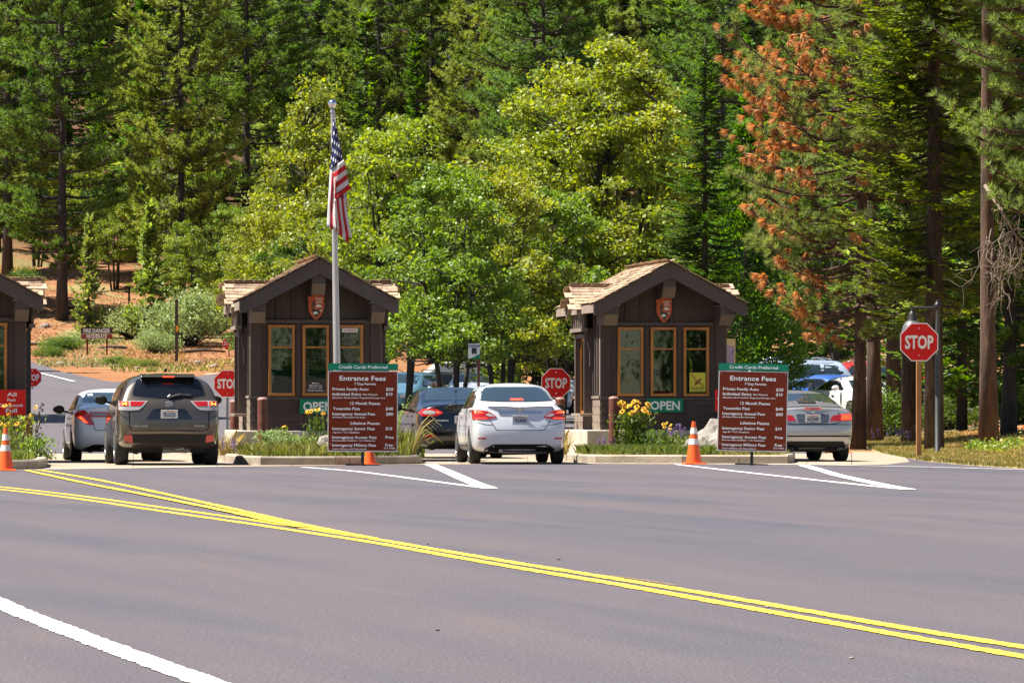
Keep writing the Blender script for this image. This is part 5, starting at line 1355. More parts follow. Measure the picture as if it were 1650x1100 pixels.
def dark_suv():
    root = place(273, 754, 90.0, R(7.5), 'sport_utility_vehicle', 'dark brown grey sport utility vehicle with lit tail lights stopped left of the middle booth', 'car', GR, sc=.985)
    W, H, L = .955, 1.69, 4.85; body = paint('brown_grey_paint', (.105, .083, .063), .55, .28, 1.0)
    b, bv = car_body(suv_stations(W, H, L), .09, (1.0, 3.78), .41, body, root); t = Trim(bv, root)
    suv_side(t, W, M_pglass)
    t.patch('window_surround', rnd_poly([(-.70, 1.25, .05), (-.60, 1.585, .07), (.60, 1.585, .07), (.70, 1.25, .05), (.45, 1.215, .1), (0, 1.185, .25), (-.45, 1.215, .1)], .05), 'rear', M_trim, off=.003, res=.06)
    t.patch('rear_window', rnd_poly([(-.665, 1.27, .06), (-.575, 1.565, .07), (.575, 1.565, .07), (.665, 1.27, .06), (.42, 1.235, .1), (0, 1.21, .25), (-.42, 1.235, .1)], .05), 'rear', M_pglass, off=.008, res=.06)
    # roof spoiler
    q = MB(); q.prism([(.27, 1.605), (.29, 1.628), (.8, 1.668), (.8, 1.64), (.45, 1.595)], -.50, .50, ax='x'); q.build('roof_spoiler', body, root, bevel=.02)
    q = MB(); q.box((0, .262, 1.612), (.21, .02, .026)); q.build('high_brake_light', M_lampb, root)
    for s in (1, -1):
        lp = [(s * x, z) for x, z in [(.385, 1.165), (.70, 1.172), (.90, 1.17), (.905, 1.005), (.72, .995), (.56, 1.005), (.50, 1.045)]]; lp = lp if s > 0 else lp[::-1]
        k = t.patch('tail_light', rnd_poly(lp, .015), 'rear', M_lampw, off=.010, res=.045)
        for pl, mt in (([(.43, 1.152), (.70, 1.157), (.70, 1.075), (.52, 1.072)], M_lamp), ([(.73, 1.157), (.885, 1.155), (.885, 1.075), (.73, 1.073)], M_lamp), ([(.77, 1.15), (.85, 1.15), (.85, 1.085), (.77, 1.083)], M_lampy), ([(.735, 1.145), (.765, 1.145), (.765, 1.085), (.735, 1.083)], M_lampb)):
            pl = [(s * x, z) for x, z in pl]; t.patch('lamp_element', pl if s > 0 else pl[::-1], 'rear', mt, off=.015, res=.05, parent=k)
        pl = [(s * x, z) for x, z in [(.66, .42), (.80, .44), (.815, .555), (.67, .55)]]; t.patch('bumper_reflector', rnd_poly(pl if s > 0 else pl[::-1], .02), 'rear', M_lamp, off=.014, res=.05)
        t.line('bumper_gap', [(s * .71, .83), (s * .86, .90), (s * .90, .98)], 'rear', .01, M_seam)
    t.line('tailgate_gap', [(-.73, 1.20), (-.72, .70), (-.69, .645), (-.62, .632), (.62, .632), (.69, .645), (.72, .70), (.73, 1.20)], 'rear', .014, M_seam)
    t.patch('plate_recess', rnd_poly([(-.43, .83), (-.30, 1.02), (.30, 1.02), (.43, .83)], .03), 'rear', mat('recess_blue_sheen', (.035, .032, .035), .12, metal=.7, coat=1), off=.003, res=.06)
    t.patch('chrome_strip', [(-.26, 1.03), (.26, 1.03), (.24, 1.05), (-.24, 1.05)], 'rear', body, off=.02, res=.06)
    t.patch('bumper_insert', rnd_poly([(-.80, .415), (-.81, .565), (0, .575), (.81, .565), (.80, .415), (0, .40)], .03), 'rear', M_trim, off=.007, res=.06)
    e = t.hit(0, 1.12, 'rear', .012)[0]
    q = MB(); 
    for (a, b2, zc) in ((.07, .047, 0), (.045, .016, .012), (.022, .045, 0)):
        q.tube([(a * math.cos(u), 0, zc + b2 * math.sin(u)) for u in np.linspace(0, 2 * math.pi, 25)], .006, 5)
    q.build('badge', M_chrome, root, loc=(0, e.y - .01, 1.12), smooth=True)
    yl = t.hit(-.5, .71, 'rear', .006)[0].y
    text_obj([('HIGHLANDER', -.66, -.37, .703, .026)], 'model_lettering', M_chrome, root, y=yl - .002, bold=.03); text_obj([('XLE AWD', .45, .64, .706, .026)], 'trim_lettering', M_chrome, root, y=yl - .002, bold=.03)
    plate_(root, 0, t.hit(0, .93, 'rear', .016)[0].y, .93, ('7ELX225', 'California'))
    p0, n0 = t.hit(.0, 1.225, 'rear', .03); p1, _ = t.hit(.40, 1.26, 'rear', .035); p2, _ = t.hit(.2, 1.275, 'rear', .035)
    q = MB(); q.bar(p0, p2, .04, .03); q.bar(p2, p1, .022, .02); q.tube([p0 + Vector((-.02, 0, -.01)), p0 + Vector((.03, 0, .03))], .03, 8); q.build('rear_wiper', mat('wiper_grey', (.2, .2, .2), .3, metal=.5), root, auto=50)
    q = MB(); q.prism([(1.0, 1.70), (.92, 1.76), (.96, 1.77), (1.12, 1.70)], -.02, .02, ax='x'); q.build('antenna_fin', M_trim, root)
    q = MB(); q.box((0, 2.4, .30), (1.4, 4.1, .14)); q.box((0, 1.0, .36), (1.5, .14, .14)); q.build('underbody', M_under, root)
    q = MB()
    for y in (1.0, 3.78):
        for s in (-1, 1): q.box((s * .55, y, .5), (.04, .86, .6))
    q.build('wheel_well', M_under, root)
    q = MB(); q.tube([(.12, .24, .28), (.25, .28, .30), (.40, .5, .32)], .035, 10); q.box((.15, .5, .3), (.5, .3, .12)); q.build('exhaust', bpy.data.materials['exhaust_steel'], root, auto=50)
    t.patch('windscreen', rnd_poly([(-.68, 3.5), (-.60, 2.75), (.60, 2.75), (.68, 3.5)], .06), 'top', M_cglass, off=.004, res=.12)
    mirror_(root, .96, 3.0, 1.19, M_trim, -1); mirror_(root, .96, 3.0, 1.19, M_trim, 1)
    wheel_set(root, (1.0, 3.78), .375, .245, 1.64)
dark_suv()

# --- parked vehicles beyond the booths
def parked(px, Y, yaw, kind, col, label, metal=.3, H=None, sc=1.0, W=.92, L=4.7, z=None):
    X = (px - 825) / FPX * Y; zz_ = HZ(X, Y) + .04 if z is None else z
    X += math.sin(yaw) * 2.35 * sc; Y -= math.cos(yaw) * 2.35 * sc
    root = thing('parked_car' if kind != 'van' else 'parked_van', label, 'car' if kind != 'van' else 'van', (X, Y, zz_), yaw, 'vehicles parked beyond the booths', sc=sc)
    body = paint('parked_paint', col, metal, .3)
    if kind == 'sedan':
        cab = (1.0, 1.65, 2.6); H = H or 1.46; b, bv = car_body(sedan_stations(.9, H, 4.7, .965, 1.09, cabin=cab), .1, (1.0, 3.75), .37, body, root); t = Trim(bv, root)
        common(root, t, .9, .965, H, 3.4, cab, ax=(1.0, 3.75)); windscreen(t, H, 3.4, 2.6, .9); head_lamps(t, 4.7)
        t.patch('rear_window', rnd_poly([(-.68, 1.17), (-.54, H - .1), (.54, H - .1), (.68, 1.17)], .05), 'rear', M_cglass, off=.004, res=.1)
        wheel_set(root, (1.0, 3.75), .33, .215, 1.6)
    else:
        b, bv = car_body(suv_stations(.95, 1.69, 4.85), .09, (1.0, 3.78), .41, body, root); t = Trim(bv, root)
        suv_side(t, .95, M_cglass if kind == 'suv' else M_pglass)
        t.patch('rear_window', rnd_poly([(-.665, 1.23), (-.575, 1.56), (.575, 1.56), (.665, 1.23)], .05), 'rear', M_cglass, off=.004, res=.1)
        t.patch('windscreen', rnd_poly([(-.70, 3.52), (-.62, 2.78), (.62, 2.78), (.70, 3.52)], .06), 'top', M_cglass, off=.004, res=.12)
        q = MB(); q.box((0, 2.4, .32), (1.4, 4.1, .14)); q.build('underbody', M_under, root)
        for s in (-1, 1):
            q = MB(); q.tube([(s * .60, .75, 1.68), (s * .61, 1.0, 1.74), (s * .62, 2.4, 1.74), (s * .61, 2.7, 1.68)], .018, 6); q.build('roof_rail', M_chrome, root, smooth=True)
            lp = [(s * .62, .86), (s * .88, .88), (s * .89, 1.10), (s * .72, 1.10)]; t.patch('tail_light', lp if s > 0 else lp[::-1], 'rear', M_lamp, off=.008, res=.08)
            lp = [(s * .42, .84), (s * .72, .90), (s * .74, .80), (s * .5, .74)]; t.patch('headlight', lp if s > 0 else lp[::-1], 'front', M_lampw, off=.006, res=.08)
        t.patch('grille', [(-.38, .5), (.38, .5), (.40, .78), (-.40, .78)], 'front', M_trim, off=.005, res=.1)
        if kind == 'van':
            q = MB(); q.prism([(.5, 1.66), (.8, 2.0), (2.5, 2.02), (3.0, 1.6)], -.72, .72, ax='x'); q.build('raised_roof', body, root, bevel=.05)
        wheel_set(root, (1.0, 3.78), .375, .245, 1.64)
    for s in (-1, 1): mirror_(root, .93, 3.0, 1.08, body if kind != 'van' else M_trim, s)
    return root
parked(765, 205, R(172), 'suv', (.50, .52, .55), 'silver wagon facing the camera in the parking lot above the dark sedan')
parked(712, 214, R(100), 'van', (.75, .75, .72), 'white van behind the small trees left of the silver wagon', metal=0)
parked(655, 196, R(165), 'suv', (.10, .22, .30), 'blue green car just right of the middle fee board, behind the bushes')
parked(1246, 184, R(95), 'suv', (.42, .50, .62), 'tall pale blue grey wagon side on, behind the right fee board', sc=1.15)
parked(1345, 177, R(-140), 'sedan', (.04, .12, .45), 'bright blue car in front of the pale wagon in the parking lot')
parked(1383, 171, R(-160), 'sedan', (.70, .68, .66), 'white car with a red reflection left of the twin trunks', metal=0)
parked(1440, 196, R(-82), 'suv', (.55, .03, .03), 'red car side on behind the twin trunks at the right', metal=.1)
parked(1500, 208, R(-84), 'sedan', (.40, .06, .06), 'dark red car beyond the stop sign at the right', metal=.1)
parked(1575, 188, R(-100), 'sedan', (.06, .07, .09), 'dark car in the shade between the stop sign and the big trunk')
parked(898, 214, R(170), 'sedan', (.7, .7, .7), 'white car peeking out above the silver sedan roof')
# ------------------------------------------------------------------ vegetation
M_bark = mat('pine_bark', (.022, .014, .010), .95, col2=(.10, .066, .045), vscale=8, stretch=(1, 1, .22), bump=1.5, bscale=9)
M_barkd = mat('dark_bark', (.05, .04, .034), .95, var=.35, vscale=5, stretch=(1, 1, .25), bump=1.5, bscale=9)
M_barkr = mat('red_brown_bark', (.024, .013, .009), .95, col2=(.13, .07, .042), vscale=8, stretch=(1, 1, .2), bump=2, bscale=8)
M_dead = mat('bare_grey_wood', (.20, .15, .11), .9, var=.3, vscale=4)
L_oak = leaf_mat('oak_leaves', (.10, .165, .028), (.29, .36, .08), .42, scale=.5, rough=.45, spec=.35)
L_oaky = leaf_mat('yellow_oak_leaves', (.13, .185, .03), (.35, .395, .085), .42, scale=.45, rough=.45, spec=.35)
L_pine = leaf_mat('pine_needles', (.08, .15, .03), (.35, .44, .12), .4, scale=.4)
L_pined = leaf_mat('dark_pine_needles', (.04, .085, .022), (.23, .34, .08), .38, scale=.4)
L_pinen = leaf_mat('grey_green_long_needles', (.10, .175, .045), (.27, .34, .11), .42, scale=.6)
L_fir = leaf_mat('fir_needles', (.018, .065, .011), (.16, .31, .04), .36, scale=.5)
L_firb = leaf_mat('bright_fir_needles', (.014, .045, .008), (.20, .33, .02), .3, scale=.6)
L_cedar = leaf_mat('cedar_sprays', (.022, .085, .014), (.11, .24, .03), .33, scale=.5)
L_dead = leaf_mat('dead_orange_needles', (.36, .15, .07), (.72, .40, .19), .4, scale=2.5, isl=.35)
L_bush = leaf_mat('grey_green_leaves', (.18, .25, .09), (.34, .41, .18), .35, scale=.8)
L_bushg = leaf_mat('green_shrub_leaves', (.05, .12, .02), (.13, .19, .04), .4, scale=.8)
L_grass = leaf_mat('grass_blades', (.14, .17, .035), (.34, .30, .10), .35, scale=.9)
L_grassg = leaf_mat('green_grass_blades', (.09, .15, .03), (.22, .24, .06), .35, scale=.7)
L_dry = leaf_mat('dry_grass_blades', (.30, .24, .08), (.48, .36, .15), .3, scale=.5)
M_petal = leaf_mat('yellow_petals', (.85, .42, .01), (.9, .55, .03), .3, scale=4, isl=.1)
M_purple = leaf_mat('purple_blooms', (.22, .13, .32), (.35, .22, .42), .3, scale=4)
M_heart = mat('flower_centre', (.05, .025, .01), .8)

def unit(v): return v / np.maximum(np.linalg.norm(v, axis=-1, keepdims=True), 1e-9)
def rnd_unit(n, r): return unit(r.normal(size=(n, 3)))
def leaves(pos, size, r, aspect=.6, up=.6, dirs=None):
    "diamond leaf quads"
    n = len(pos); nr = unit(rnd_unit(n, r) + np.array([0, 0, up])); a = rnd_unit(n, r) if dirs is None else unit(dirs + .35 * rnd_unit(n, r))
    a = unit(a - nr * (a * nr).sum(-1, keepdims=True)); b = np.cross(nr, a); s = (size * r.uniform(.6, 1.35, n))[:, None]
    return np.stack([pos - a * s * .5, pos + b * s * .5 * aspect + a * s * .05, pos + a * s * .5, pos - b * s * .5 * aspect + a * s * .05], 1).reshape(-1, 3)
def needles(pos, dirs, K, ln, wd, r, spread=.8, back=0.0):
    n = len(pos); p = np.repeat(pos, K, 0); d = np.repeat(dirs, K, 0); d = unit(d + spread * rnd_unit(n * K, r))
    w_ = unit(np.cross(d, rnd_unit(n * K, r))); L = (ln * r.uniform(.7, 1.15, n * K))[:, None]; p = p - d * back
    return np.stack([p - w_ * wd / 2, p + w_ * wd / 2, p + d * L], 1).reshape(-1, 3)
def blades(a, d, ln, wd, r, nrm):
    "flat sprays: quads from a along d, lying in the plane with normal nrm"
    b = unit(np.cross(nrm, d)) * (wd / 2)[:, None]; e = a + d * ln[:, None]; m_ = a + d * (ln * .55)[:, None]
    return np.stack([a, m_ + b, e, m_ - b], 1).reshape(-1, 3)

def mk_tree(name, trunk, crown, crown_mat, trunk_mat, k=4, extra=None):
    """keeps meshes; returns a maker"""
    tm = trunk.mesh('trunk', trunk_mat, smooth=True)
    cm = np_mesh('crown', crown, k, crown_mat)
    ex = [(nm, np_mesh(nm, V, kk, m_) if not isinstance(V, MB) else V.mesh(nm, m_, smooth=True)) for nm, V, kk, m_ in (extra or [])]
    def make(px, Y, sc, label, group=None, name_=name, rz=None, mats=None, X=None, z=None, rx=0.0, ry=0.0, sz=None, cat='tree'):
        x, y, zz_ = at(px, Y) if X is None else (X, Y, HZ(X, Y))
        o = thing(name_, label, cat, (x, y, (zz_ if z is None else z) - .05), random.uniform(0, 6.28) if rz is None else rz, group, rx=rx, ry=ry)
        o.scale = (sc, sc, sz or sc)
        link('trunk', tm, o); c = link('crown', cm, o)
        if mats:
            c.material_slots[0].link = 'OBJECT'; c.material_slots[0].material = mats
        for nm, m_ in ex: link(nm, m_, o)
        return o
    return make

def oak(seed, h, rad, clumps, per, leaf, prof, base=.2, stems=4, spread=.5, csz=.5):
    r = np.random.default_rng(seed); tr = MB(); C = []
    zs = r.uniform(base, 1, clumps * 3); ks = np.interp(zs, *prof); keep = r.uniform(0, 1, clumps * 3) < ks; zs = zs[keep][:clumps]; ks = ks[keep][:clumps]
    ang = r.uniform(0, 2 * np.pi, len(zs)); rr = np.sqrt(r.uniform(.12, 1.0, len(zs))) * (1 + .18 * np.sin(ang * 3 + seed) + .12 * np.sin(ang * 5 + zs * 9))
    C = np.stack([np.cos(ang) * rr * ks * rad, np.sin(ang) * rr * ks * rad, zs * h], -1)
    st = []
    for i in range(stems):
        a = 2 * np.pi * i / stems + r.uniform(-.4, .4); b = Vector((math.cos(a) * .25, math.sin(a) * .25, 0)) * (stems > 1)
        top = Vector((math.cos(a) * rad * spread * r.uniform(.4, .9), math.sin(a) * rad * spread * r.uniform(.4, .9), h * r.uniform(.75, .92)))
        pts = [b.lerp(top, t) + Vector((math.sin(t * 5 + i) * .18 * t, math.cos(t * 6 + i) * .18 * t, 0)) for t in np.linspace(0, 1, 7)]
        r0 = h * .0085 * r.uniform(.8, 1.2); tr.tube(pts, [r0 * (1 - t) ** .7 + .012 for t in np.linspace(0, 1, 7)], 7); st.append(pts)
    for c in C:
        c = Vector(c); best = min((p for s in st for p in s[1:] if p.z < c.z - .15 * h * 0 + .2), key=lambda p: (p - c).length + abs(c.z - p.z - 1) * .3, default=st[0][2])
        m_ = best.lerp(c, .5) + Vector(r.normal(size=3) * .15) - Vector((0, 0, .12)); tr.tube([best, m_, c], [.035 * h / 10, .022 * h / 10, .008], 4, cap=False)
    n = len(C); cs = csz * r.uniform(.6, 1.35, n); p = np.repeat(C, per, 0); q = r.normal(size=(n * per, 3)); q = unit(q) * (r.uniform(0, 1, (n * per, 1)) ** .45)
    q *= np.repeat(cs, per)[:, None] * np.array([1.15, 1.15, .62]); P_ = p + q
    return tr, leaves(P_, leaf, r, .75, .5)

def conifer_frame(seed, h, base, rad, step, per, droop, prof, rise=0.0):
    r = np.random.default_rng(seed); B = []; z = base * h
    while z < h * .985:
        t = (z - base * h) / (h * (1 - base)); k = np.interp(t, *prof)
        for j in range(per):
            if r.uniform() < .12: continue
            a = r.uniform(0, 2 * np.pi); L = rad * k * r.uniform(.65, 1.15)
            B.append((z + r.uniform(-.4, .4) * step, a, L, droop * r.uniform(.5, 1.4), rise))
        z += step * r.uniform(.7, 1.3) * (1 - .35 * t)
    return r, B
def bough_pts(z, a, L, dr, rise, n=7):
    t = np.linspace(0, 1, n)[:, None]; d = np.array([math.cos(a), math.sin(a), 0])
    return np.array([0, 0, z]) + d * L * t + np.array([0, 0, 1.0]) * L * (rise * t - dr * np.sin(t * 2.4) * .8 + dr * .7 * t ** 2.5)

def pine(seed, h, base, rad, step, per, tufts, K, ln, wd, droop=.12, rise=.15, prof=([0, .15, .5, .85, 1], [.55, .9, 1, .55, .15]), tr_r=.17, spread=.85, dead=0.0, dead_side=None, lean=0, K2=None):
    r, B = conifer_frame(seed, h, base, rad, step, per, droop, prof, rise); tr = MB()
    tr.tube([(math.sin(t * 3) * .12 * lean, math.cos(t * 2) * .1 * lean, h * t) for t in np.linspace(0, 1, 9)], [tr_r * (1 - t * .9) * (1.25 if t == 0 else 1) for t in np.linspace(0, 1, 9)], 10)
    pos = []; dr_ = []; dp = []; dd = []
    for (z, a, L, dz, ri) in B:
        bp = bough_pts(z, a, L, dz, ri); tr.tube([Vector(q) for q in bp], [.028 + .022 * (L / rad) - .045 * t * (L / rad) * .9 for t in np.linspace(0, 1, len(bp))], 5, cap=False)
        bd = dead * (1.0 if dead_side is None else max(.1, .55 + 1.1 * math.cos(a - dead_side))) * (1 if z > .42 * h else .45); bdead = r.uniform() < bd
        nt_ = max(2, int(tufts * L / rad)); tt = np.sort(r.uniform(.28, 1.0, nt_) ** .8)
        for t in tt:
            i = min(int(t * 6), 5); f = t * 6 - i; q = bp[i] * (1 - f) + bp[i + 1] * f; d = unit(bp[i + 1] - bp[i])
            side = np.cross(d, [0, 0, 1]) * r.choice([-1, 1]); tl = (1 - t * .6) * L * .38 * r.uniform(.3, 1.1)
            tip = q + (d * .7 + side * .9 + np.array([0, 0, .12 + .3 * r.uniform()])) * tl
            if tl > .12: tr.tube([Vector(q), Vector(tip)], [.014, .006], 3, cap=False)
            isd = r.uniform() < ((.8 if t > .35 else .4) if bdead else bd * .3)
            nd = unit(tip - q + np.array([0, 0, .05]))
            for e in range(2 if tl > .35 else 1):
                pp = q + (tip - q) * (1 - .45 * e)
                if isd: dp.append(pp); dd.append(unit(nd * .8 + np.array([0, 0, -.8])))
                else: pos.append(pp); dr_.append(nd)
    V = needles(np.array(pos), np.array(dr_), K, ln, wd, r, spread)
    D = needles(np.array(dp), np.array(dd), K2 or K, ln * 1.2, wd * 1.2, r, .62) if dp else None
    return tr, V, D

def fir(seed, h, base, rad, step, per, twl, bw, droop=.22, rise=.05, prof=([0, .1, 1], [.8, 1, .06]), tr_r=.16, twigs=11, layers=1):
    r, B = conifer_frame(seed, h, base, rad, step, per, droop, prof, rise); tr = MB()
    tr.tube([(0, 0, h * t) for t in np.linspace(0, 1, 7)], [tr_r * (1 - t * .93) for t in np.linspace(0, 1, 7)], 10)
    A = []; D = []; Ln = []; W_ = []; N = []
    for (z, a, L, dz, ri) in B:
        bp = bough_pts(z, a, L, dz, ri); tr.tube([Vector(q) for q in bp], [.024 * (1 - .85 * t) + .004 for t in np.linspace(0, 1, len(bp))], 4, cap=False)
        m_ = max(4, int(twigs * L / rad))
        for t in np.linspace(.18, 1.0, m_):
            t = min(1, t + r.uniform(-.03, .03)); i = min(int(t * 6), 5); f = t * 6 - i; q = bp[i] * (1 - f) + bp[i + 1] * f; d = unit(bp[i + 1] - bp[i])
            for sd_ in (-1, 1):
                side = np.cross(d, [0, 0, 1]) * sd_; tl = twl * (1.15 - t * .75) * r.uniform(.6, 1.2) * (.5 + .5 * L / rad)
                dv = unit(d * .75 + side * .8 + np.array([0, 0, r.uniform(-.25, .08)]))
                for e in range(layers + 1):
                    dv2 = unit(dv + .5 * rnd_unit(1, r)[0] * np.array([1, 1, .35])); s0 = q + dv * tl * (.45 * e) * r.uniform(.6, 1.2)
                    A.append(s0); D.append(dv2); Ln.append(tl * (1 - .35 * e)); W_.append(bw * r.uniform(.7, 1.3)); N.append(unit(np.array([0, 0, 1.0]) + .45 * rnd_unit(1, r)[0]))
        A.append(bp[-2]); D.append(unit(bp[-1] - bp[-2])); Ln.append(twl * .8); W_.append(bw); N.append(np.array([0, 0, 1.0]))
    return tr, blades(np.array(A), np.array(D), np.array(Ln), np.array(W_), r, np.array(N))

def cedar(seed, h, rad, n, ln, wd, prof=([0, .12, .3, .5, .7, .85, 1], [.75, 1, .8, .85, .5, .35, .05]), tr_r=.15):
    r = np.random.default_rng(seed); tr = MB(); tr.tube([(0, 0, 0), (0, 0, h * .97)], [tr_r, .02], 9)
    m_ = n // 90; z = r.uniform(.06, 1, m_) ** 1.1; k = np.interp(z, *prof); a = r.uniform(0, 2 * np.pi, m_); rr = r.uniform(.4, 1.2, m_) * k * rad * (1 + .2 * np.sin(a * 3 + z * 11))
    C = np.stack([np.cos(a) * rr, np.sin(a) * rr, z * h], -1); out = np.stack([np.cos(a), np.sin(a), r.uniform(.1, 1.0, m_)], -1)
    for c in C[::3]: tr.tube([(0, 0, max(.3, c[2] - .5)), tuple(c)], [.03, .008], 4, cap=False)
    per = 90; p = np.repeat(C, per, 0); o = np.repeat(unit(out), per, 0); g = r.normal(size=p.shape) * np.array([.30, .30, .30]) * np.repeat(k, per)[:, None] ** .3; P_ = p + g
    d = unit(o + .55 * rnd_unit(len(p), r)); nrm = unit(rnd_unit(len(p), r) + np.array([0, 0, .3]))
    return tr, blades(P_, d, ln * r.uniform(.6, 1.3, len(p)), wd * r.uniform(.6, 1.3, len(p)), r, nrm)

OP = ([0, .2, .35, .6, .8, .93, 1], [.6, .85, 1, .9, .68, .38, .1])
tr, V = oak(11, 12.8, 3.75, 460, 150, .135, OP, .15, 5, .55, .52); big_oak = mk_tree('oak_tree', tr, V, L_oaky, M_barkd)
tr, V = oak(12, 8.6, 2.6, 190, 120, .125, ([0, .3, .45, .75, 1], [.6, .9, 1, .8, .25]), .30, 4, .5, .42); mid_oak = mk_tree('oak_tree', tr, V, L_oak, M_barkd)
tr, V = oak(13, 11.5, 2.2, 230, 120, .135, ([0, .2, .5, .8, 1], [.75, 1, .95, .6, .15]), .12, 3, .5, .5); tall_oak = mk_tree('oak_tree', tr, V, L_oak, M_barkd)
tr, V, _ = pine(21, 21, .13, 3.4, .78, 7, 34, 15, .27, .05, rise=.14, tr_r=.25, spread=.95); far_pine = mk_tree('pine_tree', tr, V, L_pined, M_barkd, 3)
tr, V, _ = pine(22, 20, .09, 3.1, .80, 8, 36, 15, .29, .052, droop=.26, rise=.10, tr_r=.22, spread=.8); far_pine2 = mk_tree('pine_tree', tr, V, L_pine, M_barkd, 3)
tr, V = fir(31, 17, .07, 2.5, .52, 8, .66, .16, layers=2); far_fir = mk_tree('fir_tree', tr, V, L_fir, M_barkd)
tr, V = cedar(41, 11, 1.75, 30000, .20, .085); ced = mk_tree('cedar_tree', tr, V, L_cedar, M_barkd)
tr, V, D = pine(51, 17, .17, 3.5, .40, 6, 21, 34, .22, .019, rise=.1, droop=.2, tr_r=.18, dead=.36, dead_side=math.pi, lean=1, spread=.95, K2=64)
near_pine = mk_tree('pine_tree', tr, V, L_pinen, M_barkr, 3, [('dead_needles', D, 3, L_dead)])
tr, V, D = pine(52, 17, .30, 2.7, .42, 6, 19, 36, .22, .019, rise=.12, droop=.16, tr_r=.2, dead=.02, lean=.4, spread=.95)
near_pine2 = mk_tree('pine_tree', tr, V, L_pinen, M_barkr, 3, [('dead_needles', D, 3, L_dead)])
tr, V, D = pine(53, 18, .56, 2.4, .42, 6, 19, 34, .22, .019, rise=.12, droop=.16, tr_r=.2, dead=.05, lean=.4, spread=.95)
tall_pine = mk_tree('pine_tree', tr, V, L_pinen, M_barkr, 3, [('dead_needles', D, 3, L_dead)])
tr, V = fir(61, 18, .19, 2.35, .36, 9, .46, .085, droop=.16, rise=.02, tr_r=.24, twigs=19, layers=2, prof=([0, .12, .5, 1], [.75, 1, .95, .1])); near_fir = mk_tree('fir_tree', tr, V, L_firb, M_bark)
tr, V = fir(62, 3.2, .10, .85, .16, 7, .34, .11, twigs=9, layers=2, tr_r=.035); sapling = mk_tree('fir_sapling', tr, V, L_cedar, M_barkd)

# the trees one can pick out, left to right
far_pine(100, 258, 1.0, 'tall dark pine with a bare lower trunk at the far left of the slope', mats=L_pined)
far_pine(12, 280, 1.0, 'dark pine at the left border of the photo, above the left booth')
far_pine(-70, 262, .95, 'dark pine beyond the left border whose boughs reach into the photo')
sapling(143, 246, .95, 'thin green sapling beside the bare trunk of the tall dark left pine', sz=1.7, mats=L_pine)
sapling(242, 243, 1.3, 'young bright green cedar above the pale bushes of the slope', sz=1.9, mats=L_pine)
far_pine2(292, 268, 1.0, 'broad light green pine with drooping layered boughs, left of the dark straight trunk')
far_fir(235, 285, .95, 'dark fir between the tall left pine and the light green layered pine')
far_pine(397, 276, 1.05, 'straight dark trunked pine rising between the layered pine and the flagpole')
tall_oak(510, 205, 1.05, 'oak with yellow green leaves behind the ball of the flagpole', mats=L_oaky)
tall_oak(440, 218, .72, 'oak in half shade between the dark straight trunk and the flagpole')
mid_oak(545, 178, .88, 'round light green oak directly above the roof of the middle booth')
mid_oak(470, 190, .68, 'low oak behind the left side of the middle booth roof', mats=L_bushg)
mid_oak(640, 172, 1.12, 'oak right of the flag, touching the right end of the middle booth roof', mats=L_oaky)
mid_oak(730, 160, .90, 'leaning several stemmed oak in the gap between the two booths')
mid_oak(810, 172, .95, 'low oak left of the right booth under the tall oaks', mats=L_oaky)
mid_oak(900, 184, .90, 'small oak just behind the left end of the right booth roof')
big_oak(980, 188, 1.16, 'largest oak, broad and yellow green, towering over the right booth', sz=1.0)
tall_oak(850, 196, 1.0, 'tall oak filling the space between the flag and the largest oak')
near_fir(1136, 162, .64, 'dense bright green cedar standing close behind the right booth', mats=L_cedar)
ced(1200, 172, .85, 'darker green cedar at the right edge of the bright cedar', mats=L_fir)
far_pine(862, 255, 1.1, 'pine with a straight bare trunk seen above the largest oak at its left')
far_pine(876, 212, .9, 'dark trunked pine standing on the shaded orange slope between the booths', mats=L_pined)
far_fir(590, 262, .95, 'bluish green fir rising right of the flagpole ball')
far_fir(672, 255, .88, 'dark fir between the bluish fir and the light green pine', mats=L_cedar)
far_pine2(770, 268, .92, 'light green pine with long level boughs in the top centre')
far_fir(1090, 240, 1.0, 'dark fir behind the crown of the largest oak')
far_pine(1165, 225, .9, 'dark pine in the top right centre left of the orange needles')
far_fir(1215, 212, .95, 'dark fir behind the pine with dead orange needles')
far_fir(1290, 232, 1.0, 'dark fir above the pale parked wagon')
near_pine(1383, 136, .98, 'pine with hanging clusters of dead orange needles on its left side', rz=R(0), ry=R(0))
tall_pine(1408, 143, 1.0, 'second trunk of the twin pines behind the exit lane')
tall_pine(1592, 125, 1.0, 'pine with a reddish trunk near the right border of the photo', rz=R(200))
near_fir(1505, 128, 1.0, 'big fir with flat bright tipped boughs behind the tall stop sign')
near_pine2(1718, 122, 1.03, 'pine just beyond the right border, its needle tufts hanging into the photo', rz=R(40))
near_fir(1440, 158, 1.0, 'fir in the shade behind the twin pines', mats=L_fir)
far_fir(1550, 150, 1.0, 'dark fir between the big fir and the reddish trunk')
far_fir(1480, 172, .9, 'dark fir deep behind the tall stop sign')
far_fir(1575, 176, .9, 'dark fir deep behind the reddish trunk')
far_fir(1630, 160, 1.0, 'dark fir in deep shade at the right border')
far_fir(1415, 222, .7, 'fir beyond the parked red car')
far_fir(1330, 236, .7, 'fir beyond the pale parked wagon, left of the other one')
far_pine(1345, 205, .8, 'dark pine behind the dead orange needles', mats=L_pined)
far_fir(1700, 140, 1.0, 'dark fir beyond the right border of the photo')
near_fir(1465, 140, .9, 'slim dark fir left of the tall stop sign', mats=L_fir)
far_pine(1625, 138, .72, 'thin leaning pine right of the reddish trunk', ry=R(3))
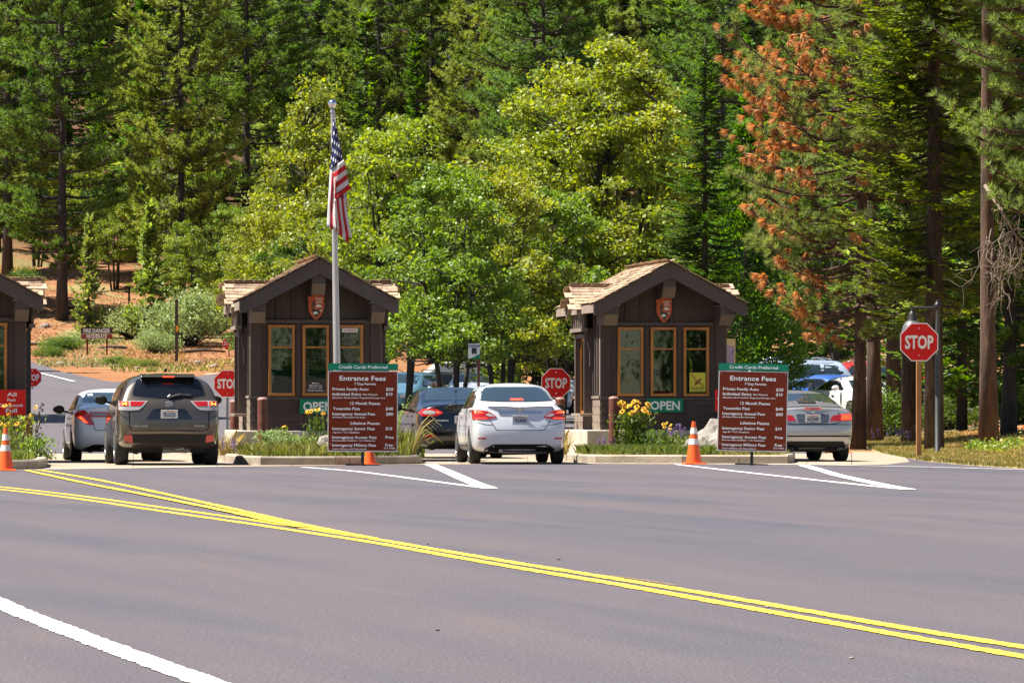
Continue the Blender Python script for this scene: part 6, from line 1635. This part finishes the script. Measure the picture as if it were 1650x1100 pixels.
# forest on the hill
LBS = {0: 'dark layered fir in the dense forest on the hillside', 1: 'dark needled pine in the dense forest on the hillside', 2: 'light green pine in the dense forest on the hillside', 3: 'bright green cedar like fir in the dense hillside forest', 4: 'deep green fir in the dense forest high on the hillside'}; GB = 'conifers of the forest on the hillside'
r9 = np.random.default_rng(99)
n_f = 0
for row, (Yr, step, scl) in enumerate(((292, 62, .95), (318, 60, 1.0), (348, 58, 1.1), (380, 58, 1.2), (420, 70, 1.25), (470, 80, 1.3))):
    px = -120 + row * 17
    while px < 1790:
        Yk = Yr + r9.uniform(-9, 9); p_ = px + r9.uniform(-18, 18)
        ki = int(r9.integers(0, 5)); f, mt = [(far_fir, None), (far_pine, None), (far_pine2, None), (far_fir, L_cedar), (far_fir, L_pined)][ki]; LB = LBS[ki]
        if not (row == 0 and (p_ < 430)):
            f(p_, Yk, scl * r9.uniform(.82, 1.15), LB, GB, mats=mt); n_f += 1
        px += step
for i, (px, Y, sc_, lb) in enumerate(((55, 300, .55, 'young fir between the two dark pines at the far left'), (160, 296, .6, 'young fir right of the tall dark left pine'), (205, 305, .75, 'mid sized fir high on the slope above the pale bushes'), (330, 292, .5, 'young fir right of the light green layered pine'), (352, 280, .42, 'small fir standing at the left of the straight dark trunk'), (430, 290, .6, 'mid sized fir right of the straight dark trunk'), (-20, 305, .6, 'young fir at the left border above the left booth'), (110, 312, .8, 'fir behind the bare trunk of the tall dark left pine'), (262, 300, .7, 'fir behind the light green layered pine'), (20, 322, .8, 'fir near the top of the slope at the far left'))):
    far_fir(px, Y, sc_ * 1.15, lb, mats=[L_cedar, None, L_pine][i % 3])
for px, Y, sc_, lb in ((185, 275, .62, 'small oak on the slope right of the tall dark left pine'), (130, 292, .7, 'small oak high on the slope behind the thin sapling'), (245, 282, .8, 'small oak above the short trail marker'), (60, 288, .7, 'small oak left of the tall dark left pine'), (0, 296, .8, 'small oak at the left border above the left booth'), (320, 275, .8, 'small oak beside the light green layered pine'), (300, 252, .55, 'small oak above the largest pale bush on the slope'), (370, 256, .6, 'small oak left of the middle booth roof above the distant stop sign'), (415, 238, .72, 'small glossy oak behind the left end of the middle booth roof')):
    mid_oak(px, Y, sc_, lb)
# trees across the road, mirrored in the panes and car paint
for i in range(40):
    x = -10 + (i % 20) * 4.6 + (i // 20) * 2.3; y = -14 - (i // 20) * 7 + (i * 7 % 5)
    [far_fir, far_pine2, far_fir][i % 3](0, y, [.8, .7, .9][i % 3], 'tree across the road, seen only as a green reflection in the booth panes', 'trees mirrored in the panes', X=x)
# shade trees off the left edge
far_pine(-330, 150, 1.0, 'pine standing beyond the left border of the photo', 'trees beyond the borders'); far_fir(-230, 215, 1.0, 'fir standing beyond the left border of the photo')

# tangle of bare branches on the right-hand pine
r = np.random.default_rng(5); q = MB()
Yd = 122.0
def wig(a, b, amp, n=6):
    a = Vector(a); b = Vector(b); return [a.lerp(b, t) + Vector(r.normal(size=3) * amp * math.sin(math.pi * t)) for t in np.linspace(0, 1, n)]
dead = thing('dead_branch', 'grey tangle of bare drooping branches at the right border', 'branch', P(1585, 330, Yd)[:], 0)
base_ = P(1585, 330, Yd)
def rel(x, y, dy=0): return P(x, y, Yd + dy) - base_
q.tube([rel(1588, 300, 2.4), rel(1600, 318, 1), rel(1618, 345), rel(1632, 372), rel(1650, 400)], [.05, .045, .035, .025, .012], 7)
for i in range(30):
    x0 = r.uniform(1590, 1650); y0 = r.uniform(325, 420); x1 = x0 + r.uniform(-45, 35); y1 = y0 + r.uniform(20, 130)
    p0 = rel(x0, y0, r.uniform(-.5, .5)); p1 = rel(x1, y1, r.uniform(-.8, .8)); pts = wig(p0, p1, .09, 7); q.tube(pts, [.013 * (1 - t * .8) for t in np.linspace(0, 1, 7)], 5, cap=False)
    for j in range(3):
        c = pts[2 + j]; e = c + Vector((r.uniform(-.5, .5), r.uniform(-.3, .3), r.uniform(-.3, .25))); q.tube(wig(c, e, .06, 4), [.007, .005, .004, .002], 4, cap=False)
q.build('twigs', M_dead, dead, smooth=True)

# shrubs
def shrub(seed, rad, h, n, leaf):
    r = np.random.default_rng(seed); tr = MB()
    k = n // 60; a = r.uniform(0, 6.28, k); rr = np.sqrt(r.uniform(0, 1, k)) * rad; z = h * (.25 + .75 * r.uniform(0, 1, k) * np.sqrt(np.maximum(0, 1 - (rr / rad) ** 2 * .8)))
    C = np.stack([np.cos(a) * rr, np.sin(a) * rr, z], -1)
    for c in C: tr.tube([(c[0] * .15, c[1] * .15, 0), (c[0] * .6, c[1] * .6, c[2] * .55), tuple(c)], [.025, .015, .005], 4, cap=False)
    p = np.repeat(C, 60, 0) + r.normal(size=(k * 60, 3)) * np.array([.17, .17, .13]) * (rad / 1.2) ** .5
    p[:, 2] = np.maximum(p[:, 2], .02)
    return tr, leaves(p, leaf, r, .5, .3)
tr, V = shrub(1, 1.5, 1.7, 7000, .12); bushA = mk_tree('bush', tr, V, L_bush, M_barkd)
tr, V = shrub(2, 1.0, 1.2, 5000, .09); bushB = mk_tree('bush', tr, V, L_bushg, M_barkd)
bushA(298, 240, 1.15, 'large pale grey green bush on the slope left of the middle booth', cat='bush', sz=1.45)
bushA(218, 246, .95, 'pale grey green bush left of the largest pale bush on the slope', cat='bush')
bushA(345, 246, .9, 'darker green bush between the largest pale bush and the middle booth', cat='bush', mats=L_oak, sz=1.3)
bushA(255, 236, .6, 'small pale bush at the foot of the pale bushes on the slope', cat='bush')
bushB(35, 272, 1.0, 'small bright green bush high on the slope above the left booth', cat='bush')
bushB(100, 238, .9, 'low green bush left of the fire danger sign', cat='bush', sz=.45)
bushB(80, 234, .7, 'very low green bush at the road edge left of the fire danger sign', cat='bush', sz=.35)
bushB(135, 243, 1.1, 'low pale green bush right behind the legs of the fire danger sign', cat='bush', mats=L_bush, sz=.45)
bushB(170, 249, 1.0, 'low pale green bush up the slope right of the fire danger sign', cat='bush', mats=L_bush, sz=.4)
bushB(210, 250, .6, 'low green shrub beside the short trail marker', cat='bush', mats=L_bush)
bushB(195, 226, .8, 'flat green plant patch low on the slope above the sedans', cat='bush', mats=L_grassg, sz=.3)
bushB(235, 224, .7, 'flat green plant patch above the roof of the dark sport utility vehicle', cat='bush', mats=L_grassg, sz=.25)
bushA(665, 150, .62, 'whitish green bush right beside the middle entrance fee board', cat='bush')
bushA(648, 143, .45, 'low dusty bush behind the mirror of the dark sedan', cat='bush', sz=.5)
bushB(700, 168, .9, 'green bush at the foot of the several stemmed oak', cat='bush')
bushB(1422, 150, 1.05, 'bright green bush right of the twin pine trunks', cat='bush')
bushB(1345, 152, .55, 'green bush with pale leaves left of the twin pine trunks', cat='bush', mats=L_bush)
bushB(1285, 152, .5, 'thin green bush rising behind the roof of the convertible', cat='bush', sz=.9)
bushB(1640, 150, .9, 'bright green bush at the right border in a gap of light', cat='bush')
bushB(1530, 155, .9, 'green bush in the shade right of the tall stop sign', cat='bush')
bushB(1575, 122, .25, 'small broad leaved plant at the foot of the reddish trunk', cat='bush', mats=L_fir)
bushB(1625, 121, .25, 'small broad leaved plant in the dry grass near the right border', cat='bush', mats=L_fir)
bushB(1700, 165, 1.6, 'bush beyond the right border of the photo', cat='bush')
bushA(800, 226, 1.0, 'low shrub on the shaded orange slope between the booths', cat='bush', mats=L_bushg, sz=.5)

# grass: verge, islands, slope patches
def grass_obj(name, lab, pts, hgt, mt, seed, wd=.012, per=1, lean=.45):
    r = np.random.default_rng(seed); p = np.repeat(pts, per, 0); n = len(p); p[:, :2] += r.normal(size=(n, 2)) * .03
    d = unit(np.array([0, 0, 1.0]) + lean * rnd_unit(n, r)); h = hgt * r.uniform(.45, 1.25, n); w_ = unit(np.cross(d, rnd_unit(n, r))) * wd / 2
    tip = p + d * h[:, None] + np.stack([r.normal(size=n) * .25 * h, r.normal(size=n) * .25 * h, -.1 * h], -1); m_ = p + d * (h * .55)[:, None]
    V = np.stack([p - w_, p + w_, m_ + w_ * .8, tip, m_ - w_ * .8], 1).reshape(-1, 3)
    o = link(name, np_mesh(name, V, 5, mt)); o['kind'] = 'stuff'; o['label'] = lab; return o
def verge_pts(n, seed, dmax=9, y0=66, y1=150, dmin=.05):
    r = np.random.default_rng(seed); Y = r.uniform(y0, y1, n); d = dmin + (r.uniform(0, 1, n) ** 1.5) * dmax; X = np.interp(Y, *XE) + d
    k = (np.abs((X) / Y) < .105); X = X[k]; Y = Y[k]; return X, Y
M_ver = mat('verge_soil', (.27, .19, .085), .95, var=.3, vscale=1.5, bump=.5, bscale=15, dirt=((.17, .18, .06), .8, .8))
Yv = np.linspace(60, 158, 90); dv = np.concatenate([[0, .04, .3], np.linspace(.8, 9, 24)])
YYv, DDv = np.meshgrid(Yv, dv, indexing='ij'); XXv = np.interp(YYv, *XE) + DDv
grid_mesh('grass_verge', XXv, YYv, T(XXv, YYv) + np.where(DDv < .02, -.05, .015 + .02 * np.sin(XXv * 3) * np.sin(YYv * 2.1)), M_ver, lab='bank of dry and green grass along the right side of the exit lane')
for k, (nn, hh, mt, dm, lb) in enumerate(((52000, .09, L_grass, 2.6, 'short yellow green grass on the right verge'), (26000, .11, L_dry, 3.6, 'dry straw coloured grass on the right verge'), (8000, .10, L_grassg, 1.6, 'green grass along the kerb of the exit lane'))):
    X, Y = verge_pts(nn, 70 + k, dm); Z = np.array(T(X, Y)) + .01
    grass_obj('grass', lb, np.stack([X, Y, Z], -1), hh, mt, 80 + k, wd=.02)
# litter on the forest floor by the trunks
X, Y = verge_pts(16000, 77, 9, 112, 150, 1.4); lv = leaves(np.stack([X, Y, np.array(T(X, Y)) + .03], -1), .10, np.random.default_rng(3), .5, 1.5)
o = link('leaf_litter', np_mesh('leaf_litter', lv, 4, L_dead)); o['kind'] = 'stuff'; o['label'] = 'orange fallen needles and leaves under the right hand pines'
X, Y = verge_pts(260, 78, 3.2, 112, 124, 1.6); lv = leaves(np.repeat(np.stack([X, Y, np.array(T(X, Y)) + .12], -1), 8, 0) + np.random.default_rng(4).normal(size=(len(X) * 8, 3)) * .08, .07, np.random.default_rng(3), .6, .5)
o = link('undergrowth', np_mesh('undergrowth', lv, 4, L_oak)); o['kind'] = 'stuff'; o['label'] = 'low leafy undergrowth at the foot of the right hand trunks'

# slope patches of grass
r = np.random.default_rng(31)
def slope_pts(px0, px1, Y0, Y1, n):
    p = r.uniform(px0, px1, n); Y = r.uniform(Y0, Y1, n); X = (p - 825) / FPX * Y; return np.stack([X, Y, [HZ(a, b) for a, b in zip(X, Y)]], -1)
for (a, b, c, d, n, mt, lb) in ((60, 200, 222, 246, 1400, L_bush, 'pale green grass patch below the fire danger sign'), (180, 330, 216, 226, 450, L_grassg, 'green grass patch at the foot of the slope above the cars'), (330, 400, 216, 232, 500, L_dry, 'dry grass patch behind the stop signs of the middle booth'), (190, 300, 228, 242, 900, L_dry, 'scattered dry grass on the orange slope'), (0, 60, 262, 285, 1500, L_dry, 'dry grass high on the slope above the left booth')):
    grass_obj('grass', lb, slope_pts(a, b, c, d, n), .15, mt, n, wd=.05)

lp = slope_pts(-40, 420, 222, 275, 9000); lp[:, 2] += .04
o = link('slope_litter', np_mesh('slope_litter', leaves(lp, .16, r, .35, 2.5), 4, M_litter := mat('needle_litter', (.085, .045, .025), .95, island=.5))); o['kind'] = 'stuff'; o['label'] = 'dark needle litter and bark chips on the orange slope'
for i, (px, Y, L_, a_) in enumerate(((60, 240, 2.2, .5), (130, 262, 3.0, 1.0), (180, 238, 1.4, 2.6), (330, 236, 1.8, .3))):
    x, y, z = at(px, Y); q = MB(); q.tube([(-L_ / 2, 0, 0), (0, .1, .05), (L_ / 2, 0, 0)], [.07, .06, .035], 7); o = q.build('fallen_branch', M_bark, smooth=True); o.location = (x, y, z + .06); o.rotation_euler = (0, 0, a_)
    tag(o, ['fallen branch at the road edge left of the fire danger sign', 'fallen branch high on the slope beside the tall dark left pine', 'short fallen branch behind the fire danger sign', 'fallen branch at the foot of the slope near the small distant stop sign'][i], 'branch')
for i, (px, Y, d) in enumerate(((96, 226, .16), (222, 221, .12), (250, 250, .22), (318, 228, .14), (345, 222, .18), (72, 250, .25), (30, 258, .2))):
    x, y, z = at(px, Y); bm = bmesh.new(); bmesh.ops.create_icosphere(bm, subdivisions=2, radius=d)
    for v in bm.verts: v.co = v.co * (1 + .35 * mnoise.noise(v.co * 4 + Vector((i, 0, 0)))); v.co.z *= .65
    me = bpy.data.meshes.new('stone'); bm.to_mesh(me); bm.free(); me.materials.append(M_stone := (bpy.data.materials.get('slope_stone') or mat('slope_stone', (.24, .19, .15), .9))); o = link('stone', me); o.location = (x, y, z + d * .2)
    tag(o, 'small brown stone lying on the orange dirt slope', 'stone', 'stones scattered over the slope')
# island planting
def isl_pts(inn, n, seed, ymax=4.3, xr=(0, 1)):
    r = np.random.default_rng(seed); xs_ = [p.x for p in inn]; y0 = min(p.y for p in inn); out = []
    poly = [(p.x, p.y) for p in inn]
    def ins(x, y):
        c = False; j = len(poly) - 1
        for i in range(len(poly)):
            if (poly[i][1] > y) != (poly[j][1] > y) and x < (poly[j][0] - poly[i][0]) * (y - poly[i][1]) / (poly[j][1] - poly[i][1]) + poly[i][0]: c = not c
            j = i
        return c
    x0, x1 = min(xs_), max(xs_)
    while len(out) < n:
        x = r.uniform(x0 + (x1 - x0) * xr[0], x0 + (x1 - x0) * xr[1]); y = y0 + r.uniform(0, ymax)
        if ins(x, y): out.append((x, y, .13))
    return np.array(out)
PI_ = lambda px, Y: ((px - 825) / FPX * Y, Y, .13)
grass_obj('grass', 'green weeds and grass on the bed of the middle island', isl_pts(inn_M, 5000, 1, 4.6, (.12, 1)), .20, L_grassg, 201, wd=.018)
grass_obj('grass', 'pale dry grass on the bed of the middle island', isl_pts(inn_M, 4500, 2, 4.0, (.12, 1)), .30, L_grass, 202, wd=.015)
grass_obj('grass', 'tall thin weeds near the right end of the middle island', isl_pts(inn_M, 700, 3, 4.0, (.83, 1)), .62, L_grassg, 203, wd=.02)
grass_obj('grass', 'green weeds and grass on the bed of the right island', isl_pts(inn_R, 5500, 4, 4.6, (.15, .75)), .24, L_grassg, 204, wd=.018)
grass_obj('grass', 'short yellow grass on the bed of the right island', isl_pts(inn_R, 7000, 5, 4.0), .13, L_grass, 205, wd=.018)
grass_obj('grass', 'green grass on the bed of the left island', isl_pts(inn_L, 6000, 6, 4.5, (.6, 1)), .22, L_grassg, 206, wd=.018)
grass_obj('grass', 'dry orange grass at the foot of the middle and right booths', np.concatenate([np.array([PI_(898 + 12 * math.sin(i), 109.5 + .5 * math.cos(i * 3)) for i in range(260)]), np.array([PI_(366 + 10 * math.sin(i), 107 + .5 * math.cos(i * 3)) for i in range(160)])]), .5, L_dry, 207, wd=.014)

def flowers(px, Y, n, h, rad, label, petal=M_petal, size=.06, name='flower_clump', leafy=900, cat='flowers', hmin=.6, lm=None):
    r = np.random.default_rng(int(px)); x, y, z = PI_(px, Y); o = thing(name, label, cat, (x, y, z), 0)
    st = MB(); pv = []; hv = MB()
    pos = []
    for i in range(n):
        a = r.uniform(0, 6.28); rr = rad * math.sqrt(r.uniform()); hh = h * r.uniform(hmin, 1.0); e = Vector((math.cos(a) * rr, math.sin(a) * rr, hh)); s = Vector((e.x * .4, e.y * .4, 0)); m_ = s.lerp(e, .6) + Vector((r.normal() * .02, r.normal() * .02, 0))
        st.tube([s, m_, e], [.006, .005, .004], 4, cap=False); pos.append(e)
    if n:
        for i, e in enumerate(pos):
            N_ = Vector((r.normal() * .5, -.6 + r.normal() * .3, .6)).normalized(); t1 = N_.cross(Vector((0, 0, 1))).normalized(); t2 = N_.cross(t1); V = []
            for k in range(9):
                a = k * 2 * math.pi / 9; d = t1 * math.cos(a) + t2 * math.sin(a); s_ = t1 * -math.sin(a) + t2 * math.cos(a)
                V += [e + d * size * .2, e + d * size * .7 + s_ * size * .2 - N_ * size * .1, e + d * size * 1.1 - N_ * size * .35, e + d * size * .7 - s_ * size * .2 - N_ * size * .1]
            link('flower', np_mesh('flower', np.array([tuple(v) for v in V]), 4, petal), o)
            hv.lathe([(size * .3, 0), (size * .26, size * .2), (size * .08, size * .34)], 8, c=tuple(e))
        hv.build('flower_heart', M_heart, o)
    st.build('stems', L_grassg, o)
    if leafy:
        p = np.stack([r.normal(size=leafy) * rad * .55, r.normal(size=leafy) * rad * .4, np.abs(r.uniform(0, 1, leafy) ** 1.3) * h * .78], -1)
        link('foliage', np_mesh('foliage', leaves(p, .085, r, .38, .2, dirs=np.tile(np.array([0, 0, 1.0]), (leafy, 1))), 4, lm or L_bushg), o)['kind'] = 'stuff'
    return o
def spikes(px, Y, n, h, rad, label, mt=M_purple):
    r = np.random.default_rng(int(px * 3)); x, y, z = PI_(px, Y); o = thing('lavender_clump', label, 'flowers', (x, y, z), 0); st = MB(); P_ = []
    for i in range(n):
        a = r.uniform(0, 6.28); rr = rad * math.sqrt(r.uniform()); hh = h * r.uniform(.6, 1); e = Vector((math.cos(a) * rr, math.sin(a) * rr * .6, hh)); st.tube([Vector((e.x * .5, e.y * .5, 0)), e], [.004, .003], 3, cap=False)
        for k in range(22): P_.append((e.x + r.normal() * .014, e.y + r.normal() * .014, hh - .17 * r.uniform()))
    st.build('stems', L_grassg, o); link('blooms', np_mesh('blooms', leaves(np.array(P_), .028, r, .7, .2), 4, mt), o)['kind'] = 'stuff'
    return o
flowers(1022, 107.6, 24, 1.05, .30, 'tall clump of yellow flowers in front of the left window of the right booth', leafy=2200, size=.062, hmin=.72)
flowers(1060, 107.2, 5, .62, .35, 'low loose yellow flowers below the OPEN sign of the right booth', leafy=700, size=.04)
flowers(512, 104.6, 6, .95, .22, 'tall yellow flowers in front of the OPEN sign of the middle booth', leafy=450, size=.05, hmin=.85)
flowers(454, 104.8, 3, .68, .12, 'single yellow flower heads left of the tall ones at the middle booth', leafy=350, size=.045)
flowers(22, 100.5, 11, .98, .42, 'tall yellow flowers in front of the red campground board at the left booth', leafy=800, size=.055, hmin=.6, lm=L_oak)
flowers(58, 99.5, 0, .5, .25, 'dark broad leaved plant at the right end of the left island', leafy=700, cat='plant', name='leafy_plant', lm=L_oak)
for px, Y, n, h, rd, lb, mt in ((470, 104.0, 0, .50, .5, 'grey green leafy weeds left of the middle entrance fee board', L_bush), (440, 104.6, 0, .62, .3, 'upright grey green mullein like plants beside the bollard of the middle booth', L_bush), (500, 103.6, 0, .45, .4, 'pale weeds directly left of the boulder on the middle island', L_grassg), (655, 104.2, 0, .55, .25, 'bright green weeds right of the middle entrance fee board', L_grassg), (1090, 108.2, 0, .45, .3, 'green weeds between the yellow flowers and the boulder', L_grassg)):
    flowers(px, Y, n, h, rd, lb, leafy=800, cat='plant', name='leafy_plant', lm=mt)
spikes(985, 107.8, 26, .42, .30, 'purple flower spikes at the foot of the bollard of the right booth')
spikes(1092, 108.6, 16, .62, .3, 'purple flower spikes left of the boulder on the right island')
spikes(464, 104.9, 12, .5, .3, 'faint purple spikes among the weeds of the middle island')
spikes(365, 106.5, 12, .36, .2, 'purple flowers beside the plinth of the middle booth')
spikes(1420, 138, 30, .5, .9, 'dark purple flowers under the bright bush right of the twin pines')

# thin dry stalk by the left island, arching grasses right end of the middle island
x, y, z = PI_(60, 99); o = thing('dry_stalk', 'thin dark seed stalk standing in front of the road at the left', 'plant', (x, y, z), 0)
q = MB(); r = np.random.default_rng(8); tip = Vector((.08, 0, 1.0)); q.tube([(0, 0, 0), (-.03, 0, .5), tuple(tip)], [.007, .006, .003], 5)
for k in range(26):
    t = .35 + .65 * k / 26; c = Vector((0, 0, 0)).lerp(tip, t) + Vector((-.03 * (1 - t), 0, 0)); a = r.uniform(0, 6.28); q.box(c + Vector((math.cos(a) * .035, math.sin(a) * .035, 0)), (.03, .02, .03), rot=Matrix.Rotation(a, 3, 'Z'))
q.build('seed_stalk', M_barkd, o)
x, y, z = PI_(661, 102.9); o = thing('fountain_grass', 'arching dry grass blades at the right end of the middle island', 'plant', (x, y, z), 0); q = MB()
for k in range(17):
    a = r.uniform(-.9, .9); L = r.uniform(.35, .6); hh = r.uniform(.3, .95); q.tube([(0, 0, 0), (L * .45 * math.cos(a), L * .3 * math.sin(a), hh * .8), (L * .8 * math.cos(a), L * .5 * math.sin(a), hh), (L * 1.1 * math.cos(a), L * .7 * math.sin(a), hh - .12)], [.006, .005, .006, .003], 4)
q.build('arching_blades', L_dry, o)

# boulders
def boulder(loc, d, label, seed, rz=0):
    bm = bmesh.new(); bmesh.ops.create_icosphere(bm, subdivisions=4, radius=1); off = Vector((seed * 3.1, seed, 0))
    for v in bm.verts:
        p = v.co.copy(); n = mnoise.noise(p * 1.1 + off) * .42 + abs(mnoise.noise(p * 2.6 + off)) * .22 + mnoise.noise(p * 7 + off) * .09
        p = p * (1 + n); 
        p.z = max(p.z, -.35); v.co = Vector((p.x * d[0], p.y * d[1], p.z * d[2]))
    me = bpy.data.meshes.new('boulder'); bm.to_mesh(me); bm.free(); me.materials.append(M_rock); sharp(me, 28); o = link('boulder', me); o.location = loc; o.rotation_euler = (0, 0, rz)
    return tag(o, label, 'boulder')
M_rock = mat('granite', (.25, .22, .185), .9, var=.25, vscale=5, bump=1.2, bscale=7, dirt=((.14, .12, .10), 3.2, .9))
boulder(PI_(1150, 106.6), (.50, .5, .60), 'large pale granite boulder between the cone and the right fee board', 2, R(30))
boulder(PI_(1118, 106.4), (.30, .3, .28), 'smaller pale boulder at the left foot of the large one', 5, R(80))
boulder(PI_(527, 103.2), (.20, .25, .36), 'pale boulder peeking out left of the middle fee board', 7)
# pine cones, leaves and stones on the road
r = np.random.default_rng(12)
lst = [(690, 878), (1237, 980), (900, 903), (1372, 1063), (705, 1018)]
for i, (x, y) in enumerate(lst):
    g = G(x, y); bm = bmesh.new(); bmesh.ops.create_icosphere(bm, subdivisions=2, radius=.008 + .004 * r.uniform())
    for v in bm.verts: v.co.z *= .5; v.co.x *= 1 + r.uniform() * .4
    me = bpy.data.meshes.new('pebble'); bm.to_mesh(me); bm.free(); me.materials.append(M_rock if i % 2 else M_barkd); o = link('pebble', me); o.location = (g.x, g.y, .010)
    tag(o, 'small pebble lying on the open asphalt', 'pebble', 'pebbles scattered on the road')
